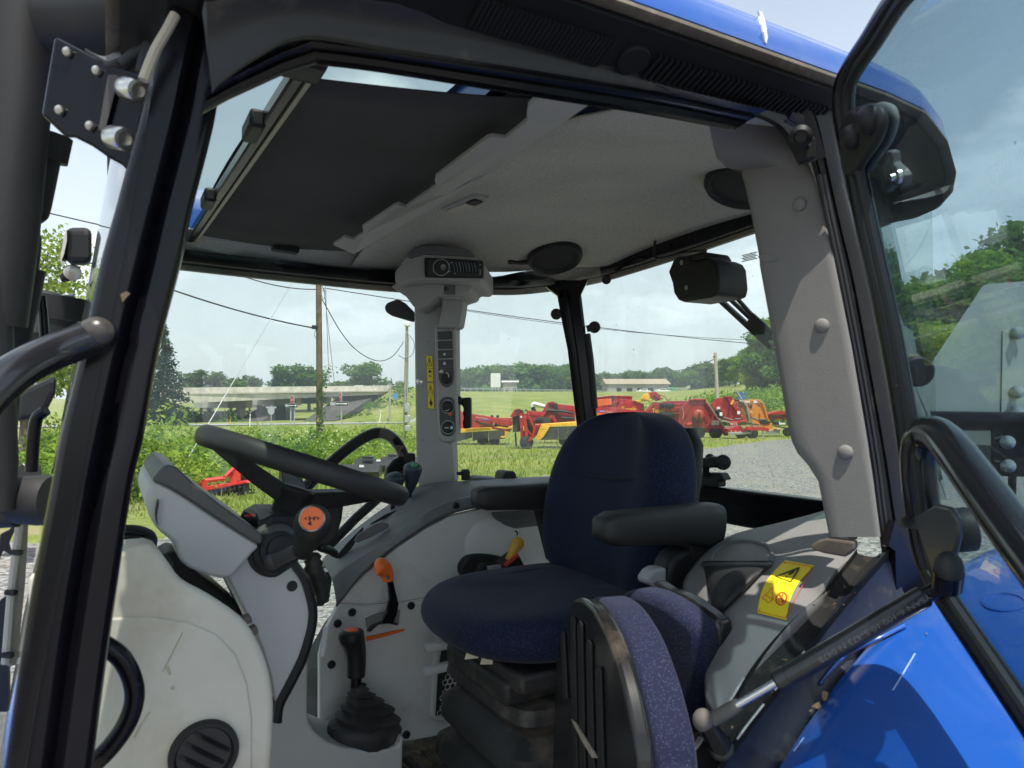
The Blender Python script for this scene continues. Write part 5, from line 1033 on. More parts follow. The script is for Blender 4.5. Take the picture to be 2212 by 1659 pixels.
for px in ((1197, 543), (1607, 384)):
    c = on_ceil(px); sp_ = sub_thing('speaker', TRAC); ax_ = V(((hz_(c.x + .05, c.y) - hz_(c.x - .05, c.y)) / .1, (hz_(c.x, c.y + .05) - hz_(c.x, c.y - .05)) / .1, -1)) - V((c.x, c.y, 0)).normalized() * .2
    MB().lathe(c + ax_.normalized() * .013, ax_, [(.082, -.03), (.083, .012), (.078, .020), (.072, .020), (.066, .012)], 36).build('speaker_rim', PLB, sp_)
    MB().lathe(c + ax_.normalized() * .013, ax_, [(.067, .0), (.066, .012), (.04, .016), (.001, .017)], 32).build('speaker_mesh', M('speaker_cloth', (.02, .02, .021), .8, bump=.8, bscale=900), sp_)
c = on_ceil((1003, 435)); a, b = on_ceil(k(2, 1405, 1350)), on_ceil(k(2, 1635, 1250)); lm = sub_thing('interior_lamp', TRAC)
MB().bar(a + V((0, 0, -.006)), b + V((0, 0, -.006)), .045, .012).build('lamp_body', TRIM, lm, bevel=.005); MB().bar(a.lerp(b, .12) - V((0, 0, .013)), a.lerp(b, .62) - V((0, 0, .013)), .028, .006).build('lamp_lens', M('lamp_lens', (.55, .52, .45), .25), lm, bevel=.002); MB().bar(a.lerp(b, .66) - V((0, 0, .013)), a.lerp(b, .9) - V((0, 0, .013)), .028, .006).build('lamp_switch', PLB, lm, bevel=.002)
a, b = on_ceil(k(7, 735, 168)), on_ceil(k(7, 818, 184)); MB().bar(a - V((0, 0, .006)), b - V((0, 0, .006)), .014, .008).build('ceiling_slot', PLB, TRAC, bevel=.003)
MB().grid([[V((x, y, 2.372 - .045 * (y - 1.82) / .1)) for y in (1.82, 1.88, 1.94)] for x in (.02, .2, .35, .47, .62)]).build('side_liner', LINER, TRAC, 180, solid=.004)
# notched grey strip behind the shade
zs = 2.295
up_edge = kk(2, (2040, 600), (1930, 695), (1920, 760), (1925, 790), (1780, 905), (1690, 895), (1660, 905), (1330, 1150), (1325, 1180), (1335, 1210), (1140, 1345), (1090, 1330), (1060, 1340), (855, 1475), (865, 1515), (800, 1555), (740, 1540), (665, 1590))
low_edge = kk(2, (800, 1650), (1150, 1455), (1700, 1110), (2157, 800), (2360, 660))
poly = []
for p in up_edge + low_edge:
    z_ = zs
    for _ in range(8):
        q = onZ(p, z_); z_ = zs + .05 * math.sin(math.pi * min(1, max(0, (q.y - .64) / 1.15)))
    poly.append(q)
MB().prism(poly, (0, 0, .008)).build('shade_housing', TRIM, TRAC, 0, bevel=.002, label='grey notched strip along the rear edge of the sun shade')
# roller shade
shn = kk(2, (485, 500), (800, 545), (1150, 578), (1500, 600), (2060, 604)); 
S0 = V((.185, .80, 0)); shr = []
for i in range(13):
    t = i / 12; y = .80 + (1.80 - .80) * t; row = []
    for j in range(15):
        s_ = j / 14; x = .19 - .03 * t + (.56 - (.19 - .03 * t)) * s_; z = 2.356 - .008 * math.sin(math.pi * s_) + .034 * math.sin(math.pi * t) + .0012 * math.sin(5 * s_ + 9 * t)
        y0_ = .873 - (x - .2) / .285 * .105; row.append(V((x, y0_ + (1.80 - y0_) * t, z)))
    shr.append(row)
SHF = M('shade_cloth', (.034, .034, .038), .8, var=.2, vscale=3, bump=.25, bscale=900)
SHD = MB().grid(shr).build('sun_shade', SHF, TRAC, 180, solid=.002)
b0, b1 = V((.19, .855, 2.352)), V((.158, 1.84, 2.352))
MB().bar(b0, b1, .016, .02).build('shade_bar', FRM, SHD, bevel=.003); MB().bar(b0 + V((.012, 0, -.008)), b1 + V((.012, 0, -.008)), .006, .008).build('shade_bar_edge', M('bar_edge', (.30, .28, .22), .4, .3), SHD)
for t in (.20, .62): MB().box(b0.lerp(b1, t) + V((-.012, 0, -.002)), (.022, .075, .026)).build('shade_clip', PLB, SHD, bevel=.005)
MB().box(b0 + V((0, -.02, .004)), (.05, .05, .03)).build('shade_bracket', PLB, SHD, bevel=.006)
hk = [onY(p, 1.80) for p in kk(2, (270, 1600), (440, 1625))]; MB().bar(hk[0], hk[1], .03, .018).build('shade_hook', PLB, SHD, bevel=.004)
# ================================================================ INSIDE THE CAB
def row_boot(c, rows, plane, name, mat, parent, flat=.85, n=22, squash=.0):
    """bellows boot: one ellipse per picture row"""
    b = MB(); loops = []
    for y, x0, x1 in rows:
        A_, B_ = plane(k(c, x0, y)), plane(k(c, x1, y)); m = (A_ + B_) / 2; r = (B_ - A_).length / 2; u = (B_ - A_).normalized(); w = u.cross(V((0, 0, 1))).normalized()
        loops.append([m + u * (r * math.cos(2 * math.pi * j / n)) + w * (r * flat * math.sin(2 * math.pi * j / n)) for j in range(n)])
    return b.loft(loops).build(name, mat, parent, 70)
def pY(Y): return lambda p: onY(p, Y)
RUBD = M('dusty_rubber', (.025, .025, .026), .62, var=.3, vscale=20, dirt=((.17, .14, .11), .34, 14))
# ---- right wheel-arch console
FC = sub_thing('right_console', TRAC)
YI = 1.60
lowe = [(727, 1312), (739, 1298), (785, 1241), (854, 1183), (920, 1139), (975, 1111), (1030, 1098), (1100, 1092), (1200, 1090), (1330, 1090)]
uppe = [(716, 1250), (742, 1226), (800, 1190), (854, 1155), (920, 1109), (975, 1084), (1034, 1073), (1100, 1068), (1200, 1066), (1330, 1066)]
tope = [(690, 1232), (703, 1200), (765, 1145), (825, 1100), (875, 1068), (915, 1046), (990, 1041), (1080, 1035), (1200, 1030), (1330, 1028)]
A1, A2, A3 = cr([onY(p, YI) for p in lowe], 4), cr([onY(p, YI + .03) for p in uppe], 4), cr([onY(p, 1.92) for p in tope], 4)
rows = [A1, [a.lerp(b, .1) + V((0, -.004, .006)) for a, b in zip(A1, A2)], [a.lerp(b, .9) + V((0, -.002, .004)) for a, b in zip(A1, A2)], A2] + [[a.lerp(b, t) + V((0, 0, .018 * math.sin(math.pi * t))) for a, b in zip(A2, A3)] for t in (.08, .3, .55, .8, 1)]
MB().grid(rows).build('arch_cover', TRIMD, FC, 45, solid=.006)
def plate2(poly, Y, th, name, mat, parent, bevel=.004): return MB().prism([onY(p, Y) for p in poly], (0, th, 0)).build(name, mat, parent, 0, bevel=bevel)
plate2([(733, 1304), (785, 1244), (854, 1186), (920, 1142), (975, 1114), (1030, 1101), (1100, 1095), (1330, 1093), (1330, 1240), (1100, 1258), (942, 1288), (860, 1302), (790, 1306)], YI + .004, .02, 'upper_side_panel', SIDE, FC)
plate2([(730, 1308), (790, 1310), (860, 1306), (942, 1292), (1100, 1262), (1330, 1244), (1330, 1580), (983, 1584), (866, 1604), (800, 1620), (720, 1620), (690, 1560), (690, 1417), (704, 1360)], YI + .006, .02, 'lower_side_panel', SIDE, FC)
MB().ball(onY(k(12, 1060, 330), YI + .035), .11, (1, .42, .85), 28).build('arch_bulge', SIDE, FC, 180)
for x, y in ((878, 113), (265, 742), (180, 808), (144, 1050), (613, 703), (585, 1462), (1222, 278)): MB().lathe(onY(k(12, x, y), YI + .004), (0, -1, 0), [(.0092, -.002), (.0092, .002), (.0075, .0045), (.004, .004), (.0035, .002), (.001, .002)], 16).build('panel_screw', PLB, FC)
# recessed cup ledge and tools on top of the console
plate2(kk(12, (275, 325), (300, 280), (400, 220), (450, 208), (485, 222), (480, 245), (380, 300), (300, 332)), 1.68, .006, 'lid_pad', TRIMD, FC); plate2(kk(12, (160, 425), (240, 330), (330, 238), (335, 250), (260, 370), (200, 425)), 1.70, .004, 'lid_groove', PLB, FC)
plate2(kk(12, (370, 222), (460, 165), (550, 132), (555, 142), (470, 185), (375, 228)), 1.76, .004, 'lever_slot', PLB, FC); plate2(kk(12, (615, 85), (680, 58), (695, 66), (640, 92)), 1.78, .004, 'lever_slot', PLB, FC)
hon = []
tz = lambda p, d_=0: onY(p, 1.82 + d_)
MB().prism([tz(p) for p in kk(7, (540, 1462), (560, 1455), (675, 1462), (690, 1490), (680, 1520), (520, 1525), (510, 1500))], (0, .05, .004)).build('power_socket_box', TRIMD, FC, 0, bevel=.006)
MB().lathe(tz(k(7, 480, 1445)), (0, 0, 1), [(.012, -.012), (.013, 0), (.013, .012), (.010, .018), (.001, .019)], 18).build('turn_knob', PLB, FC); MB().box(tz(k(7, 442, 1432)), (.012, .012, .01)).build('knob_tab', PLB, FC, bevel=.003)
MB().prism([tz(p) for p in kk(7, (700, 1480), (710, 1430), (725, 1418), (770, 1418), (783, 1435), (783, 1480))], (0, .06, 0)).build('rocker_handle', PLB, FC, 0, bevel=.006)
MB().prism([tz(p, .02) for p in kk(7, (670, 1495), (685, 1465), (700, 1450), (790, 1450), (815, 1470), (940, 1465), (945, 1490))], (0, .03, 0)).build('tray_rim', TRIMD, FC, 0, bevel=.006); MB().prism([tz(p, -.01) for p in kk(7, (440, 1505), (455, 1482), (500, 1490), (505, 1525), (470, 1530))], (0, .03, 0)).build('switch_block', PLB, FC, 0, bevel=.003)
MB().prism([onY(p, YI - .002) for p in kk(12, (1075, 150), (1385, 130), (1385, 235), (1180, 260), (1150, 250), (1120, 215))], (0, .03, 0)).build('belt_housing', TRIMD, FC, 0, bevel=.01)
# lever with the yellow knob in its black surround
LV = sub_thing('range_lever', TRAC); b_ = MB(); pl = [onY(k(12, x, y), YI - .02) for x, y in ((910, 500), (915, 460), (950, 420), (1000, 402), (1080, 402), (1160, 420), (1200, 450), (1180, 500), (1080, 545), (970, 558), (930, 545))]
b_.prism(cr(pl, 4, True), (0, .03, 0)).build('lever_surround', PLB, LV, 40, bevel=.006, bseg=3)
MB().bar(onY(k(12, 1010, 535), 1.52), onY(k(12, 1050, 470), 1.53), .02, .03).build('lever_stub', PLB, LV, bevel=.006); MB().prism([onY(p, 1.50) for p in kk(12, (1150, 470), (1240, 400), (1250, 405), (1300, 500), (1250, 510), (1160, 500))], (0, .05, 0)).build('lever_bracket', PLB, LV, 0, bevel=.004); MB().bar(onY(k(12, 1165, 465), 1.498), onY(k(12, 1240, 402), 1.498), .006, .008).build('red_edge', INKR, LV)
b_ = MB(); ax = cr([onY(k(12, x, y), 1.51) for x, y in ((1185, 435), (1205, 400), (1222, 365), (1240, 335), (1248, 310), (1252, 300))], 4); b_.tube(ax, crn([.010, .0105, .013, .0165, .0115, .002], 4), 18).build('yellow_knob', YELK, LV, 180)
MB().box(onY(k(12, 1105, 490), 1.515), (.04, .01, .02)).build('metal_bracket', GALV, LV)
# parking brake style orange lever
OL = sub_thing('orange_lever', TRAC); ok_ = lambda x, y, Y=1.53: onY(k(12, x, y), Y)
MB().prism([onY(p, YI - .001) for p in kk(12, (345, 780), (400, 755), (470, 735), (548, 728), (540, 815), (500, 800), (430, 800), (385, 830), (360, 858), (352, 820))], (0, .004, 0)).build('slot_recess', M('recess_grey', (.20, .20, .20), .6), OL, 0)
MB().prism([onY(p, YI - .003) for p in kk(12, (352, 852), (375, 820), (440, 792), (510, 795), (535, 808), (532, 820), (480, 808), (420, 815), (372, 858))], (0, .004, 0)).build('slot', INK, OL, 0)
MB().strip([ok_(x, y) for x, y in ((468, 545), (480, 610), (484, 665), (465, 740), (440, 800))], [ok_(x, y) for x, y in ((500, 545), (515, 610), (535, 690), (522, 760), (498, 808))], [(0, -.006), (0, .004), (1, .004), (1, -.006)], (0, -1, 0)).build('lever_blade', FRM, OL, 30)
kn = cr([ok_(x, y, 1.525) for x, y in ((478, 556), (474, 528), (462, 500), (440, 478), (415, 468), (398, 468))], 4); MB().tube(kn, crn([.0125, .0135, .0165, .0195, .018, .006], 4), 18).build('orange_knob', ORAN, OL, 180); MB().lathe(ok_(475, 535, 1.510), (0, -1, 0), [(.004, 0), (.004, .002), (.001, .002)], 12).build('knob_screw', STEELB, OL)
MB().prism([onY(p, YI - .001) for p in kk(12, (350, 888), (575, 840), (572, 850), (460, 885), (350, 912))], (0, .004, 0)).build('orange_stripe', ORAN, OL, 0)
# speaker grille panel beside the seat
GP = sub_thing('side_grille', TRAC); MB().prism([onY(p, YI - .006) for p in kk(12, (725, 1360), (735, 1100), (770, 880), (790, 830), (1000, 830), (1000, 1400), (880, 1375), (760, 1392))], (0, .012, 0)).build('grille_frame', SIDE, GP, 0, bevel=.006)
MB().prism([onY(p, YI - .008) for p in kk(12, (757, 1352), (770, 1100), (800, 920), (830, 870), (960, 870), (960, 1330), (860, 1330), (780, 1358))], (0, .003, 0)).build('grille_backing', INK, GP, 0)
hexm = MB(); R_ = .0078; c6 = [(math.cos(math.radians(60 * i + 30)), math.sin(math.radians(60 * i + 30))) for i in range(6)]
vo = [(R_ * a, 0, R_ * b) for a, b in c6] + [(R_ * .76 * a, 0, R_ * .76 * b) for a, b in c6] + [(R_ * .76 * a, .003, R_ * .76 * b) for a, b in c6]
hexm.add(vo, [(i, (i + 1) % 6, (i + 1) % 6 + 6, i + 6) for i in range(6)] + [(i + 6, (i + 1) % 6 + 6, (i + 1) % 6 + 12, i + 12) for i in range(6)]); hm = hexm.mesh('grille_cell'); hm.materials.append(SIDE)
x0_, x1_ = onY(k(12, 757, 1100), YI).x, onY(k(12, 970, 1100), YI).x; z0_, z1_ = onY(k(12, 800, 1350), YI).z, onY(k(12, 800, 880), YI).z
from mathutils.geometry import intersect_point_tri_2d
lim = [onY(p, YI) for p in kk(12, (757, 1352), (770, 1100), (800, 920), (830, 870))]
zz_ = z0_; ri = 0
while zz_ < z1_:
    xx_ = x0_ + (R_ * .87 if ri % 2 else 0)
    t_ = min(1, max(0, (zz_ - lim[0].z) / (lim[-1].z - lim[0].z))); xl_ = lim[0].x + (lim[-1].x - lim[0].x) * t_
    while xx_ < x1_:
        if xx_ > xl_ + .004:
            o = bpy.data.objects.new('grille_cell', hm); col.objects.link(o); o.location = (xx_, YI - .0095, zz_); attach(o, GP)
        xx_ += R_ * 1.74
    zz_ += R_ * 1.5; ri += 1
# floor, tray and gear lever
FL = M('floor_mat', (.07, .062, .052), .95, var=.5, vscale=14, bump=.8, bscale=60, dirt=((.22, .17, .11), .5, 9))
MB().box((.62, 1.24, 1.12), (1.3, .95, .06)).build('cab_floor', FL, TRAC, 0)
st = []; 
for _ in range(260):
    p = V((random.uniform(.35, .75), random.uniform(1.25, 1.58), 1.152)); a = random.uniform(0, 6.28); l = random.uniform(.008, .03); st.append((p, V((math.cos(a) * l, math.sin(a) * l, .002))))
sb_ = MB()
for p, v in st: w = V((-v.y, v.x, 0)).normalized() * .0009; sb_.add([p - w, p + w, p + v + w, p + v - w], [(0, 1, 2, 3)])
o = sb_.build('floor_straw', M('straw', (.42, .27, .13), .9), TRAC, 0, recalc=False); o['kind'] = 'stuff'
for x in (.50, .55, .60, .65, .70): MB().box((x, 1.40, 1.153), (.02, .3, .008)).build('mat_rib', M('mat_rubber', (.03, .029, .028), .9, dirt=((.2, .16, .1), .4, 9)), TRAC, bevel=.003)
MB().prism([onY(p, 1.44) for p in [(540, 1720), (575, 1380), (630, 1310), (690, 1292), (676, 1340), (666, 1400), (664, 1538), (667, 1560), (680, 1582), (705, 1602), (736, 1615), (788, 1622), (840, 1619), (860, 1612), (871, 1590), (868, 1720)]], (0, .155, 0)).build('lever_tray', POD, TRAC, 40, bevel=.008, bseg=3)
MB().prism([onY(p, 1.435) for p in kk(12, (96, 830), (125, 830), (100, 1005), (72, 1000))], (0, .003, 0)).build('tray_label', WPL, TRAC, 0)
GL = sub_thing('gear_lever', TRAC); gy = pY(1.50)
row_boot(11, [(1238, 1114, 1188), (1250, 1118, 1184), (1262, 1108, 1202), (1276, 1112, 1196), (1290, 1092, 1234), (1304, 1104, 1222), (1318, 1084, 1278), (1340, 1092, 1262), (1358, 1060, 1328), (1382, 1072, 1310), (1405, 1034, 1356), (1432, 1044, 1345), (1450, 1000, 1360), (1475, 996, 1352), (1540, 996, 1350), (1566, 1020, 1330), (1575, 1100, 1250)], gy, 'gear_boot', RUBD, GL, .75)
MB().tube([gy(k(11, 1135, 1250)), gy(k(11, 1136, 1190))], .0125, 14).build('lever_stem', FRM, GL)
kx = [gy(k(11, x, y)) for x, y in ((1136, 1202), (1138, 1150), (1136, 1090), (1126, 1040), (1114, 1005), (1110, 980), (1110, 968))]; MB().tube(cr(kx, 4), crn([.0195, .0205, .0215, .0245, .0275, .025, .012], 4), 20).build('lever_grip', PLB, GL, 180)
MB().ball(gy(k(11, 1110, 974)) + V((0, 0, .0)), .0165, (1, 1, .3), 18).build('grip_cap', ORAN, GL)

# ---- far pillar console with radio
NP = V((-.56, -.83, 0)).normalized(); CB = V((.80, 1.885, 2))
cq = lambda p, o=0.0: onp(p, CB + NP * o, NP)
CO = sub_thing('pillar_console', TRAC)
def cpl(poly, o, th, name, mat, bevel=.004, parent=None, smooth=0, bseg=2): return MB().prism([cq(p, o) for p in poly], -NP * th).build(name, mat, parent or CO, smooth, bevel=bevel, bseg=bseg)
cpl([(894, 655), (985, 660), (984, 720), (986, 934), (978, 957), (981, 1046), (903, 1054), (898, 974), (895.5, 791)], 0, .09, 'column_cover', TRIM, .008, bseg=3)
cpl([(938, 704), (983, 704), (988, 930), (984, 948), (972, 957), (956, 956), (946, 945), (943, 900)], .018, .03, 'switch_panel', TRIM, .008, bseg=3)
cpl(kk(25, (350, 1045), (745, 1050), (720, 1250), (675, 1510), (640, 1545), (565, 1560), (300, 1560), (190, 1560), (300, 1500), (345, 1200)), .06, .085, 'column_block', TRIM, .006, bseg=3)
cpl(kk(25, (270, 990), (380, 985), (660, 985), (745, 1052), (355, 1048)), .085, .09, 'block_lip', TRIM, .003)
cpl(kk(25, (20, 690), (1030, 745), (870, 850), (860, 900), (820, 930), (700, 965), (660, 985), (380, 985), (280, 990), (100, 1150), (-80, 1240), (-170, 1180), (-300, 1000), (-560, 830), (-480, 760), (-300, 640)), .11, .19, 'head_neck', TRIM, .01, bseg=3)
cpl(kk(25, (-500, 560), (-330, 330), (-150, 180), (20, 85), (300, 80), (620, 112), (820, 150), (900, 200), (965, 280), (1050, 320), (1085, 370), (1088, 680), (1030, 748), (20, 690), (-100, 700), (-500, 760)), .185, .26, 'head_housing', TRIM, .012, bseg=3)
cpl(kk(25, (-300, 250), (-140, 110), (20, 70), (330, 75), (700, 120), (860, 170), (960, 290), (20, 245), (-250, 330)), .192, .02, 'head_brow', TRIMD, .006)
cpl(kk(25, (380, 760), (590, 760), (580, 975), (380, 970)), .115, .02, 'socket_recess', TRIMD, .003); MB().lathe(cq(k(25, 430, 865), .117), NP, [(.006, 0), (.006, .002), (.001, .002)], 14).build('socket_hole', INK, CO)
RD = sub_thing('radio', TRAC)
def rpl(poly, o, th, name, mat, bevel=.0): return cpl(poly, o, th, name, mat, bevel, RD)
rpl(kk(25, (30, 305), (560, 325), (1085, 358), (1085, 670), (560, 660), (35, 655)), .196, .03, 'radio_body', PLB, .003); rpl(kk(25, (110, 330), (1060, 375), (1060, 640), (110, 622)), .1975, .01, 'radio_face', CARB, .001)
def ringm(c, r0, r1, o, name, mat, parent, h=.002): MB().lathe(cq(c, o), NP, [(r0, 0), (r1, 0), (r1, h), (r0, h), (r0, 0)], 30).build(name, mat, parent)
ringm(k(25, 340, 483), .0205, .0217, .1977, 'dial_ring', WPL, RD); ringm(k(25, 340, 483), .001, .0200, .1977, 'dial', INK, RD, .003); ringm(k(25, 380, 480), .0056, .0072, .202, 'dial_cap_ring', STEELB, RD, .003)
rpl(kk(25, (530, 360), (990, 380), (990, 590), (530, 575)), .1985, .004, 'display', M('display_glass', (.03, .033, .036), .12), 0)
for i in range(8):
    xo = 545 + 55 * i; MB().tube(cr([cq(k(25, xo + a, b), .199) for a, b in ((0, 380 + 3 * i), (12, 430), (28, 480), (34, 570))], 3), .0011 + .0004 * (i % 3), 6).build('display_reflection_bar', M('display_reflection', (.16, .18, .19), .5), RD)  # reflections on the display glass, modelled as pale bars
for x, y in ((525, 397), (480, 422), (485, 558), (585, 592), (1042, 437), (1040, 600)): MB().box(cq(k(25, x, y), .1982), (.004, .004, .0012)).build('radio_mark', WPL, RD)
put_text('radio_symbol', 'Y', .012, cq(k(25, 1042, 555), .1985), NP.cross(V((0, 0, 1))) * -1, (0, 0, 1), WPL, RD); put_text('radio_symbol', 'C', .009, cq(k(25, 195, 555), .1985), NP.cross(V((0, 0, 1))) * -1, (0, 0, 1), M('dim_mark', (.2, .2, .2), .5), RD)
SWX = NP.cross(V((0, 0, 1))) * -1
for i, (y0, y1) in enumerate(((48, 163), (175, 290), (302, 415), (428, 542))):
    s0 = 305 + 4 * i; o = cpl(kk(26, (s0, y0 + 6), (s0 + 200, y0), (s0 + 202, y1 - 6), (s0 + 4, y1)), .0205, .004, 'rocker_switch', CARB, .001)
    if i > 1: MB().prism([cq(k(26, 402 + 18 * a, (y0 + y1) / 2 + 22 * b), .0208) for a, b in (((-1, .1), (0, 1), (1, .1), (.5, -.7), (-.5, -.7)) if i == 2 else ((-1, -.4), (-.5, -1), (.5, -1), (1, -.4), (1, .7), (-1, .7)))], NP * .0006).build('switch_symbol', WPL, o, 0)
cpl(kk(26, (318, 548), (523, 542), (525, 690), (510, 750), (470, 795), (425, 806), (380, 790), (340, 740), (325, 690)), .0205, .003, 'wiper_dial_panel', CARB, .001)
MB().lathe(cq(k(26, 425, 690), .021), NP, [(.014, 0), (.0135, .01), (.011, .013), (.001, .013)], 24).build('wiper_dial', PLB, CO); MB().tube(cr([cq(k(26, x, y), .036) for x, y in ((425, 610), (450, 625), (462, 670))], 3), .0012, 6).build('dial_pointer', WPL, CO)
tq = MB(); tq.box(cq(k(26, 362, 578), .0212), (.007, .001, .004), SWX, NP); tq.box(cq(k(26, 350, 592), .0212), (.010, .001, .003), SWX, NP); tq.build('tractor_symbol', WPL, CO, 0)
for x, y, r in ((345, 607, .0016), (373, 600, .0027)): ringm(k(26, x, y), r * .5, r, .0212, 'tractor_symbol_wheel', WPL, CO, .0005)
cpl(kk(26, (328, 1050), (340, 985), (385, 942), (440, 932), (500, 945), (540, 1000), (548, 1180), (553, 1350), (545, 1400), (500, 1455), (440, 1472), (385, 1450), (350, 1400), (335, 1250)), .0205, .003, 'climate_panel', CARB, .0015)
for c, pr in ((k(26, 447, 1065), 0), (k(26, 450, 1345), 1)):
    ringm(c, .0185 if not pr else .0172, .0200, .0212, 'climate_ring', M('ring_grey', (.30, .31, .31), .4), CO, .0015); MB().lathe(cq(c, .0212), NP, [(.0165, 0), (.0158, .012), (.013, .015), (.001, .015)], 28).build('climate_knob', PLB, CO)
MB().lathe(cq(k(26, 477, 1165), .0212), NP, [(.0052, 0), (.0048, .003), (.001, .0035)], 16).build('orange_button', ORAN, CO)
MB().bar(cq(k(26, 400, 1352), .0368), cq(k(26, 458, 1352), .0368), .0024, .001, NP).build('pointer', WPL, CO); MB().tube(cr([cq(k(26, x, y), .0368) for x, y in ((412, 1122), (440, 1120), (466, 1106))], 3), .0011, 6).build('pointer', WPL, CO)
for a in range(3): MB().bar(cq(k(26, 498 - 24 * math.cos(a * 1.047), 1350 - 28 * math.sin(a * 1.047)), .0368), cq(k(26, 498 + 24 * math.cos(a * 1.047), 1350 + 28 * math.sin(a * 1.047)), .0368), .0014, .0008, NP).build('snowflake_arm', WPL, CO)
ringm(k(26, 498, 1350), .0032, .0040, .0366, 'snowflake_ring', WPL, CO, .0006)
for p in kk(26, (90, 1510), (170, 180)): MB().lathe(cq(p, 0), NP, [(.006, 0), (.0055, .002), (.001, .003)], 14).build('push_rivet', TRIM, CO)
MB().lathe(cq(k(26, 62, 728), 0), NP, [(.010, 0), (.010, .002), (.006, .003), (.006, .007), (.001, .008)], 14).build('steel_nut', STEELB, CO)
for j, (p4, kind_) in enumerate((([(150, 374), (243, 376), (257, 733), (163, 728)], 0), ([(163, 742), (257, 744), (270, 1103), (174, 1092)], 1))):
    s_ = cpl(kk(26, *p4), .0008, .001, 'warning_label', INK, 0); u0, u1, w1, w0 = [cq(k(26, *p), .0012) for p in p4]
    def lp2(a, b): return (u0.lerp(u1, a)).lerp(w0.lerp(w1, a), b)
    MB().prism([lp2(a, b) for a, b in ((.05, .012), (.95, .012), (.95, .988), (.05, .988))], NP * .0004).build('label_face', STICK, s_, 0)
    MB().bar(lp2(.05, .5) + NP * .0006, lp2(.95, .5) + NP * .0006, .0008, .0006, NP).build('label_line', INK, s_)
    tri = [lp2(a, b) + NP * .0006 for a, b in ((.5, .08), (.85, .40), (.15, .40))]
    for a, b in zip(tri, tri[1:] + tri[:1]): MB().bar(a, b, .0013, .0006, NP).build('triangle_side', INK, s_)
    MB().bar(lp2(.5, .18) + NP * .0006, lp2(.5, .34) + NP * .0006, .0016, .0006, NP).build('exclamation', INK, s_)
    if kind_ == 0:
        for a, b, c_ in ((.5, .60, .12), (.5, .78, .06)): MB().prism([lp2(a + .28 * x, b + c_ * y) + NP * .0006 for x, y in ((-1, .1), (-.4, -.1), (0, -.6), (.4, -.1), (1, 0), (.6, .5), (-.4, .4))], NP * .0004).build('pictogram', INK, s_, 0)
    else:
        MB().prism([lp2(.5 + .3 * x, .73 + .16 * y) + NP * .0006 for x, y in ((-.15, -1), (.15, -1), (.2, -.5), (.6, .1), (1, .5), (.5, .4), (.3, 1), (-.3, 1), (-.5, .4), (-1, .5), (-.6, .1), (-.2, -.5))], NP * .0004).build('pictogram', INK, s_, 0)
# black mirror clip left of the console, handle to the right
MB().prism([cq(p, -.03) for p in kk(7, (0, 450), (15, 425), (80, 402), (120, 425), (175, 480), (170, 538), (40, 500), (8, 480))], -NP * .03).build('clip', PLB, TRAC, 0, bevel=.006)
hd = sub_thing('window_handle', TRAC); MB().prism([cq(p, -.06) for p in kk(7, (470, 985), (510, 982), (512, 1165), (465, 1170), (462, 1130), (470, 1100), (460, 1080), (470, 1050), (455, 1025), (430, 1030), (428, 990))], -NP * .03).build('handle_grip', PLB, hd, 0, bevel=.005); MB().lathe(cq(k(7, 440, 1000), -.05), NP, [(.012, 0), (.012, .01), (.008, .013), (.001, .013)], 16).build('handle_boss', PLB, hd)

# ---- steering wheel and column
TH = math.radians(19.6); WN = V((math.sin(TH), 0, math.cos(TH))); WX = V((math.cos(TH), 0, -math.sin(TH))); WY = V((0, 1, 0)); WC = at((660, 1008), 1.235); WR = .1715
SW = sub_thing('steering_wheel', TRAC); rim = MB(); lp3 = []
for i in range(73):
    a = 2 * math.pi * i / 72; ra = WX * math.cos(a) + WY * math.sin(a); c = WC + ra * WR
    lp3.append([c + ra * (.0155 * math.cos(b)) + WN * (.0185 * math.sin(b)) for b in [2 * math.pi * j / 14 for j in range(14)]])
rim.loft(lp3, caps=False); rim.build('rim', M('wheel_rubber', (.020, .020, .021), .5, var=.15, vscale=40, bump=.15, bscale=900), SW, 180)
HUB = WC - WN * .066
for a in (2.95, 1.55, .15):
    ra = WX * math.cos(a) + WY * math.sin(a); sd = WN.cross(ra); p0, p1, p2 = HUB + ra * .02 + WN * .012, HUB + ra * .075 + WN * .03, WC + ra * WR
    w = [.022, .020, .013]; b_ = MB(); b_.loft([[p + sd * ww + WN * ww * .7, p - sd * ww + WN * ww * .7, p - sd * ww * .8 - WN * ww * .8, p + sd * ww * .8 - WN * ww * .8] for p, ww in zip((p0, p1, p2), w)]); b_.build('spoke', PLB, SW, 30, bevel=.002)
MB().lathe(HUB - WN * .045, WN, [(.033, 0), (.036, .004), (.036, .02), (.031, .024), (.031, .058), (.034, .062), (.034, .07), (.030, .074), (.001, .076)], 30).build('hub', PLB, SW)
ST = sub_thing('steering_column', TRAC); yc = 1.13
fl = [(493, 1248), (519, 1300), (545, 1352), (567, 1399), (588, 1460), (596, 1530), (560, 1700)]; frr = [(632, 1226), (650, 1252), (662, 1285), (669, 1321), (667, 1350), (660, 1380), (645, 1425), (619, 1477), (597, 1521)]
MB().prism([onY(p, yc) for p in cr([(a, b, 0) for a, b in [(470, 1215), (493, 1248), (519, 1300), (545, 1352), (567, 1399), (585, 1460), (592, 1500)]], 3) + [(597, 1521, 0)] + cr([(a, b, 0) for a, b in frr[::-1]], 3) + [(630, 1190, 0), (520, 1180, 0)]], (0, .26, 0)).build('column_cover', POD, ST, 40, bevel=.012, bseg=3)
bs = cr([(a, b, 0) for a, b in [(622, 1205)] + frr + [(592, 1560)]], 4); A_ = [onY((p.x - 2, p.y), yc - .002) for p in bs]; B_ = []
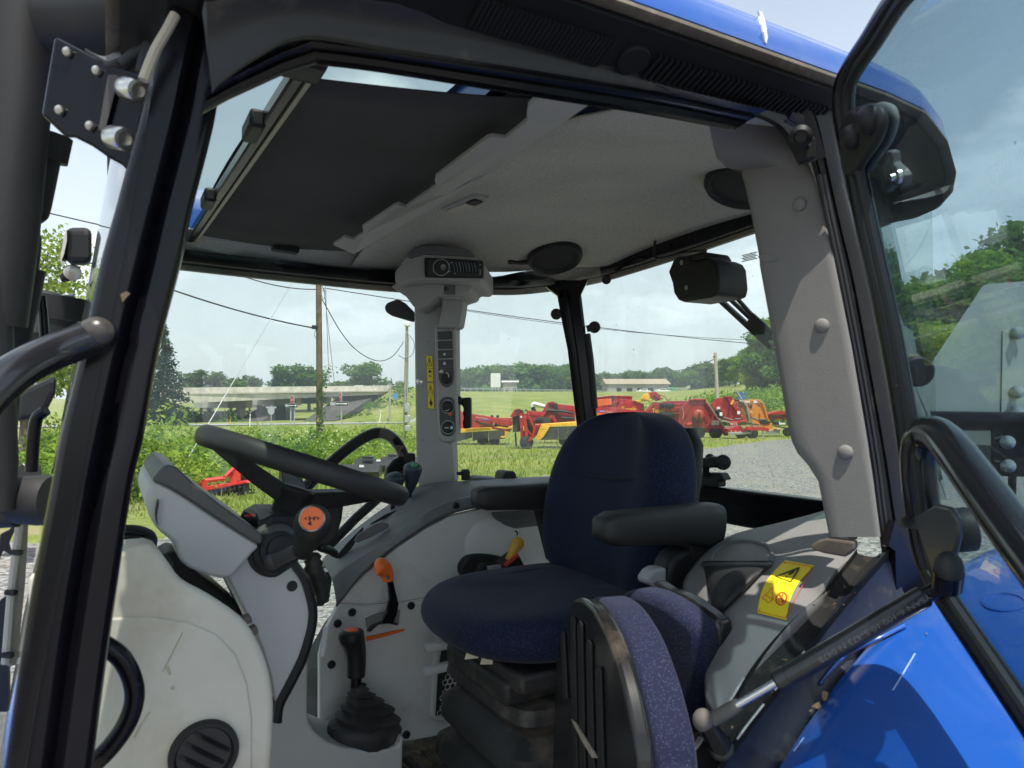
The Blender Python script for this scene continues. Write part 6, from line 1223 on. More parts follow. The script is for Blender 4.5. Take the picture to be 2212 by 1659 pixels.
for i, p in enumerate(bs): t_ = (bs[min(i + 1, len(bs) - 1)] - bs[max(i - 1, 0)]).normalized(); n_ = V((t_.y, -t_.x, 0)); n_ = n_ if n_.x > 0 else -n_; B_.append(onY((p.x + n_.x * 17, p.y + n_.y * 17), yc + .004))
MB().strip(A_, B_, [(0, -.25), (0, .003), (.5, .006), (1, .001), (1, -.25)], (0, -1, 0)).build('column_edge', PLB, ST, 40)
MB().lathe(onY(k(11, 818, 752), yc), (0, -1, 0), [(.0085, -.001), (.008, .002), (.003, .003), (.001, .002)], 16).build('column_screw', PLB, ST)
pod_l = kk(11, (125, 226), (100, 270), (88, 320), (95, 370), (120, 430), (160, 482), (230, 540), (250, 610), (300, 660), (400, 700), (500, 715), (560, 660), (620, 590), (652, 545), (560, 490), (420, 400), (290, 312), (200, 258))
MB().prism([onY((p.x, p.y), 1.10) for p in cr([(a, b, 0) for a, b in pod_l], 2, True)], (0, .32, 0)).build('instrument_pod', POD, ST, 60, bevel=.034, bseg=6)
pod_u = kk(11, (122, 228), (145, 190), (170, 160), (200, 148), (240, 160), (280, 195), (340, 250), (460, 345), (580, 430), (664, 490), (660, 548), (560, 492), (420, 402), (290, 314), (200, 260))
MB().prism([onY((p.x, p.y), 1.094) for p in cr([(a, b, 0) for a, b in pod_u], 2, True)], (0, .33, 0)).build('pod_hood', PODD, ST, 60, bevel=.013, bseg=4)
MB().prism([onY((p.x, p.y), 1.093) for p in cr([(*k(11, x, y), 0) for x, y in ((148, 318), (155, 340), (146, 400), (150, 450), (140, 430), (135, 380))], 3, True)], (0, .004, 0)).build('pod_slot', INK, ST, 0)
rc = onY(k(11, 745, 585), 1.11); MB().lathe(rc + V((0, .03, 0)), (0.15, -1, .1), [(.042, 0), (.042, .006), (.036, .010), (.036, .016), (.029, .020), (.029, .026), (.022, .030), (.021, .036), (.012, .040), (.001, .041)], 32).build('lever_boot', RUBB, ST)
MB().prism([onY((p.x, p.y), 1.12) for p in cr([(*k(11, x, y), 0) for x, y in ((668, 500), (690, 470), (740, 450), (800, 455), (840, 490), (850, 540), (830, 640), (780, 690), (700, 700), (650, 660), (635, 600))], 3, True)], (0, .06, 0)).build('boot_collar', PODD, ST, 40, bevel=.008)
MB().prism([onY(p, 1.16) for p in kk(11, (630, 470), (660, 430), (720, 400), (800, 400), (870, 410), (900, 480), (860, 520), (660, 500))], (0, .16, 0)).build('column_neck', PLB, ST, 0, bevel=.012)
MB().lathe(onY(k(11, 603, 412), 1.2), (0, -.6, .8), [(.013, -.01), (.013, .004), (.010, .008), (.001, .009)], 18).build('horn_button', PLB, ST); MB().ball(onY(k(11, 603, 402), 1.195), .006, (1.4, 1, .5)).build('red_button', M('red_plastic', (.5, .02, .02), .3), ST)
SL = sub_thing('shuttle_lever', TRAC); lv = [onY(k(11, 722, 628), 1.08), onY(k(11, 790, 600), 1.06), onY(k(11, 850, 572), 1.02)]
MB().tube(lv, [.0105, .0095, .010], 14).build('lever_arm', M('lever_grey', (.05, .05, .052), .5), SL); MB().ball(lv[0], .0125).build('lever_ball', M('lever_grey', (.05, .05, .052), .5), SL)
kc = at(k(11, 922, 440), .97); b1 = at(k(11, 868, 590), 1.0); MB().tube(cr([b1, b1.lerp(kc, .3), b1.lerp(kc, .65), kc, kc + (kc - b1).normalized() * .016, kc + (kc - b1).normalized() * .026], 4), crn([.012, .015, .0215, .0255, .020, .004], 4), 22).build('knob', PLB, SL, 180)
fn = (EYE - kc).normalized() + V((-.1, 0, .12)); fn.normalize(); fc = kc + fn * .0205 + V((.001, 0, .004)); MB().lathe(fc, fn, [(.0172, -.004), (.0172, .003), (.0158, .0042), (.0152, .0035)], 30).build('knob_ring', STEELB, SL); MB().lathe(fc, fn, [(.0154, .001), (.0154, .0035), (.001, .004)], 30).build('knob_face', ORAN, SL)
fX = V((0, 0, 1)).cross(fn).normalized(); fY = fn.cross(fX); fo = fc + fn * .0042
for sgn in (-1, 1): MB().prism([fo + fX * (sgn * a) + fY * b for a, b in ((.0068, .0022), (.0105, 0), (.0068, -.0022))], fn * .0004).build('arrow_mark', INK, SL, 0)
for a, b, w, h in ((-.0032, 0, .0022, .0062), (.0028, .0, .0022, .0048), (0, 0, .008, .0014), (.0046, .0014, .002, .0016)): MB().box(fo + fX * a + fY * b, (w, h, .0005), fX, fY, fn).build('tractor_mark', INK, SL)
row_boot(11, [(585, 900, 950), (600, 880, 965), (615, 890, 958), (632, 876, 972), (650, 886, 966), (668, 876, 976), (690, 890, 985), (705, 900, 1000), (725, 905, 985), (750, 915, 1003), (775, 925, 995), (800, 935, 1008), (830, 940, 990), (850, 940, 970)], pY(1.36), 'column_bellows', RUBD, ST)
MB().prism([onY(p, 1.30) for p in kk(11, (985, 340), (1080, 320), (1070, 420), (1040, 520), (990, 560), (960, 560), (1000, 480))], (0, .1, 0)).build('switch_stalk_housing', PLB, ST, 0, bevel=.01); MB().tube([onY(k(11, 960, 560), 1.33), onY(k(11, 1010, 575), 1.36), onY(k(11, 1030, 590), 1.37)], .008, 10).build('cable_end', PLB, ST)
for a in (930, 965): MB().ball(onY(k(11, a, 555 + (a - 930) * .1), 1.3), .008).build('cable_grommet', PLB, ST)
# ---- joysticks by the right window and the black bars outside it
for i, (top, bot, lean, green) in enumerate((((893, 1005), (885, 1062), 0, True), ((855, 1026), (848, 1078), 0, False))):
    j = sub_thing('joystick', TRAC); P0, P1 = onY(bot, 1.80), onY(top, 1.79); MB().tube(cr([P0.lerp(P1, -.1), P0.lerp(P1, .25), P0.lerp(P1, .6), P0.lerp(P1, .95), P0.lerp(P1, 1.12)], 4), crn([.006, .016, .022, .024, .006], 4), 16).build('joystick_grip', M('grip_navy', (.02, .035, .055), .45), j, 180)
    MB().tube([P0 - V((0, 0, .10)), P0], .006, 10).build('joystick_stem', FRM, j)
    if green: MB().ball(P0.lerp(P1, 1.02) + V((-.005, -.018, 0)), .010, (1, .5, .7)).build('joystick_button', M('green_button', (.05, .35, .16), .4), j)
MB().tube(cr([onY(p, 1.99) for p in [(630, 1085), (655, 1058), (728, 988), (785, 946), (822, 935), (852, 950), (872, 985), (882, 1040)]], 5), .0165, 14).build('window_guard_bar', FRM, TRAC); MB().tube([onY(p, 1.99) for p in [(700, 1190), (770, 1118), (822, 1072)]], .014, 12).build('window_guard_stay', FRM, TRAC)
MB().prism([onY(p, 1.97) for p in kk(7, (10, 1480), (20, 1400), (60, 1350), (150, 1310), (190, 1310), (190, 1440), (40, 1480))], (0, .03, 0)).build('guard_bracket', FRM, TRAC, 0, bevel=.008)
MB().prism([onY(p, 1.97) for p in [(560, 1240), (720, 1235), (710, 1300), (640, 1330), (520, 1330), (500, 1290)]], (0, .05, 0)).build('lower_door_sill', FRM, TRAC, 0)
# ---- dashboard
DB = sub_thing('dashboard', TRAC); Yd = .965
ol = cr([(a, b, 0) for a, b in [(150, 1212), (230, 1196), (312, 1174), (337, 1180), (363, 1212), (392, 1250), (450, 1282), (519, 1330), (554, 1378), (580, 1438), (591, 1503), (592, 1560), (588, 1640), (580, 1740)]], 3)
MB().prism([onY((p.x, p.y), Yd) for p in ol] + [onY((60, 1740), Yd), onY((60, 1240), Yd)], (0, .26, -.05)).build('dash_shell', DASH, DB, 60, bevel=.038, bseg=5)
MB().prism([onY(p, Yd - .003) for p in [(90, 1350), (230, 1336), (330, 1333), (410, 1345), (470, 1372), (510, 1415), (534, 1475), (545, 1550), (545, 1760), (90, 1760)]], (0, .01, 0)).build('dash_face', DASH, DB, 60, bevel=.0028, bseg=3)
SCF = M('scuff_brown', (.45, .395, .31), .8, var=.3, vscale=40)
for pts, w in (([(1075, 860), (1000, 1010), (960, 1090)], .0008), ([(880, 1330), (830, 1400), (790, 1480)], .0013), ([(985, 1060), (1000, 1110)], .0016), ([(1010, 1180), (1025, 1190)], .002)): MB().tube([onY(k(10, x, y), Yd - .0032) for x, y in pts], w, 5).build('scuff_mark', SCF, DB)
def vent(c, r, axis, up):
    v = sub_thing('air_vent', TRAC); a = V(axis).normalized(); MB().lathe(c, a, [(r, -.004), (r, .005), (r * .95, .0085), (r * .84, .0085), (r * .78, .004), (r * .77, .001)], 36).build('vent_ring', PLB, v); MB().lathe(c, a, [(r * .8, -.002), (r * .8, .0015), (.001, .0015)], 30).build('vent_well', INK, v)
    u = V(up); u = (u - a * u.dot(a)).normalized(); w = a.cross(u)
    for s_ in (-.36, .0, .36):
        hh = math.sqrt(max(0, 1 - s_ * s_ * 1.7)) * r * .70; MB().loft([[c + w * (r * s_ + q0 * r) + u * t_ + a * (.0012 + q1 * (1 - (t_ / hh) ** 2 * .9)) for q0, q1 in ((.015, .009), (.09, .002), (.05, .001), (-.03, .008))] for t_ in np.linspace(-hh, hh, 11)]).build('vent_blade', PLB, v, 60)
MB().prism([onY(p, .985) for p in kk(10, (640, 470), (700, 345), (850, 332), (918, 350), (985, 440), (1072, 572), (1010, 600), (640, 610))], (0, .16, -.015)).build('vent_housing', DASH, DB, 60, bevel=.022, bseg=4)
vent(onY(k(11, 378, 1585), Yd - .004), .0405, (0, -1, 0), (.8, 0, -.6))
vent(onY(k(10, 850, 505), 1.0) + V((0, 0, .004)), .032, (.1, -.42, 1), (1, 0, 0)); vent(onY(k(10, 760, 350), 1.08) + V((0, 0, .004)), .034, (.1, -.42, 1), (1, 0, 0))
MB().prism([onY(p, 1.30) for p in [(330, 1215), (365, 1190), (400, 1200), (430, 1240), (470, 1270), (510, 1305), (530, 1340), (470, 1300), (400, 1262)]], (0, .1, 0)).build('column_gaiter', PLB, DB, 0, bevel=.01)
for x, y in ((600, 912), (632, 968)): MB().bar(onY(k(11, x - 40, y + 15), 1.10), onY(k(11, x + 12, y - 4), 1.10), .02, .012).build('pedal_stop', M('dusty_peg', (.16, .14, .11), .8), DB, bevel=.003)
MB().tube(cr([onY(p, .84) for p in [(190, 1378), (232, 1398), (264, 1424), (286, 1468), (290, 1512), (274, 1562), (240, 1612), (200, 1652)]], 5), .0098, 14).build('dash_grab_handle', FRM, TRAC)
# ================================================================ SEATS, DOOR SIDE, OUTSIDE OF THE CAB
def sq(c, s, e): return math.copysign(abs(c) ** e, c), math.copysign(abs(s) ** e, s)
def cushion(loops_spec, n=36, e=.42):
    """loops_spec: (centre, u axis, v axis, half u, half v, function giving extra offset per angle)"""
    L_ = []
    for c, u, v, hu, hv, fo in loops_spec:
        lp = []
        for j in range(n):
            a = 2 * math.pi * j / n; cu, sv = sq(math.cos(a), math.sin(a), e); lp.append(V(c) + V(u) * (hu * cu) + V(v) * (hv * sv) + (fo(cu, sv) if fo else V((0, 0, 0))))
        L_.append(lp)
    return L_
X1, Y1, Z1 = V((1, 0, 0)), V((0, 1, 0)), V((0, 0, 1))
SE = sub_thing('operator_seat', TRAC, 'navy cloth operator seat with two black armrests')
# backrest: sections from bottom to top
spec = []
for z, w, xc, t in ((1.550, .150, .985, .040), (1.565, .190, .980, .054), (1.60, .222, .977, .064), (1.66, .240, .980, .066), (1.73, .244, .990, .065), (1.79, .238, 1.002, .063), (1.84, .224, 1.014, .059), (1.88, .200, 1.026, .053), (1.908, .168, 1.035, .046), (1.926, .128, 1.042, .036), (1.936, .080, 1.047, .023), (1.939, .03, 1.050, .009)):
    def fo(cu, sv, z=z):                                  # side bolsters stand forward, the middle is dished
        f = max(0, -cu); return V((-.030 * f * sm(abs(sv), .45, .85) + .010 * f * (1 - sm(abs(sv), .2, .6)) + (.014 * f * math.exp(-((z - 1.60) / .03) ** 2) * -(1 - abs(sv))), 0, 0))
    spec.append(((xc, 1.276, z), X1, Y1, t, w * .92, fo))
MB().loft(cushion(spec, 48, .66)).build('backrest', NAVY, SE, 180, sub=1)
for dy, (za, zb) in ((-.128, (1.60, 1.80)), (.128, (1.60, 1.80))): MB().tube(cr([V((.918 + (z - 1.6) * .14, 1.26 + dy, z)) for z in np.linspace(za, zb, 6)], 2), .0022, 6).build('backrest_seam', M('seam_navy', (.006, .008, .02), .8), SE)
MB().tube(cr([V((.942, 1.26 + y, 1.805 - .01 * math.cos(y * 12))) for y in np.linspace(-.125, .125, 7)], 2), .0022, 6).build('backrest_seam', M('seam_navy', (.006, .008, .02), .8), SE)
for arc in ([(515, 345), (535, 410), (575, 450), (625, 463), (670, 455), (688, 420)], [(560, 320), (585, 370), (620, 400), (655, 410)]): MB().tube(cr([onX(k(13, x, y), .923) for x, y in arc], 3), .0024, 6).build('lumbar_crease', M('seam_navy', (.006, .008, .02), .8), SE)
shell = []
for z, w, xc in ((1.60, .20, 1.03), (1.70, .232, 1.045), (1.80, .236, 1.062), (1.87, .22, 1.08), (1.905, .18, 1.09)): shell.append(((xc - .005, 1.276, z), X1, Y1, .024, w * .80, None))
MB().loft(cushion(shell, 32, .5)).build('backrest_shell', PLB, SE, 180)
spec = []
for z, hx, hy, xc in ((1.488, .15, .165, .825), (1.493, .185, .198, .815), (1.506, .204, .214, .807), (1.528, .210, .221, .802), (1.552, .206, .218, .804), (1.566, .196, .210, .808), (1.572, .175, .192, .815), (1.572, .08, .09, .83)):
    def fo(cu, sv, z=z): return V((-.05 * max(0, -cu) * (1 - .55 * sv * sv), 0, .02 * sm(abs(sv), .5, .95) * sm(z, 1.55, 1.6) + .012 * max(0, cu) * sm(z, 1.55, 1.6)))
    spec.append(((xc, 1.262, z), X1, Y1, hx, hy, fo))
MB().loft(cushion(spec, 48, .62)).build('seat_cushion', NAVY, SE, 180, sub=1)
for dy in (-.13, .13): MB().tube(cr([V((x, 1.262 + dy * (1 - .1 * (x < .66)), 1.576 + .004 * math.sin(x * 9) - .05 * max(0, .66 - x) * 3)) for x in np.linspace(.60, .90, 7)], 2), .0022, 6).build('cushion_seam', M('seam_navy', (.006, .008, .02), .8), SE)
def armrest(Y, x0, x1, zt, name='armrest'):
    L_ = []
    for x, h, w, dz in ((x0, .006, .012, -.030), (x0 + .006, .020, .024, -.029), (x0 + .03, .029, .031, -.030), (x0 + .10, .031, .033, -.032), (x0 + .19, .035, .034, -.036), (x1 - .04, .041, .034, -.041), (x1 - .008, .036, .033, -.037), (x1, .028, .028, -.032)):
        L_.append(((x, Y, zt + dz), Y1, Z1, w, h, None))
    return MB().loft(cushion(L_, 24, .5)).build(name, M('armrest_black', (.016, .016, .017), .5, var=.15, vscale=30, bump=.3, bscale=1100), SE, 60)
armrest(1.00, .735, 1.015, 1.768); armrest(1.525, .755, 1.01, 1.762)
for Y in (1.0, 1.525): MB().prism([(.93, Y - .018, 1.70), (.99, Y - .018, 1.71), (1.03, Y - .018, 1.60), (.97, Y - .018, 1.56)], (0, .036, 0)).build('armrest_bracket', PLB, SE, 0, bevel=.006)
MB().prism([onY(p, .985) for p in kk(13, (900, 660), (920, 520), (935, 450), (970, 400), (1020, 372), (1065, 370), (1110, 415), (1100, 560), (1060, 690), (980, 720))], (0, .05, 0)).build('recline_cover', PLB, SE, 40, bevel=.012, bseg=3)
MB().prism([onY(p, .98) for p in kk(13, (797, 545), (830, 500), (860, 482), (912, 480), (912, 560), (905, 612), (860, 600), (800, 575))], (0, .03, 0)).build('recline_lever', M('lever_pale', (.42, .42, .42), .5), SE, 0, bevel=.005)
MB().box((.98, 1.26, 1.55), (.10, .36, .10)).build('seat_hinge', PLB, SE, bevel=.01)
# suspension: top plate, bellows, levers
DUSTB = M('bellows_dusty', (.022, .022, .022), .6, var=.3, vscale=12, dirt=((.20, .16, .12), .36, 8))
MB().box((.80, 1.26, 1.462), (.34, .36, .035)).build('seat_pan', DUSTB, SE, bevel=.008); MB().box((.70, 1.25, 1.435), (.16, .26, .045)).build('suspension_box', DUSTB, SE, bevel=.01)
bl = []
for z, g in ((1.15, .010), (1.175, .020), (1.195, -.012), (1.215, .024), (1.245, .020), (1.27, -.016), (1.295, .014), (1.33, .012), (1.355, -.02), (1.385, .004), (1.41, -.002), (1.42, -.03)):
    bl.append(((.80, 1.26, z), X1, Y1, .165 + g, .175 + g, None))
MB().loft(cushion(bl, 40, .25)).build('suspension_bellows', DUSTB, SE, 50)
for (a, b) in (((690, 955), (865, 925)), ((683, 1095), (835, 1055))):
    P0, P1 = onY(k(12, a[0], a[1]), 1.46), onY(k(12, b[0], b[1]), 1.43); sd = (P1 - P0).normalized(); o = cushion([(P0.lerp(P1, t), Y1, Z1, .012 * w, .0095 * w, None) for t, w in ((0, .35), (.04, .9), (.15, 1.05), (.5, .95), (.85, 1.0), (1, .9))], 16, .6)
    MB().loft(o).build('adjust_lever', M('lever_pale', (.42, .42, .42), .5), SE, 60); MB().tube([P1, P1 + V((.06, -.10, -.01))], .006, 8).build('lever_rod', FRM, SE)
for x, y, l in ((940, 970, .02), (1030, 1005, .018), (1265, 1110, .035)):
    p = onY(k(12, x, y), 1.2); MB().add([p, p + V((l, -.01, .008)), p + V((l * .9, -.012, -.012)), p + V((-.004, 0, -l * .7))], [(0, 1, 2, 3)]).build('torn_foam', M('foam_white', (.7, .66, .5), .9), SE, 0, solid=.003)
# ---- folding passenger seat
FS = sub_thing('folding_seat', TRAC, 'folded passenger seat, ribbed black shell with speckled blue cloth'); n1 = V((-.94, .34, 0)).normalized(); F0 = V((.585, .84, 1.5))
sh = cr([(*p, 0) for p in kk(13, (235, 1760), (248, 1250), (262, 1000), (282, 850), (310, 745), (345, 680), (385, 655), (425, 668), (470, 710), (520, 790), (570, 900), (615, 1040), (660, 1210), (700, 1400), (728, 1560), (742, 1760))], 3)
outl = [onp((p.x, p.y), F0, n1) for p in sh]
MB().prism(outl, -n1 * .022).build('cushion_shell', M('shell_gloss', (.010, .010, .010), .22, var=.3, vscale=5, dirt=(DUST, .12, 6)), FS, 40, bevel=.006, bseg=3)
MB().prism([p - n1 * .022 for p in outl], -n1 * .05).build('cushion_pad', NAVY2, FS, 60, bevel=.018, bseg=4)
for x0, x1, y0, y1 in ((300, 318, 850, 1250), (358, 380, 760, 1700), (398, 425, 790, 1700), (450, 478, 900, 1700), (505, 535, 1060, 1700)):
    MB().prism([onp(k(13, x, y), F0 + n1 * .0005, n1) for x, y in ((x0, y0 + 20), ((x0 + x1) / 2, y0), (x1, y0 + 20), (x1 + 18, y1), (x0 + 14, y1))], n1 * .004).build('shell_rib', PLB, FS, 0, bevel=.0015)
MB().prism([onp(p, F0 + n1 * .004, n1) for p in kk(13, (355, 1370), (380, 1390), (500, 1580), (510, 1600), (480, 1598), (420, 1500))], n1 * .002).build('chipped_edge', M('chip', (.35, .30, .24), .8, var=.4, vscale=60), FS, 0)
n2 = V((-.97, -.05, 0)).normalized(); B0 = V((.66, .80, 1.5))
bk = cr([(*p, 0) for p in kk(13, (560, 900), (590, 730), (630, 645), (690, 612), (770, 622), (880, 668), (980, 735), (1055, 800), (1090, 850), (1100, 960), (1090, 1250), (1075, 1460), (840, 1460), (700, 1250))], 3, True)
MB().prism([onp((p.x, p.y), B0, n2) for p in bk], -n2 * .05).build('back_pad', NAVY2, FS, 60, bevel=.02, bseg=4)
bk2 = cr([(*p, 0) for p in kk(13, (700, 640), (790, 628), (900, 672), (1000, 740), (1075, 800), (1105, 850), (1112, 960), (1100, 1250), (1085, 1460), (900, 1460))], 3, True)
MB().prism([onp((p.x, p.y), B0, n2) - n2 * .035 for p in bk2], -n2 * .03).build('back_shell', M('shell_gloss', (.010, .010, .010), .22), FS, 40, bevel=.008, bseg=3)
MB().tube(cr([onY(p, .66) for p in kk(13, (850, 1660), (868, 1560), (880, 1450), (888, 1380), (880, 1345), (865, 1345))], 4), .0165, 14).build('fold_bracket', FRMD, FS); MB().prism([onY(p, .68) for p in kk(13, (920, 1370), (1110, 1470), (1030, 1600), (960, 1700), (915, 1700))], (0, .02, 0)).build('mount_plate', M('mount_grey', (.15, .14, .13), .6, dirt=(DUST, .3, 8)), FS, 0, bevel=.004)
MB().prism([onp(p, F0 - n1 * .01, n1) for p in kk(13, (275, 1390), (300, 1350), (340, 1430), (330, 1520))], -n1 * .02).build('pad_corner', NAVY2, FS, 0, bevel=.006)
# ---- left wheel-arch console with label and pocket
LC = sub_thing('left_console', TRAC)
far_c = [((1530, 1545), .66), ((1518, 1450), .78), ((1490, 1345), .90), ((1474, 1268), .96), ((1493, 1227), .975), ((1526, 1190), .985), ((1559, 1166), .99), ((1603, 1148), .99), ((1690, 1128), .965), ((1775, 1110), .93)]
nea_c = [((1552, 1552), .622), ((1562, 1532), .622), ((1580, 1504), .621), ((1605, 1468), .620), ((1640, 1422), .618), ((1680, 1371), .617), ((1722, 1325), .616), ((1765, 1290), .616), ((1786, 1250), .62), ((1850, 1195), .63)]
FA_, NA_ = cr([onY(p, y) for p, y in far_c], 4), cr([onY(p, y) for p, y in nea_c], 4)
rows = []
for t in (0, .06, .15, .3, .45, .6, .75, .88, .96, 1):
    rows.append([a.lerp(b, t) + V((-.012, 0, .030)) * math.sin(math.pi * t) for a, b in zip(FA_, NA_)])
rows.insert(0, [p + V((.05, .0, -.12)) for p in FA_]); rows.append([p + V((0, -.004, -.02)) for p in NA_])
LCS = MB().grid(rows).build('arch_cover', CONS, LC, 70, solid=.004)
def lc(p):
    """point on the sloping cover seen in direction p"""
    best = None; ro = ray(p)
    for i in range(1, len(rows) - 2):
        for j in range(len(rows[0]) - 1):
            for tri in ((rows[i][j], rows[i][j + 1], rows[i + 1][j + 1]), (rows[i][j], rows[i + 1][j + 1], rows[i + 1][j])):
                h = geometry_ray(tri, ro)
                if h is not None and (best is None or (h - EYE).length < (best - EYE).length): best = h
    return best if best is not None else onY(p, .75)
from mathutils.geometry import intersect_ray_tri
def geometry_ray(tri, ro): return intersect_ray_tri(tri[0], tri[1], tri[2], ro, EYE, True)
def lcl(p, off=.0012): q = lc(p); return q - ray(p).normalized() * off
def sheet4(c0, c1, c2, c3, nu, nv, off, f=None):
    R_ = []
    for i in range(nv + 1):
        v = i / nv; row = []
        for j in range(nu + 1):
            u = j / nu; x = (c0[0] * (1 - u) + c1[0] * u) * (1 - v) + (c3[0] * (1 - u) + c2[0] * u) * v; y = (c0[1] * (1 - u) + c1[1] * u) * (1 - v) + (c3[1] * (1 - u) + c2[1] * u) * v
            b = 14 * math.sin(math.pi * v) if f else 0; row.append(lcl((x - b, y - b * .4), off))
        R_.append(row)
    return R_
lb4 = kk(14, (705, 435), (878, 467), (712, 788), (541, 745)); G_ = sheet4(*lb4, 8, 12, .002, True); WLB = MB().grid(G_).build('warning_label', STICK, LC, 180, label='yellow warning label with triangle and seat pictogram')
def lbp(u, v, off=.0008):
    i, j = v * 12, u * 8; i0, j0 = min(11, int(i)), min(7, int(j)); a, b = i - i0, j - j0; p = (G_[i0][j0] * (1 - a) + G_[i0 + 1][j0] * a) * (1 - b) + (G_[i0][j0 + 1] * (1 - a) + G_[i0 + 1][j0 + 1] * a) * b; return p + (EYE - p).normalized() * off
def lline(pts, r, mat, name='label_line'): MB().tube([lbp(u, v) for u, v in pts], r, 5).build(name, mat, WLB)
lline([(.04, .03), (.96, .03), (.96, .97), (.04, .97), (.04, .03)], .0005, INKR, 'label_border'); lline([(.04, .43), (.96, .43)], .0005, INK)
lline([(.62, .09), (.74, .37), (.18, .33), (.62, .09)], .0013, INK, 'triangle'); lline([(.57, .17), (.53, .25)], .0017, INK, 'exclamation'); lline([(.50, .295), (.495, .305)], .0017, INK, 'exclamation')
lline([(.70 + .17 * math.cos(a), .68 + .105 * math.sin(a)) for a in np.linspace(0, 6.28, 25)], .0011, INKR, 'prohibition_ring'); lline([(.58, .61), (.82, .75)], .0011, INKR, 'prohibition_bar')
lline([(.70, .60), (.66, .68), (.60, .70), (.66, .74), (.78, .74), (.8, .70), (.72, .66), (.70, .60)], .0006, INKR, 'pictogram'); lline([(.28, .53), (.22, .62), (.12, .70), (.06, .74), (.2, .76), (.3, .80), (.38, .76), (.44, .72), (.36, .64), (.33, .55), (.28, .53)], .0005, INKR, 'pictogram'); lline([(.14, .68), (.42, .72)], .0005, INKR, 'pictogram')
# pocket (cup holder) set into the cover
pk = []
for y, x0, x1, dd in ((452, 214, 618, .030), (462, 216, 616, .034), (480, 222, 604, .034), (500, 230, 580, .032), (560, 240, 520, .030), (620, 250, 460, .026), (690, 270, 392, .018), (735, 290, 345, .008), (752, 300, 330, .003)):
    A_, B_ = lcl(k(14, x0, y), .002), lcl(k(14, x1, y), .002); m_ = (A_ + B_) / 2; r_ = (B_ - A_) / 2; o_ = (EYE - m_).normalized()
    pk.append([m_ - r_ * math.cos(math.pi * j / 14) + o_ * (dd * 1.5 * math.sin(math.pi * j / 14)) for j in range(15)])
top_ = [p + V((.002, .002, .003)) for p in pk[0]]; mid_ = sum(top_, V((0, 0, 0))) / len(top_)
MB().loft([[p.lerp(mid_, .9) - V((0, 0, .02)) for p in top_], [p.lerp(mid_, .12) - V((0, 0, .012)) for p in top_], [p.lerp(mid_, .06) for p in top_], top_] + pk, closed=False).build('pocket', PLB, LC, 60, solid=.002)
MB().tube(pk[1], .0035, 8).build('pocket_rim', M('rim_soft', (.06, .062, .064), .5), LC)
MB().tube(cr([lcl(k(14, x, y), .001) for x, y in ((262, 440), (300, 385), (370, 345), (450, 328), (540, 335), (600, 355), (628, 400), (620, 450))], 4), .004, 8).build('recess_rim', TRIMD, LC)
MB().tube(cr([lcl(k(14, x, y), .001) for x, y in ((265, 735), (262, 830), (285, 855), (310, 830), (318, 790))], 4), .0035, 8).build('moulded_rib', CONS, LC)
MB().grid([[lcl(k(14, *p), o_) for p in r_] for r_, o_ in (([(450, 290), (600, 310), (780, 332), (945, 318)], .001), ([(455, 285), (600, 240), (760, 200), (925, 168)], -.012))]).build('tray_wall', TRIMD, LC, 0, solid=.003)
MB().prism([onp(p, T0 + NT * .004, NT) for p in kk(14, (850, 350), (900, 318), (945, 308), (1110, 328), (1110, 372), (1060, 418), (930, 395), (862, 372))], -NT * .02).build('trim_foot', M('dusty_foot', (.07, .06, .05), .85, dirt=((.16, .12, .075), .5, 30)), LC, 0, bevel=.003)
# ---- door sill and blue fender
SILL = sub_thing('door_sill', TRAC)
lA = kk(14, (1120, 385), (1000, 540), (900, 665), (800, 745), (640, 905), (500, 1085), (400, 1250), (300, 1400), (180, 1560), (80, 1700)); lB = kk(14, (1315, 385), (1180, 545), (1080, 660), (990, 770), (820, 990), (680, 1170), (580, 1300), (470, 1440), (330, 1640), (250, 1750))
SA, SBb = cr([onY(p, .618) for p in lA], 3), cr([onY(p, .588) for p in lB], 3)
MB().strip(SA, SBb, [(0, -.05), (0, .003), (.03, .005), (.07, -.004), (.5, -.010), (.92, -.006), (.96, .004), (1, .005), (1.0, -.05)], (-.45, -.35, .82)).build('sill_channel', M('sill_dirty', (.014, .014, .014), .8, var=.3, vscale=9, dirt=((.10, .08, .06), .26, 30), spec=.15), SILL, 40)
SC = []
for p in SBb:
    a_ = math.atan2(p.z - .85, p.x - 1.25); SC.append(V((1.25 + .892 * math.cos(a_), .5755, .85 + .892 * math.sin(a_))))
MB().strip(SBb, SC, [(0, -.02), (0, -.002), (.1, -.006), (.9, -.003), (1, .001), (1.15, .001), (1.15, -.02)], (-.3, -.9, .3)).build('fender_inner_edge', M('fender_shaded_navy', (.008, .011, .022), .45, dirt=((.2, .15, .1), .1, 15)), SILL, 40)  # fender's blue inner edge, its shade put into the navy colour
PALE_EDGE = M('pale_edge', (.45, .44, .42), .4, .4, var=.4, vscale=60)  # pale thin lines along the sill edges
for pts, r in ((SA[16:26], .0016), (SBb[12:17], .0014), (SBb[18:23], .0014)): MB().tube([p + V((-.004, -.003, .005)) for p in pts], r, 6).build('pale_edge', PALE_EDGE, SILL)
FX, FZ, FR = 1.25, .85, .90
FEN = sub_thing('rear_fender', TRAC, 'glossy blue rear fender beside the door sill'); fr_ = []
for i in range(49):
    a = math.radians(176 - 148 * i / 48); ca, sa = math.cos(a), math.sin(a); row = []
    for y, rr in ((.575, -.30), (.575, -.02), (.572, -.006), (.565, 0), (.54, .003), (.45, .006), (.34, .004), (.22, -.004), (.12, -.016), (.06, -.03), (.02, -.055), (.005, -.09), (.012, -.12)): row.append(V((FX + (FR + rr) * ca, y, FZ + (FR + rr) * sa)))
    fr_.append(row)
MB().grid(fr_).build('fender_skin', BLUE, FEN, 50, solid=.004)
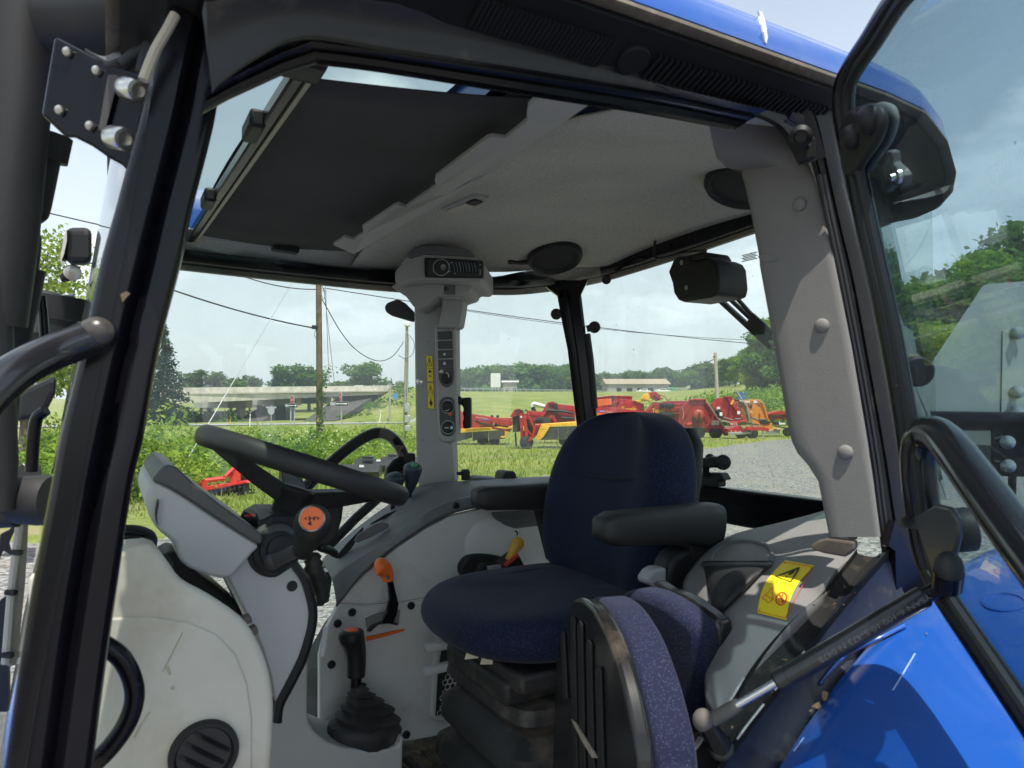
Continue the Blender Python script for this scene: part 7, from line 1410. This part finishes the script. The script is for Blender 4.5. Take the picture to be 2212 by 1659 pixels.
def fen(p, off=.0):
    r = ray(p); A_ = r.x ** 2 + r.z ** 2; ox, oz = -FX, CAMZ - FZ; B_ = 2 * (r.x * ox + r.z * oz); C_ = ox * ox + oz * oz - (FR + .005 + off) ** 2; D_ = B_ * B_ - 4 * A_ * C_; d = (-B_ - math.sqrt(max(D_, 0))) / (2 * A_); return EYE + r * d
MB().grid([[fen(k(15, *p), .003 * (i % 2)) for i, p in enumerate(r_)] for r_ in ([(152, 1165), (160, 1150), (175, 1140)], [(230, 1030), (290, 985), (330, 985)], [(430, 900), (460, 905), (480, 915)], [(640, 800), (655, 812), (665, 830)])]).build('fender_crease', BLUE, FEN, 180, solid=.003)
for pts in ([(585, 1200), (640, 1110), (715, 985)], [(0, 1560), (60, 1480)]):
    MB().tube([fen(k(15, *p) if pts[0][0] != 735 else k(14, *p), .0006) for p in pts], .0008, 5).build('paint_scratch', M('scratch_pale', (.30, .42, .72), .5), FEN)
for pts in ([(165, 1215), (180, 1208), (205, 1220), (196, 1250), (180, 1268), (168, 1250)], [(105, 1300), (135, 1280), (150, 1272), (165, 1300), (140, 1312)], [(88, 1325), (110, 1316), (108, 1332)], [(778, 868), (786, 866), (786, 878)]): MB().prism([fen(k(15, *p), .0008) for p in pts], (0, 0, .001)).build('dry_leaf', M('leaf_litter', (.26, .17, .09), .9), FEN, 0)
c = fen(k(15, 1238, 682)); MB().lathe(c, (c - V((FX, c.y, FZ))), [(.024, -.004), (.024, .0015), (.021, .002), (.019, -.001), (.001, -.002)], 24).build('drain_plug', BLUE, FEN)
rng2 = random.Random(3)
for _ in range(46):
    x, y = rng2.uniform(20, 560), rng2.uniform(560, 1320)
    p = k(15, x, y); q = lcl(p, .001) if False else onY(p, .585)
deb = MB()
for _ in range(28):
    i = rng2.randrange(4, len(SA) - 2); t = rng2.random(); p = SA[i].lerp(SBb[i], t) + V((-.003, -.004, .001)); s_ = rng2.uniform(.001, .004); deb.add([p + V((rng2.uniform(-s_, s_), rng2.uniform(-s_, s_), rng2.uniform(-s_, s_))) for _ in range(3)], [(0, 1, 2)])
o = deb.build('sill_litter', M('leaf_litter', (.26, .17, .09), .9), SILL, 0, recalc=False); o['kind'] = 'stuff'
MB().prism([onY(p, .583) for p in kk(15, (640, 780), (605, 600), (600, 380), (560, 350), (600, 200), (760, 560), (800, 640))], (0, .01, 0)).build('pillar_foot', FRM, TRAC, 0)
# ---- gas strut
GS = sub_thing('gas_strut', TRAC); s0, s1, s2, s3 = at(k(14, 275, 1375), .80), at(k(14, 660, 1150), .775), at(k(15, 780, 640), .735), at(k(15, 890, 590), .72)
ax = (s2 - s1).normalized(); MB().tube([s1 - ax * .002, s1, s1 + ax * .012, s1 + ax * .0125, s2 - ax * .003, s2], [.0105, .0122, .0122, .0113, .0113, .0095], 20).build('strut_tube', M('strut_black', (.014, .014, .015), .3, coat=.2), GS)
MB().tube([s0, s1], .0046, 12).build('strut_rod', M('strut_chrome', (.62, .62, .62), .18, 1.0), GS); MB().tube([s0 - ax * .004, s0 + ax * .026, s0 + ax * .036], [.0080, .0080, .0068], 14).build('rod_end', M('dusty_grey', (.10, .092, .08), .75, var=.2), GS)
jb = at(k(14, 222, 1378), .80); MB().ball(jb, .0122, (1, 1, 1.05)).build('ball_socket', M('dusty_grey', (.10, .092, .08), .75, var=.2), GS); MB().tube([jb, at(k(14, 300, 1500), .80), at(k(14, 335, 1545), .80)], [.010, .0125, .0125], 14).build('ball_stud', FRM, GS); MB().lathe(at(k(14, 325, 1540), .80), (-.4, -.5, .7), [(.015, 0), (.014, .003), (.011, .005), (.001, .005)], 14).build('stud_washer', FRMD, GS)
MB().tube([s2, s3], .0085, 12).build('tube_end', FRM, GS); tx = (s1 - s2).normalized(); tu = (EYE - s2.lerp(s1, .3)); put_text('lettering', 'GAYSAN 6-100 10 5-473 N 0478', .0085, s2.lerp(s1, .30) + tu.normalized() * .0119 - V((0, 0, .003)), tx, V((0, 0, -1)), M('print_grey', (.11, .11, .115), .6), GS, 1.25)
# ---- open door
D0, D1, D2 = at((1975, 1050), .79), at((1836, 158), .786), at((2010, -70), .58); DN = (D1 - D0).cross(D2 - D0).normalized(); dp = lambda p, o=0.0: onp(p, D0 + DN * o, DN)
if DN.dot(EYE - D0) < 0: DN = -DN
DOOR = sub_thing('cab_door', TRAC, 'open glass cab door with black frame and grab handle')
ctr = [(2090, -170), (2010, -75), (1938, 0), (1883, 86), (1845, 142), (1826, 182), (1822, 235), (1830, 290), (1850, 377), (1875, 498), (1908, 644), (1934, 773), (1958, 915), (1975, 1050), (1984, 1120), (1996, 1190), (2018, 1250), (2060, 1318), (2130, 1420), (2212, 1540), (2300, 1672)]
dc = cr([dp(p) for p in ctr], 4); MB().tube(dc, .0122, 14).build('door_frame', FRM, DOOR)
for off, r in ((9, .0052), (-9, .0045)): MB().tube(cr([dp((p[0] + off, p[1] + off * .3), .009) for p in ctr], 4), r, 8).build('door_gasket', RUBB, DOOR)
hd_ = (dp((2010, -75)) - dp((1845, 142))); hd_.z = 0; hd_.normalize(); top0, bot0 = dc[0], dc[-1]
gp_ = [p for p in dc] + [bot0 + hd_ * .12, top0 + hd_ * .2]
MB().prism(gp_, -DN * .004).build('door_glass', G_DOOR, DOOR, 0)
for x, y in ((612, 262), (758, 920)): MB().ball(dp(k(9, x, y), .012), .0022, n=8).build('frame_hole', INK, DOOR)
HC = sub_thing('hinge_cover', TRAC); hp = cr([(*p, 0) for p in kk(4, (395, 725), (470, 680), (550, 660), (610, 690), (632, 760), (625, 830), (590, 920), (520, 1020), (450, 1115), (385, 1120), (365, 1000), (360, 850))], 3, True)
MB().prism([dp((p.x, p.y), .004) for p in hp], DN * .012).build('hinge_pad', RUBB, HC, 40, bevel=.005); MB().prism([dp((p.x + 22 * (p.x > 1850), p.y - 2), -.014) for p in hp], DN * .010).build('hinge_outer_pad', M('pad_grey', (.22, .22, .20), .7), HC, 40, bevel=.004)
for x, y, r in ((492, 778, .015), (388, 888, .014), (408, 750, .006)): MB().ball(dp(k(4, x, y), .017), r, (1, 1, 1), 18).build('hinge_bolt', PLB, HC)
MB().prism([dp(p, -.03) for p in kk(4, (600, 975), (632, 985), (640, 1060), (690, 1105), (712, 1140), (705, 1180), (700, 1215), (630, 1195), (610, 1230), (585, 1255), (570, 1180), (550, 1100), (585, 1070))], -DN * .01).build('hinge_arm', M('arm_grey', (.10, .105, .105), .6), HC, 0, bevel=.002); MB().lathe(dp(k(4, 690, 1140), -.028), DN, [(.008, 0), (.008, .004), (.004, .005), (.004, .010), (.001, .010)], 12).build('hinge_nut', STEELB, HC)
GH = [at(p, d) for p, d in (((1995, 1120), .775), ((1988, 1060), .77), ((1984, 1000), .765), ((1988, 955), .755), ((2005, 936), .74), ((2030, 942), .71), ((2062, 975), .67), ((2110, 1040), .62), ((2170, 1122), .57), ((2240, 1215), .52), ((2330, 1330), .47))]
MB().tube(cr(GH, 5), .0178, 18).build('grab_handle', M('handle_gloss', (.012, .012, .014), .2, coat=.4, dirt=(DUST, .03, 6)), DOOR)
MB().lathe(GH[0] - V((0, 0, .002)), (.05, 0, 1), [(.026, -.008), (.024, 0), (.017, .006), (.001, .006)], 14).build('handle_weld', FRMD, DOOR)
MB().prism([dp(p, .01) for p in kk(15, (735, 175), (870, 100), (960, 120), (1000, 190), (1005, 300), (970, 440), (940, 500), (850, 500), (790, 330))], DN * .006).build('hinge_plate', M('plate_grey', (.06, .066, .068), .35, coat=.2), DOOR, 40, bevel=.006); MB().lathe(dp(k(15, 1040, 250), -.02), DN, [(.022, 0), (.022, .014), (.019, .018), (.001, .018)], 20).build('lower_bumper', RUBB, DOOR)
MB().ball(dp(k(15, 915, 480), .03), .0125, (1, 1, 1.25), 18).build('strut_cap', RUBB, DOOR); MB().tube([dp(k(15, 915, 500), .03), dp(k(15, 905, 590), .03)], .013, 14).build('strut_mount', FRM, DOOR)
# rear left quarter glass standing behind the pillar
QW = MB().grid([[at(p, d) for p, d in r_] for r_ in ((((1878, 387), 1.05), ((1897, 362), 1.25)), (((1905, 498), 1.05), ((1928, 498), 1.25)), (((1930, 644), 1.05), ((1960, 663), 1.25)), (((1954, 790), 1.05), ((1990, 802), 1.25)), (((1978, 912), 1.05), ((2014, 912), 1.25)), (((2000, 1080), 1.05), ((2045, 1080), 1.25)))]).build('rear_quarter_window', G_EDGE, TRAC, 0, solid=.004)
MB().lathe(at(k(9, 868, 830), 1.12), ray(k(9, 868, 830)) * -1 + V((.5, 0, 0)), [(.022, -.012), (.024, 0), (.024, .012), (.020, .016), (.001, .017)], 22).build('window_knob', PLB, QW); MB().lathe(at(k(9, 845, 800), 1.13), ray(k(9, 845, 800)) * -1 + V((.5, 0, 0)), [(.020, -.004), (.020, .004), (.001, .004)], 20).build('knob_washer', M('washer_cream', (.5, .45, .3), .6), QW)
# ---- slow-vehicle plate and bar behind the cab
SV = sub_thing('slow_vehicle_plate', TRAC, 'dull metal back of a slow vehicle emblem on a black bar'); sp9 = lambda x, y, d=1.95: at(k(9, x, y), d)
MB().prism([sp9(*p) for p in ((900, 880), (1270, 325), (1300, 315), (1640, 290), (1900, 640), (1900, 1390), (1240, 1380), (920, 1340), (905, 1000))], RT.cross(Z1) * -.003).build('emblem_plate', M('dull_aluminium', (.40, .44, .42), .5, .35, var=.12, vscale=3), SV, 0)
MB().prism([sp9(x, y, 1.945) for x, y in ((1385, 590), (1600, 570), (1600, 1100), (1375, 1110))], RT.cross(Z1) * -.003).build('bracket_plate', M('bracket_alu', (.46, .49, .45), .5, .3), SV, 0)
MB().tube([sp9(940, 1120, 1.90), sp9(1700, 1130, 1.90)], .026, 14).build('cross_bar', FRM, SV); MB().prism([sp9(x, y, 1.88) for x, y in ((1322, 1150), (1600, 1150), (1600, 1455), (1340, 1448), (1325, 1430))], RT.cross(Z1) * -.01).build('mount_plate', FRM, SV, 0, bevel=.004)
for x, y in ((1470, 605), (1466, 952), (1466, 1072), (1412, 1248), (1415, 1388)): MB().lathe(sp9(x, y, 1.87 if y > 1200 else 1.935), ray(k(9, x, y)) * -1, [(.018, -.004), (.018, .003), (.010, .005), (.010, .018), (.001, .019)], 12).build('bolt', STEELB, SV)
MB().tube([sp9(1440, 1400, 1.87), sp9(1436, 1660, 1.87), sp9(1430, 1760, 1.87)], .010, 8).build('hanging_rod', FRM, SV)

# ---- outside, front left: exhaust, bracket, lamp, grab rail
EX = sub_thing('exhaust_stack', TRAC, 'matt black exhaust stack beside the front pillar'); EXB = M('exhaust_black', (.016, .016, .018), .55, var=.25, vscale=8)
e_ = lambda x, y, d: at((x, y), d)
MB().tube([e_(58, -120, .86), e_(38, 200, .86), e_(8, 520, .86), e_(-12, 700, .86)], [.036, .036, .036, .034], 24).build('heat_shield', EXB, EX)
MB().tube(cr([e_(112, 290, .92), e_(100, 345, .92)], 2), .024, 18).build('clamp_sleeve', EXB, EX); MB().tube(cr([e_(98, 330, .92), e_(84, 400, .92), e_(73, 450, .92), e_(70, 470, .92), e_(68, 490, .92)], 4), crn([.0185, .0185, .0185, .0155, .004], 4), 18).build('pipe_end', EXB, EX)
MB().tube(cr([e_(58, 485, .95), e_(62, 510, .95), e_(58, 560, .95), e_(50, 600, .95)], 3), crn([.006, .014, .015, .015], 3), 16).build('inlet_tip', EXB, EX); MB().tube([e_(62, 578, .93), e_(40, 680, .93), e_(0, 860, .93), e_(-10, 980, .93)], [.020, .020, .022, .022], 20).build('lower_sleeve', EXB, EX)
MB().tube([e_(88, 640, .98), e_(93, 680, .98), e_(98, 750, .98)], .006, 10).build('drain_tube', FRM, EX); MB().tube([e_(-20, 560, .84), e_(-2, 1000, .86), e_(-10, 1100, .86)], .020, 16).build('stack_pipe', EXB, EX)
BRK = sub_thing('mounting_bracket', TRAC); pb_ = lambda x, y, d=.70: at(k(1, x, y), d)
MB().prism([pb_(*p) for p in ((355, 235), (520, 320), (680, 412), (770, 440), (930, 480), (985, 600), (950, 850), (905, 1110), (830, 1110), (790, 1070), (715, 1030), (600, 950), (490, 895), (430, 895), (270, 745))], ray(k(1, 600, 600)).normalized() * .012).build('bracket_plate', FRM, BRK, 0, bevel=.003)
MB().prism([pb_(x, y, .695) for x, y in ((700, 480), (775, 490), (680, 860), (635, 850))], ray(k(1, 700, 700)).normalized() * .01).build('bracket_fold', M('fold_grey', (.05, .045, .042), .45), BRK, 0, bevel=.002)
for x, y, r in ((890, 585, .022), (805, 898, .022)):
    c = pb_(x + 18, y + 5, .665); v_ = (EYE - c).normalized() + V((.45, 0, 0)); v_.normalize(); MB().lathe(c - v_ * .03, v_, [(.0105, 0), (.0110, .002), (.0110, .024), (.0098, .0265), (.0062, .0265), (.006, .021), (.001, .021)], 22).build('socket_bolt', STEELB, BRK)
for x, y in ((435, 335), (625, 455), (385, 712), (582, 815)): MB().lathe(pb_(x, y, .697), ray(k(1, x, y)) * -1 + V((.2, 0, 0)), [(.0046, 0), (.0046, .002), (.003, .003), (.001, .003)], 12).build('bolt', STEELB, BRK)
MB().tube([at(k(1, 350, 120), .84), at(k(1, 640, 130), .84), at(k(1, 650, 128), .84), at(k(1, 870, 90), .84), at(k(1, 900, 85), .84)], [.046, .048, .050, .050, .040], 26).build('pre_cleaner', EXB, TRAC)
MB().strip(cr([at(k(1, x, y), .80) for x, y in ((550, 330), (670, 385), (770, 330), (860, 230), (910, 120), (960, -40))], 4), cr([at(k(1, x, y), .80) for x, y in ((690, 415), (720, 410), (850, 345), (950, 210), (1000, 90), (1040, -40))], 4), [(0, 0), (1, 0), (1, .008), (0, .008)], (0, -1, 0)).build('strap', M('strap_grey', (.20, .20, .21), .5, var=.2), TRAC, 30)
for pts, r in (([(940, 480), (960, 380), (1000, 260), (1040, 160), (1060, 60), (1150, 20), (1300, 10)], .010), ([(800, 430), (880, 360), (960, 320)], .008)): MB().tube(cr([at(k(1, x, y), .76) for x, y in pts], 4), r, 10).build('wiring_hose', RUBB, TRAC)
MB().tube(cr([onY(p, .69) for p in kk(1, (1135, 95), (1080, 200), (1010, 320), (960, 440), (930, 520))], 3), .0045, 8).build('drip_trim', M('trim_cream', (.42, .38, .30), .6), TRAC)
MB().tube(cr([at(p, d) for p, d in (((-70, 905), .50), ((-20, 850), .52), ((40, 800), .545), ((110, 763), .575), ((175, 738), .598), ((200, 727), .608), ((214, 722), .622))], 5), .0148, 18).build('grab_rail', M('handle_gloss', (.012, .012, .014), .2, coat=.4), TRAC)
MB().ball(at((209, 716), .603), .0125, (1.1, 1, 1)).build('rail_end', M('worn_rail', (.06, .055, .05), .3, var=.5, vscale=60, dirt=((.5, .42, .36), .2, 40)), TRAC)
MB().prism([onY(p, .722) for p in kk(5, (708, 375), (745, 358), (768, 372), (735, 405), (722, 425))], (0, .002, 0)).build('mud_spot', M('mud', (.12, .09, .06), .9), TRAC, 0)
WL = sub_thing('work_light', TRAC); w7 = lambda x, y, d=1.25: at(k(27, x, y), d)
MB().loft([[w7(x0 + (x1 - x0) * a, y0 + (y1 - y0) * b, d_) for a, b in ((0, 0), (1, 0), (1, 1), (0, 1))] for x0, x1, y0, y1, d_ in ((700, 990, -30, 360, 1.22), (730, 990, -30, 380, 1.36))]).build('lamp_housing', PLB, WL, 0, bevel=.012, bseg=3); MB().prism([w7(x, y, 1.215) for x, y in ((690, 60), (722, -20), (722, 110), (690, 260), (655, 345), (648, 320))], (0, .06, 0)).build('lamp_lens', M('lens_pale', (.5, .48, .42), .2), WL, 0)
MB().prism([w7(x, y) for x, y in ((700, 370), (870, 380), (850, 505), (660, 540), (630, 480), (720, 430))], (0, .03, 0)).build('lamp_bracket', PLB, WL, 0, bevel=.004); MB().lathe(w7(785, 455, 1.245), ray(k(27, 785, 455)) * -1, [(.014, 0), (.013, .006), (.006, .008), (.001, .008)], 16).build('lamp_bolt', STEELB, WL)
MI = sub_thing('mirror_arm', TRAC); MB().tube([w7(690, 715, 1.3), w7(655, 955, 1.3)], .042, 18).build('arm_joint', PLB, MI); MB().tube([w7(655, 965, 1.3), w7(630, 1130, 1.3)], .038, 18).build('arm_socket', PLB, MI); MB().prism([w7(x, y, 1.3) for x, y in ((660, 705), (690, 678), (800, 682), (790, 720))], (0, .03, 0)).build('arm_clip', GALV, MI, 0, bevel=.003)
MB().ball(w7(490, 1020, 1.45), .06, (1, .6, 1.2)).build('mirror_back', PLB, MI); MB().prism([at(k(5, x, y), 1.4) for x, y in ((110, 950), (330, 850), (320, 960), (270, 1060), (210, 1110), (90, 1130))], (0, .05, 0)).build('mirror_body', PLB, MI, 0, bevel=.01); MB().tube(cr([at(k(5, x, y), 1.35) for x, y in ((270, 1060), (215, 1110), (195, 1250), (185, 1420))], 4), .011, 10).build('mirror_tube', FRM, MI)
HS = sub_thing('front_hose_rail', TRAC); w8 = lambda x, y, d=.95: at(k(28, x, y), d)
MB().strip([w8(x, y) for x, y in ((130, 480), (110, 680), (85, 950), (60, 1200), (40, 1480))], [w8(x, y) for x, y in ((190, 480), (182, 680), (165, 950), (140, 1200), (110, 1480))], [(0, 0), (.5, .006), (1, 0), (1, -.01), (0, -.01)], (0, -1, 0)).build('grey_conduit', M('conduit_grey', (.23, .21, .18), .6, var=.2, vscale=14), HS, 30)
MB().tube([w8(x, y, .94) for x, y in ((140, 480), (112, 690), (80, 950), (55, 1250), (38, 1470))], .005, 8).build('pale_cable', M('cable_pale', (.42, .40, .37), .4), HS)
for x, y in ((105, 712), (68, 985), (45, 1412)): MB().bar(w8(x - 25, y - 4, .935), w8(x + 40, y + 4, .935), .008, .006).build('cable_tie', PLB, HS)
MB().lathe(w8(20, 355, .9), RT, [(.018, -.03), (.018, .018), (.014, .019), (.030, .021), (.032, .05), (.030, .062), (.001, .064)], 20).build('hose_fitting', RUBB, HS); MB().lathe(w8(195, 320, .9), RT, [(.012, 0), (.022, .001), (.024, .004), (.022, .006), (.001, .006)], 22).build('flange', M('flange_grey', (.16, .15, .14), .6), HS); MB().tube([w8(-40, 475, .9), w8(120, 465, .9)], .014, 12).build('hose', RUBB, HS)
MB().prism([w8(x, y, .97) for x, y in ((0, 590), (60, 560), (110, 500), (125, 505), (60, 650), (80, 735), (20, 700), (-20, 800))], (0, .01, 0)).build('wire_loom', PLB, HS, 0, bevel=.003); MB().prism([w8(x, y, 1.0) for x, y in ((-40, 1110), (0, 1040), (45, 1010), (35, 1300), (10, 1450), (-40, 1450))], (0, .01, 0)).build('splash_guard', PLB, HS, 0); MB().prism([w8(x, y, 1.0) for x, y in ((-40, 1480), (60, 1480), (60, 1800), (-40, 1800))], (0, .02, 0)).build('lower_guard', PLB, HS, 0)
# engine hood ahead of the windscreen and the body under the cab
MB().loft([[V((x, 1.26 + s_ * w, z)) for s_, z in ((-1, .9), (-1, zt - .12), (-.75, zt), (.75, zt), (1, zt - .12), (1, .9))] for x, w, zt in ((-.14, .30, 1.50), (-.9, .27, 1.46), (-1.7, .22, 1.36), (-1.85, .16, 1.2))]).build('engine_hood', BLUE, TRAC, 40, bevel=.02)
MB().box((.55, 1.26, .82), (1.5, .9, .5)).build('cab_underbody', PLB, TRAC, bevel=.03)
for y in (.28, 2.24):
    wq = sub_thing('rear_wheel', TRAC); MB().lathe((1.25, y - .2, .78), (0, 1, 0), [(.42, .02), (.66, .0), (.76, .04), (.78, .1), (.78, .3), (.76, .36), (.66, .4), (.42, .38)], 40).build('tyre', RUB, wq); MB().lathe((1.25, y - .1, .78), (0, 1, 0), [(.05, .0), (.36, .02), (.44, -.06), (.44, .26), (.36, .2), (.05, .2)], 30).build('wheel_disc', M('wheel_white', (.6, .6, .58), .5), wq)
for y in (.62, 1.9):
    wq = sub_thing('front_wheel', TRAC); MB().lathe((-1.15, y - .14, .52), (0, 1, 0), [(.28, .02), (.44, 0), (.51, .04), (.52, .14), (.51, .24), (.44, .28), (.28, .26)], 32).build('tyre', RUB, wq); MB().lathe((-1.15, y - .06, .52), (0, 1, 0), [(.04, 0), (.24, .02), (.29, -.04), (.29, .16), (.24, .12), (.04, .12)], 24).build('wheel_disc', M('wheel_white', (.6, .6, .58), .5), wq)
MB().bar((-1.15, .62, .55), (-1.15, 1.9, .55), .14, .14).build('front_axle', PLB, TRAC)

# ================================================================ summer haze: far trees fade slightly
hzb = MB(); lo_, hi_ = -3.0, 45.0
hzb.box((0, 0, (lo_ + hi_) / 2), (2400, 2400, hi_ - lo_)); hm_ = bpy.data.materials.new('haze_air'); hm_.use_nodes = True
N_, L_ = hm_.node_tree.nodes, hm_.node_tree.links; N_.clear(); ho = N_.new('ShaderNodeOutputMaterial'); pv = N_.new('ShaderNodeVolumePrincipled')
pv.inputs['Color'].default_value = (.86, .92, 1.0, 1); pv.inputs['Density'].default_value = .0008; pv.inputs['Anisotropy'].default_value = .2; L_.new(pv.outputs[0], ho.inputs['Volume'])
tag(hzb.build('haze', hm_, smooth=0), 'pale summer haze in the air', 'haze', kind='stuff')
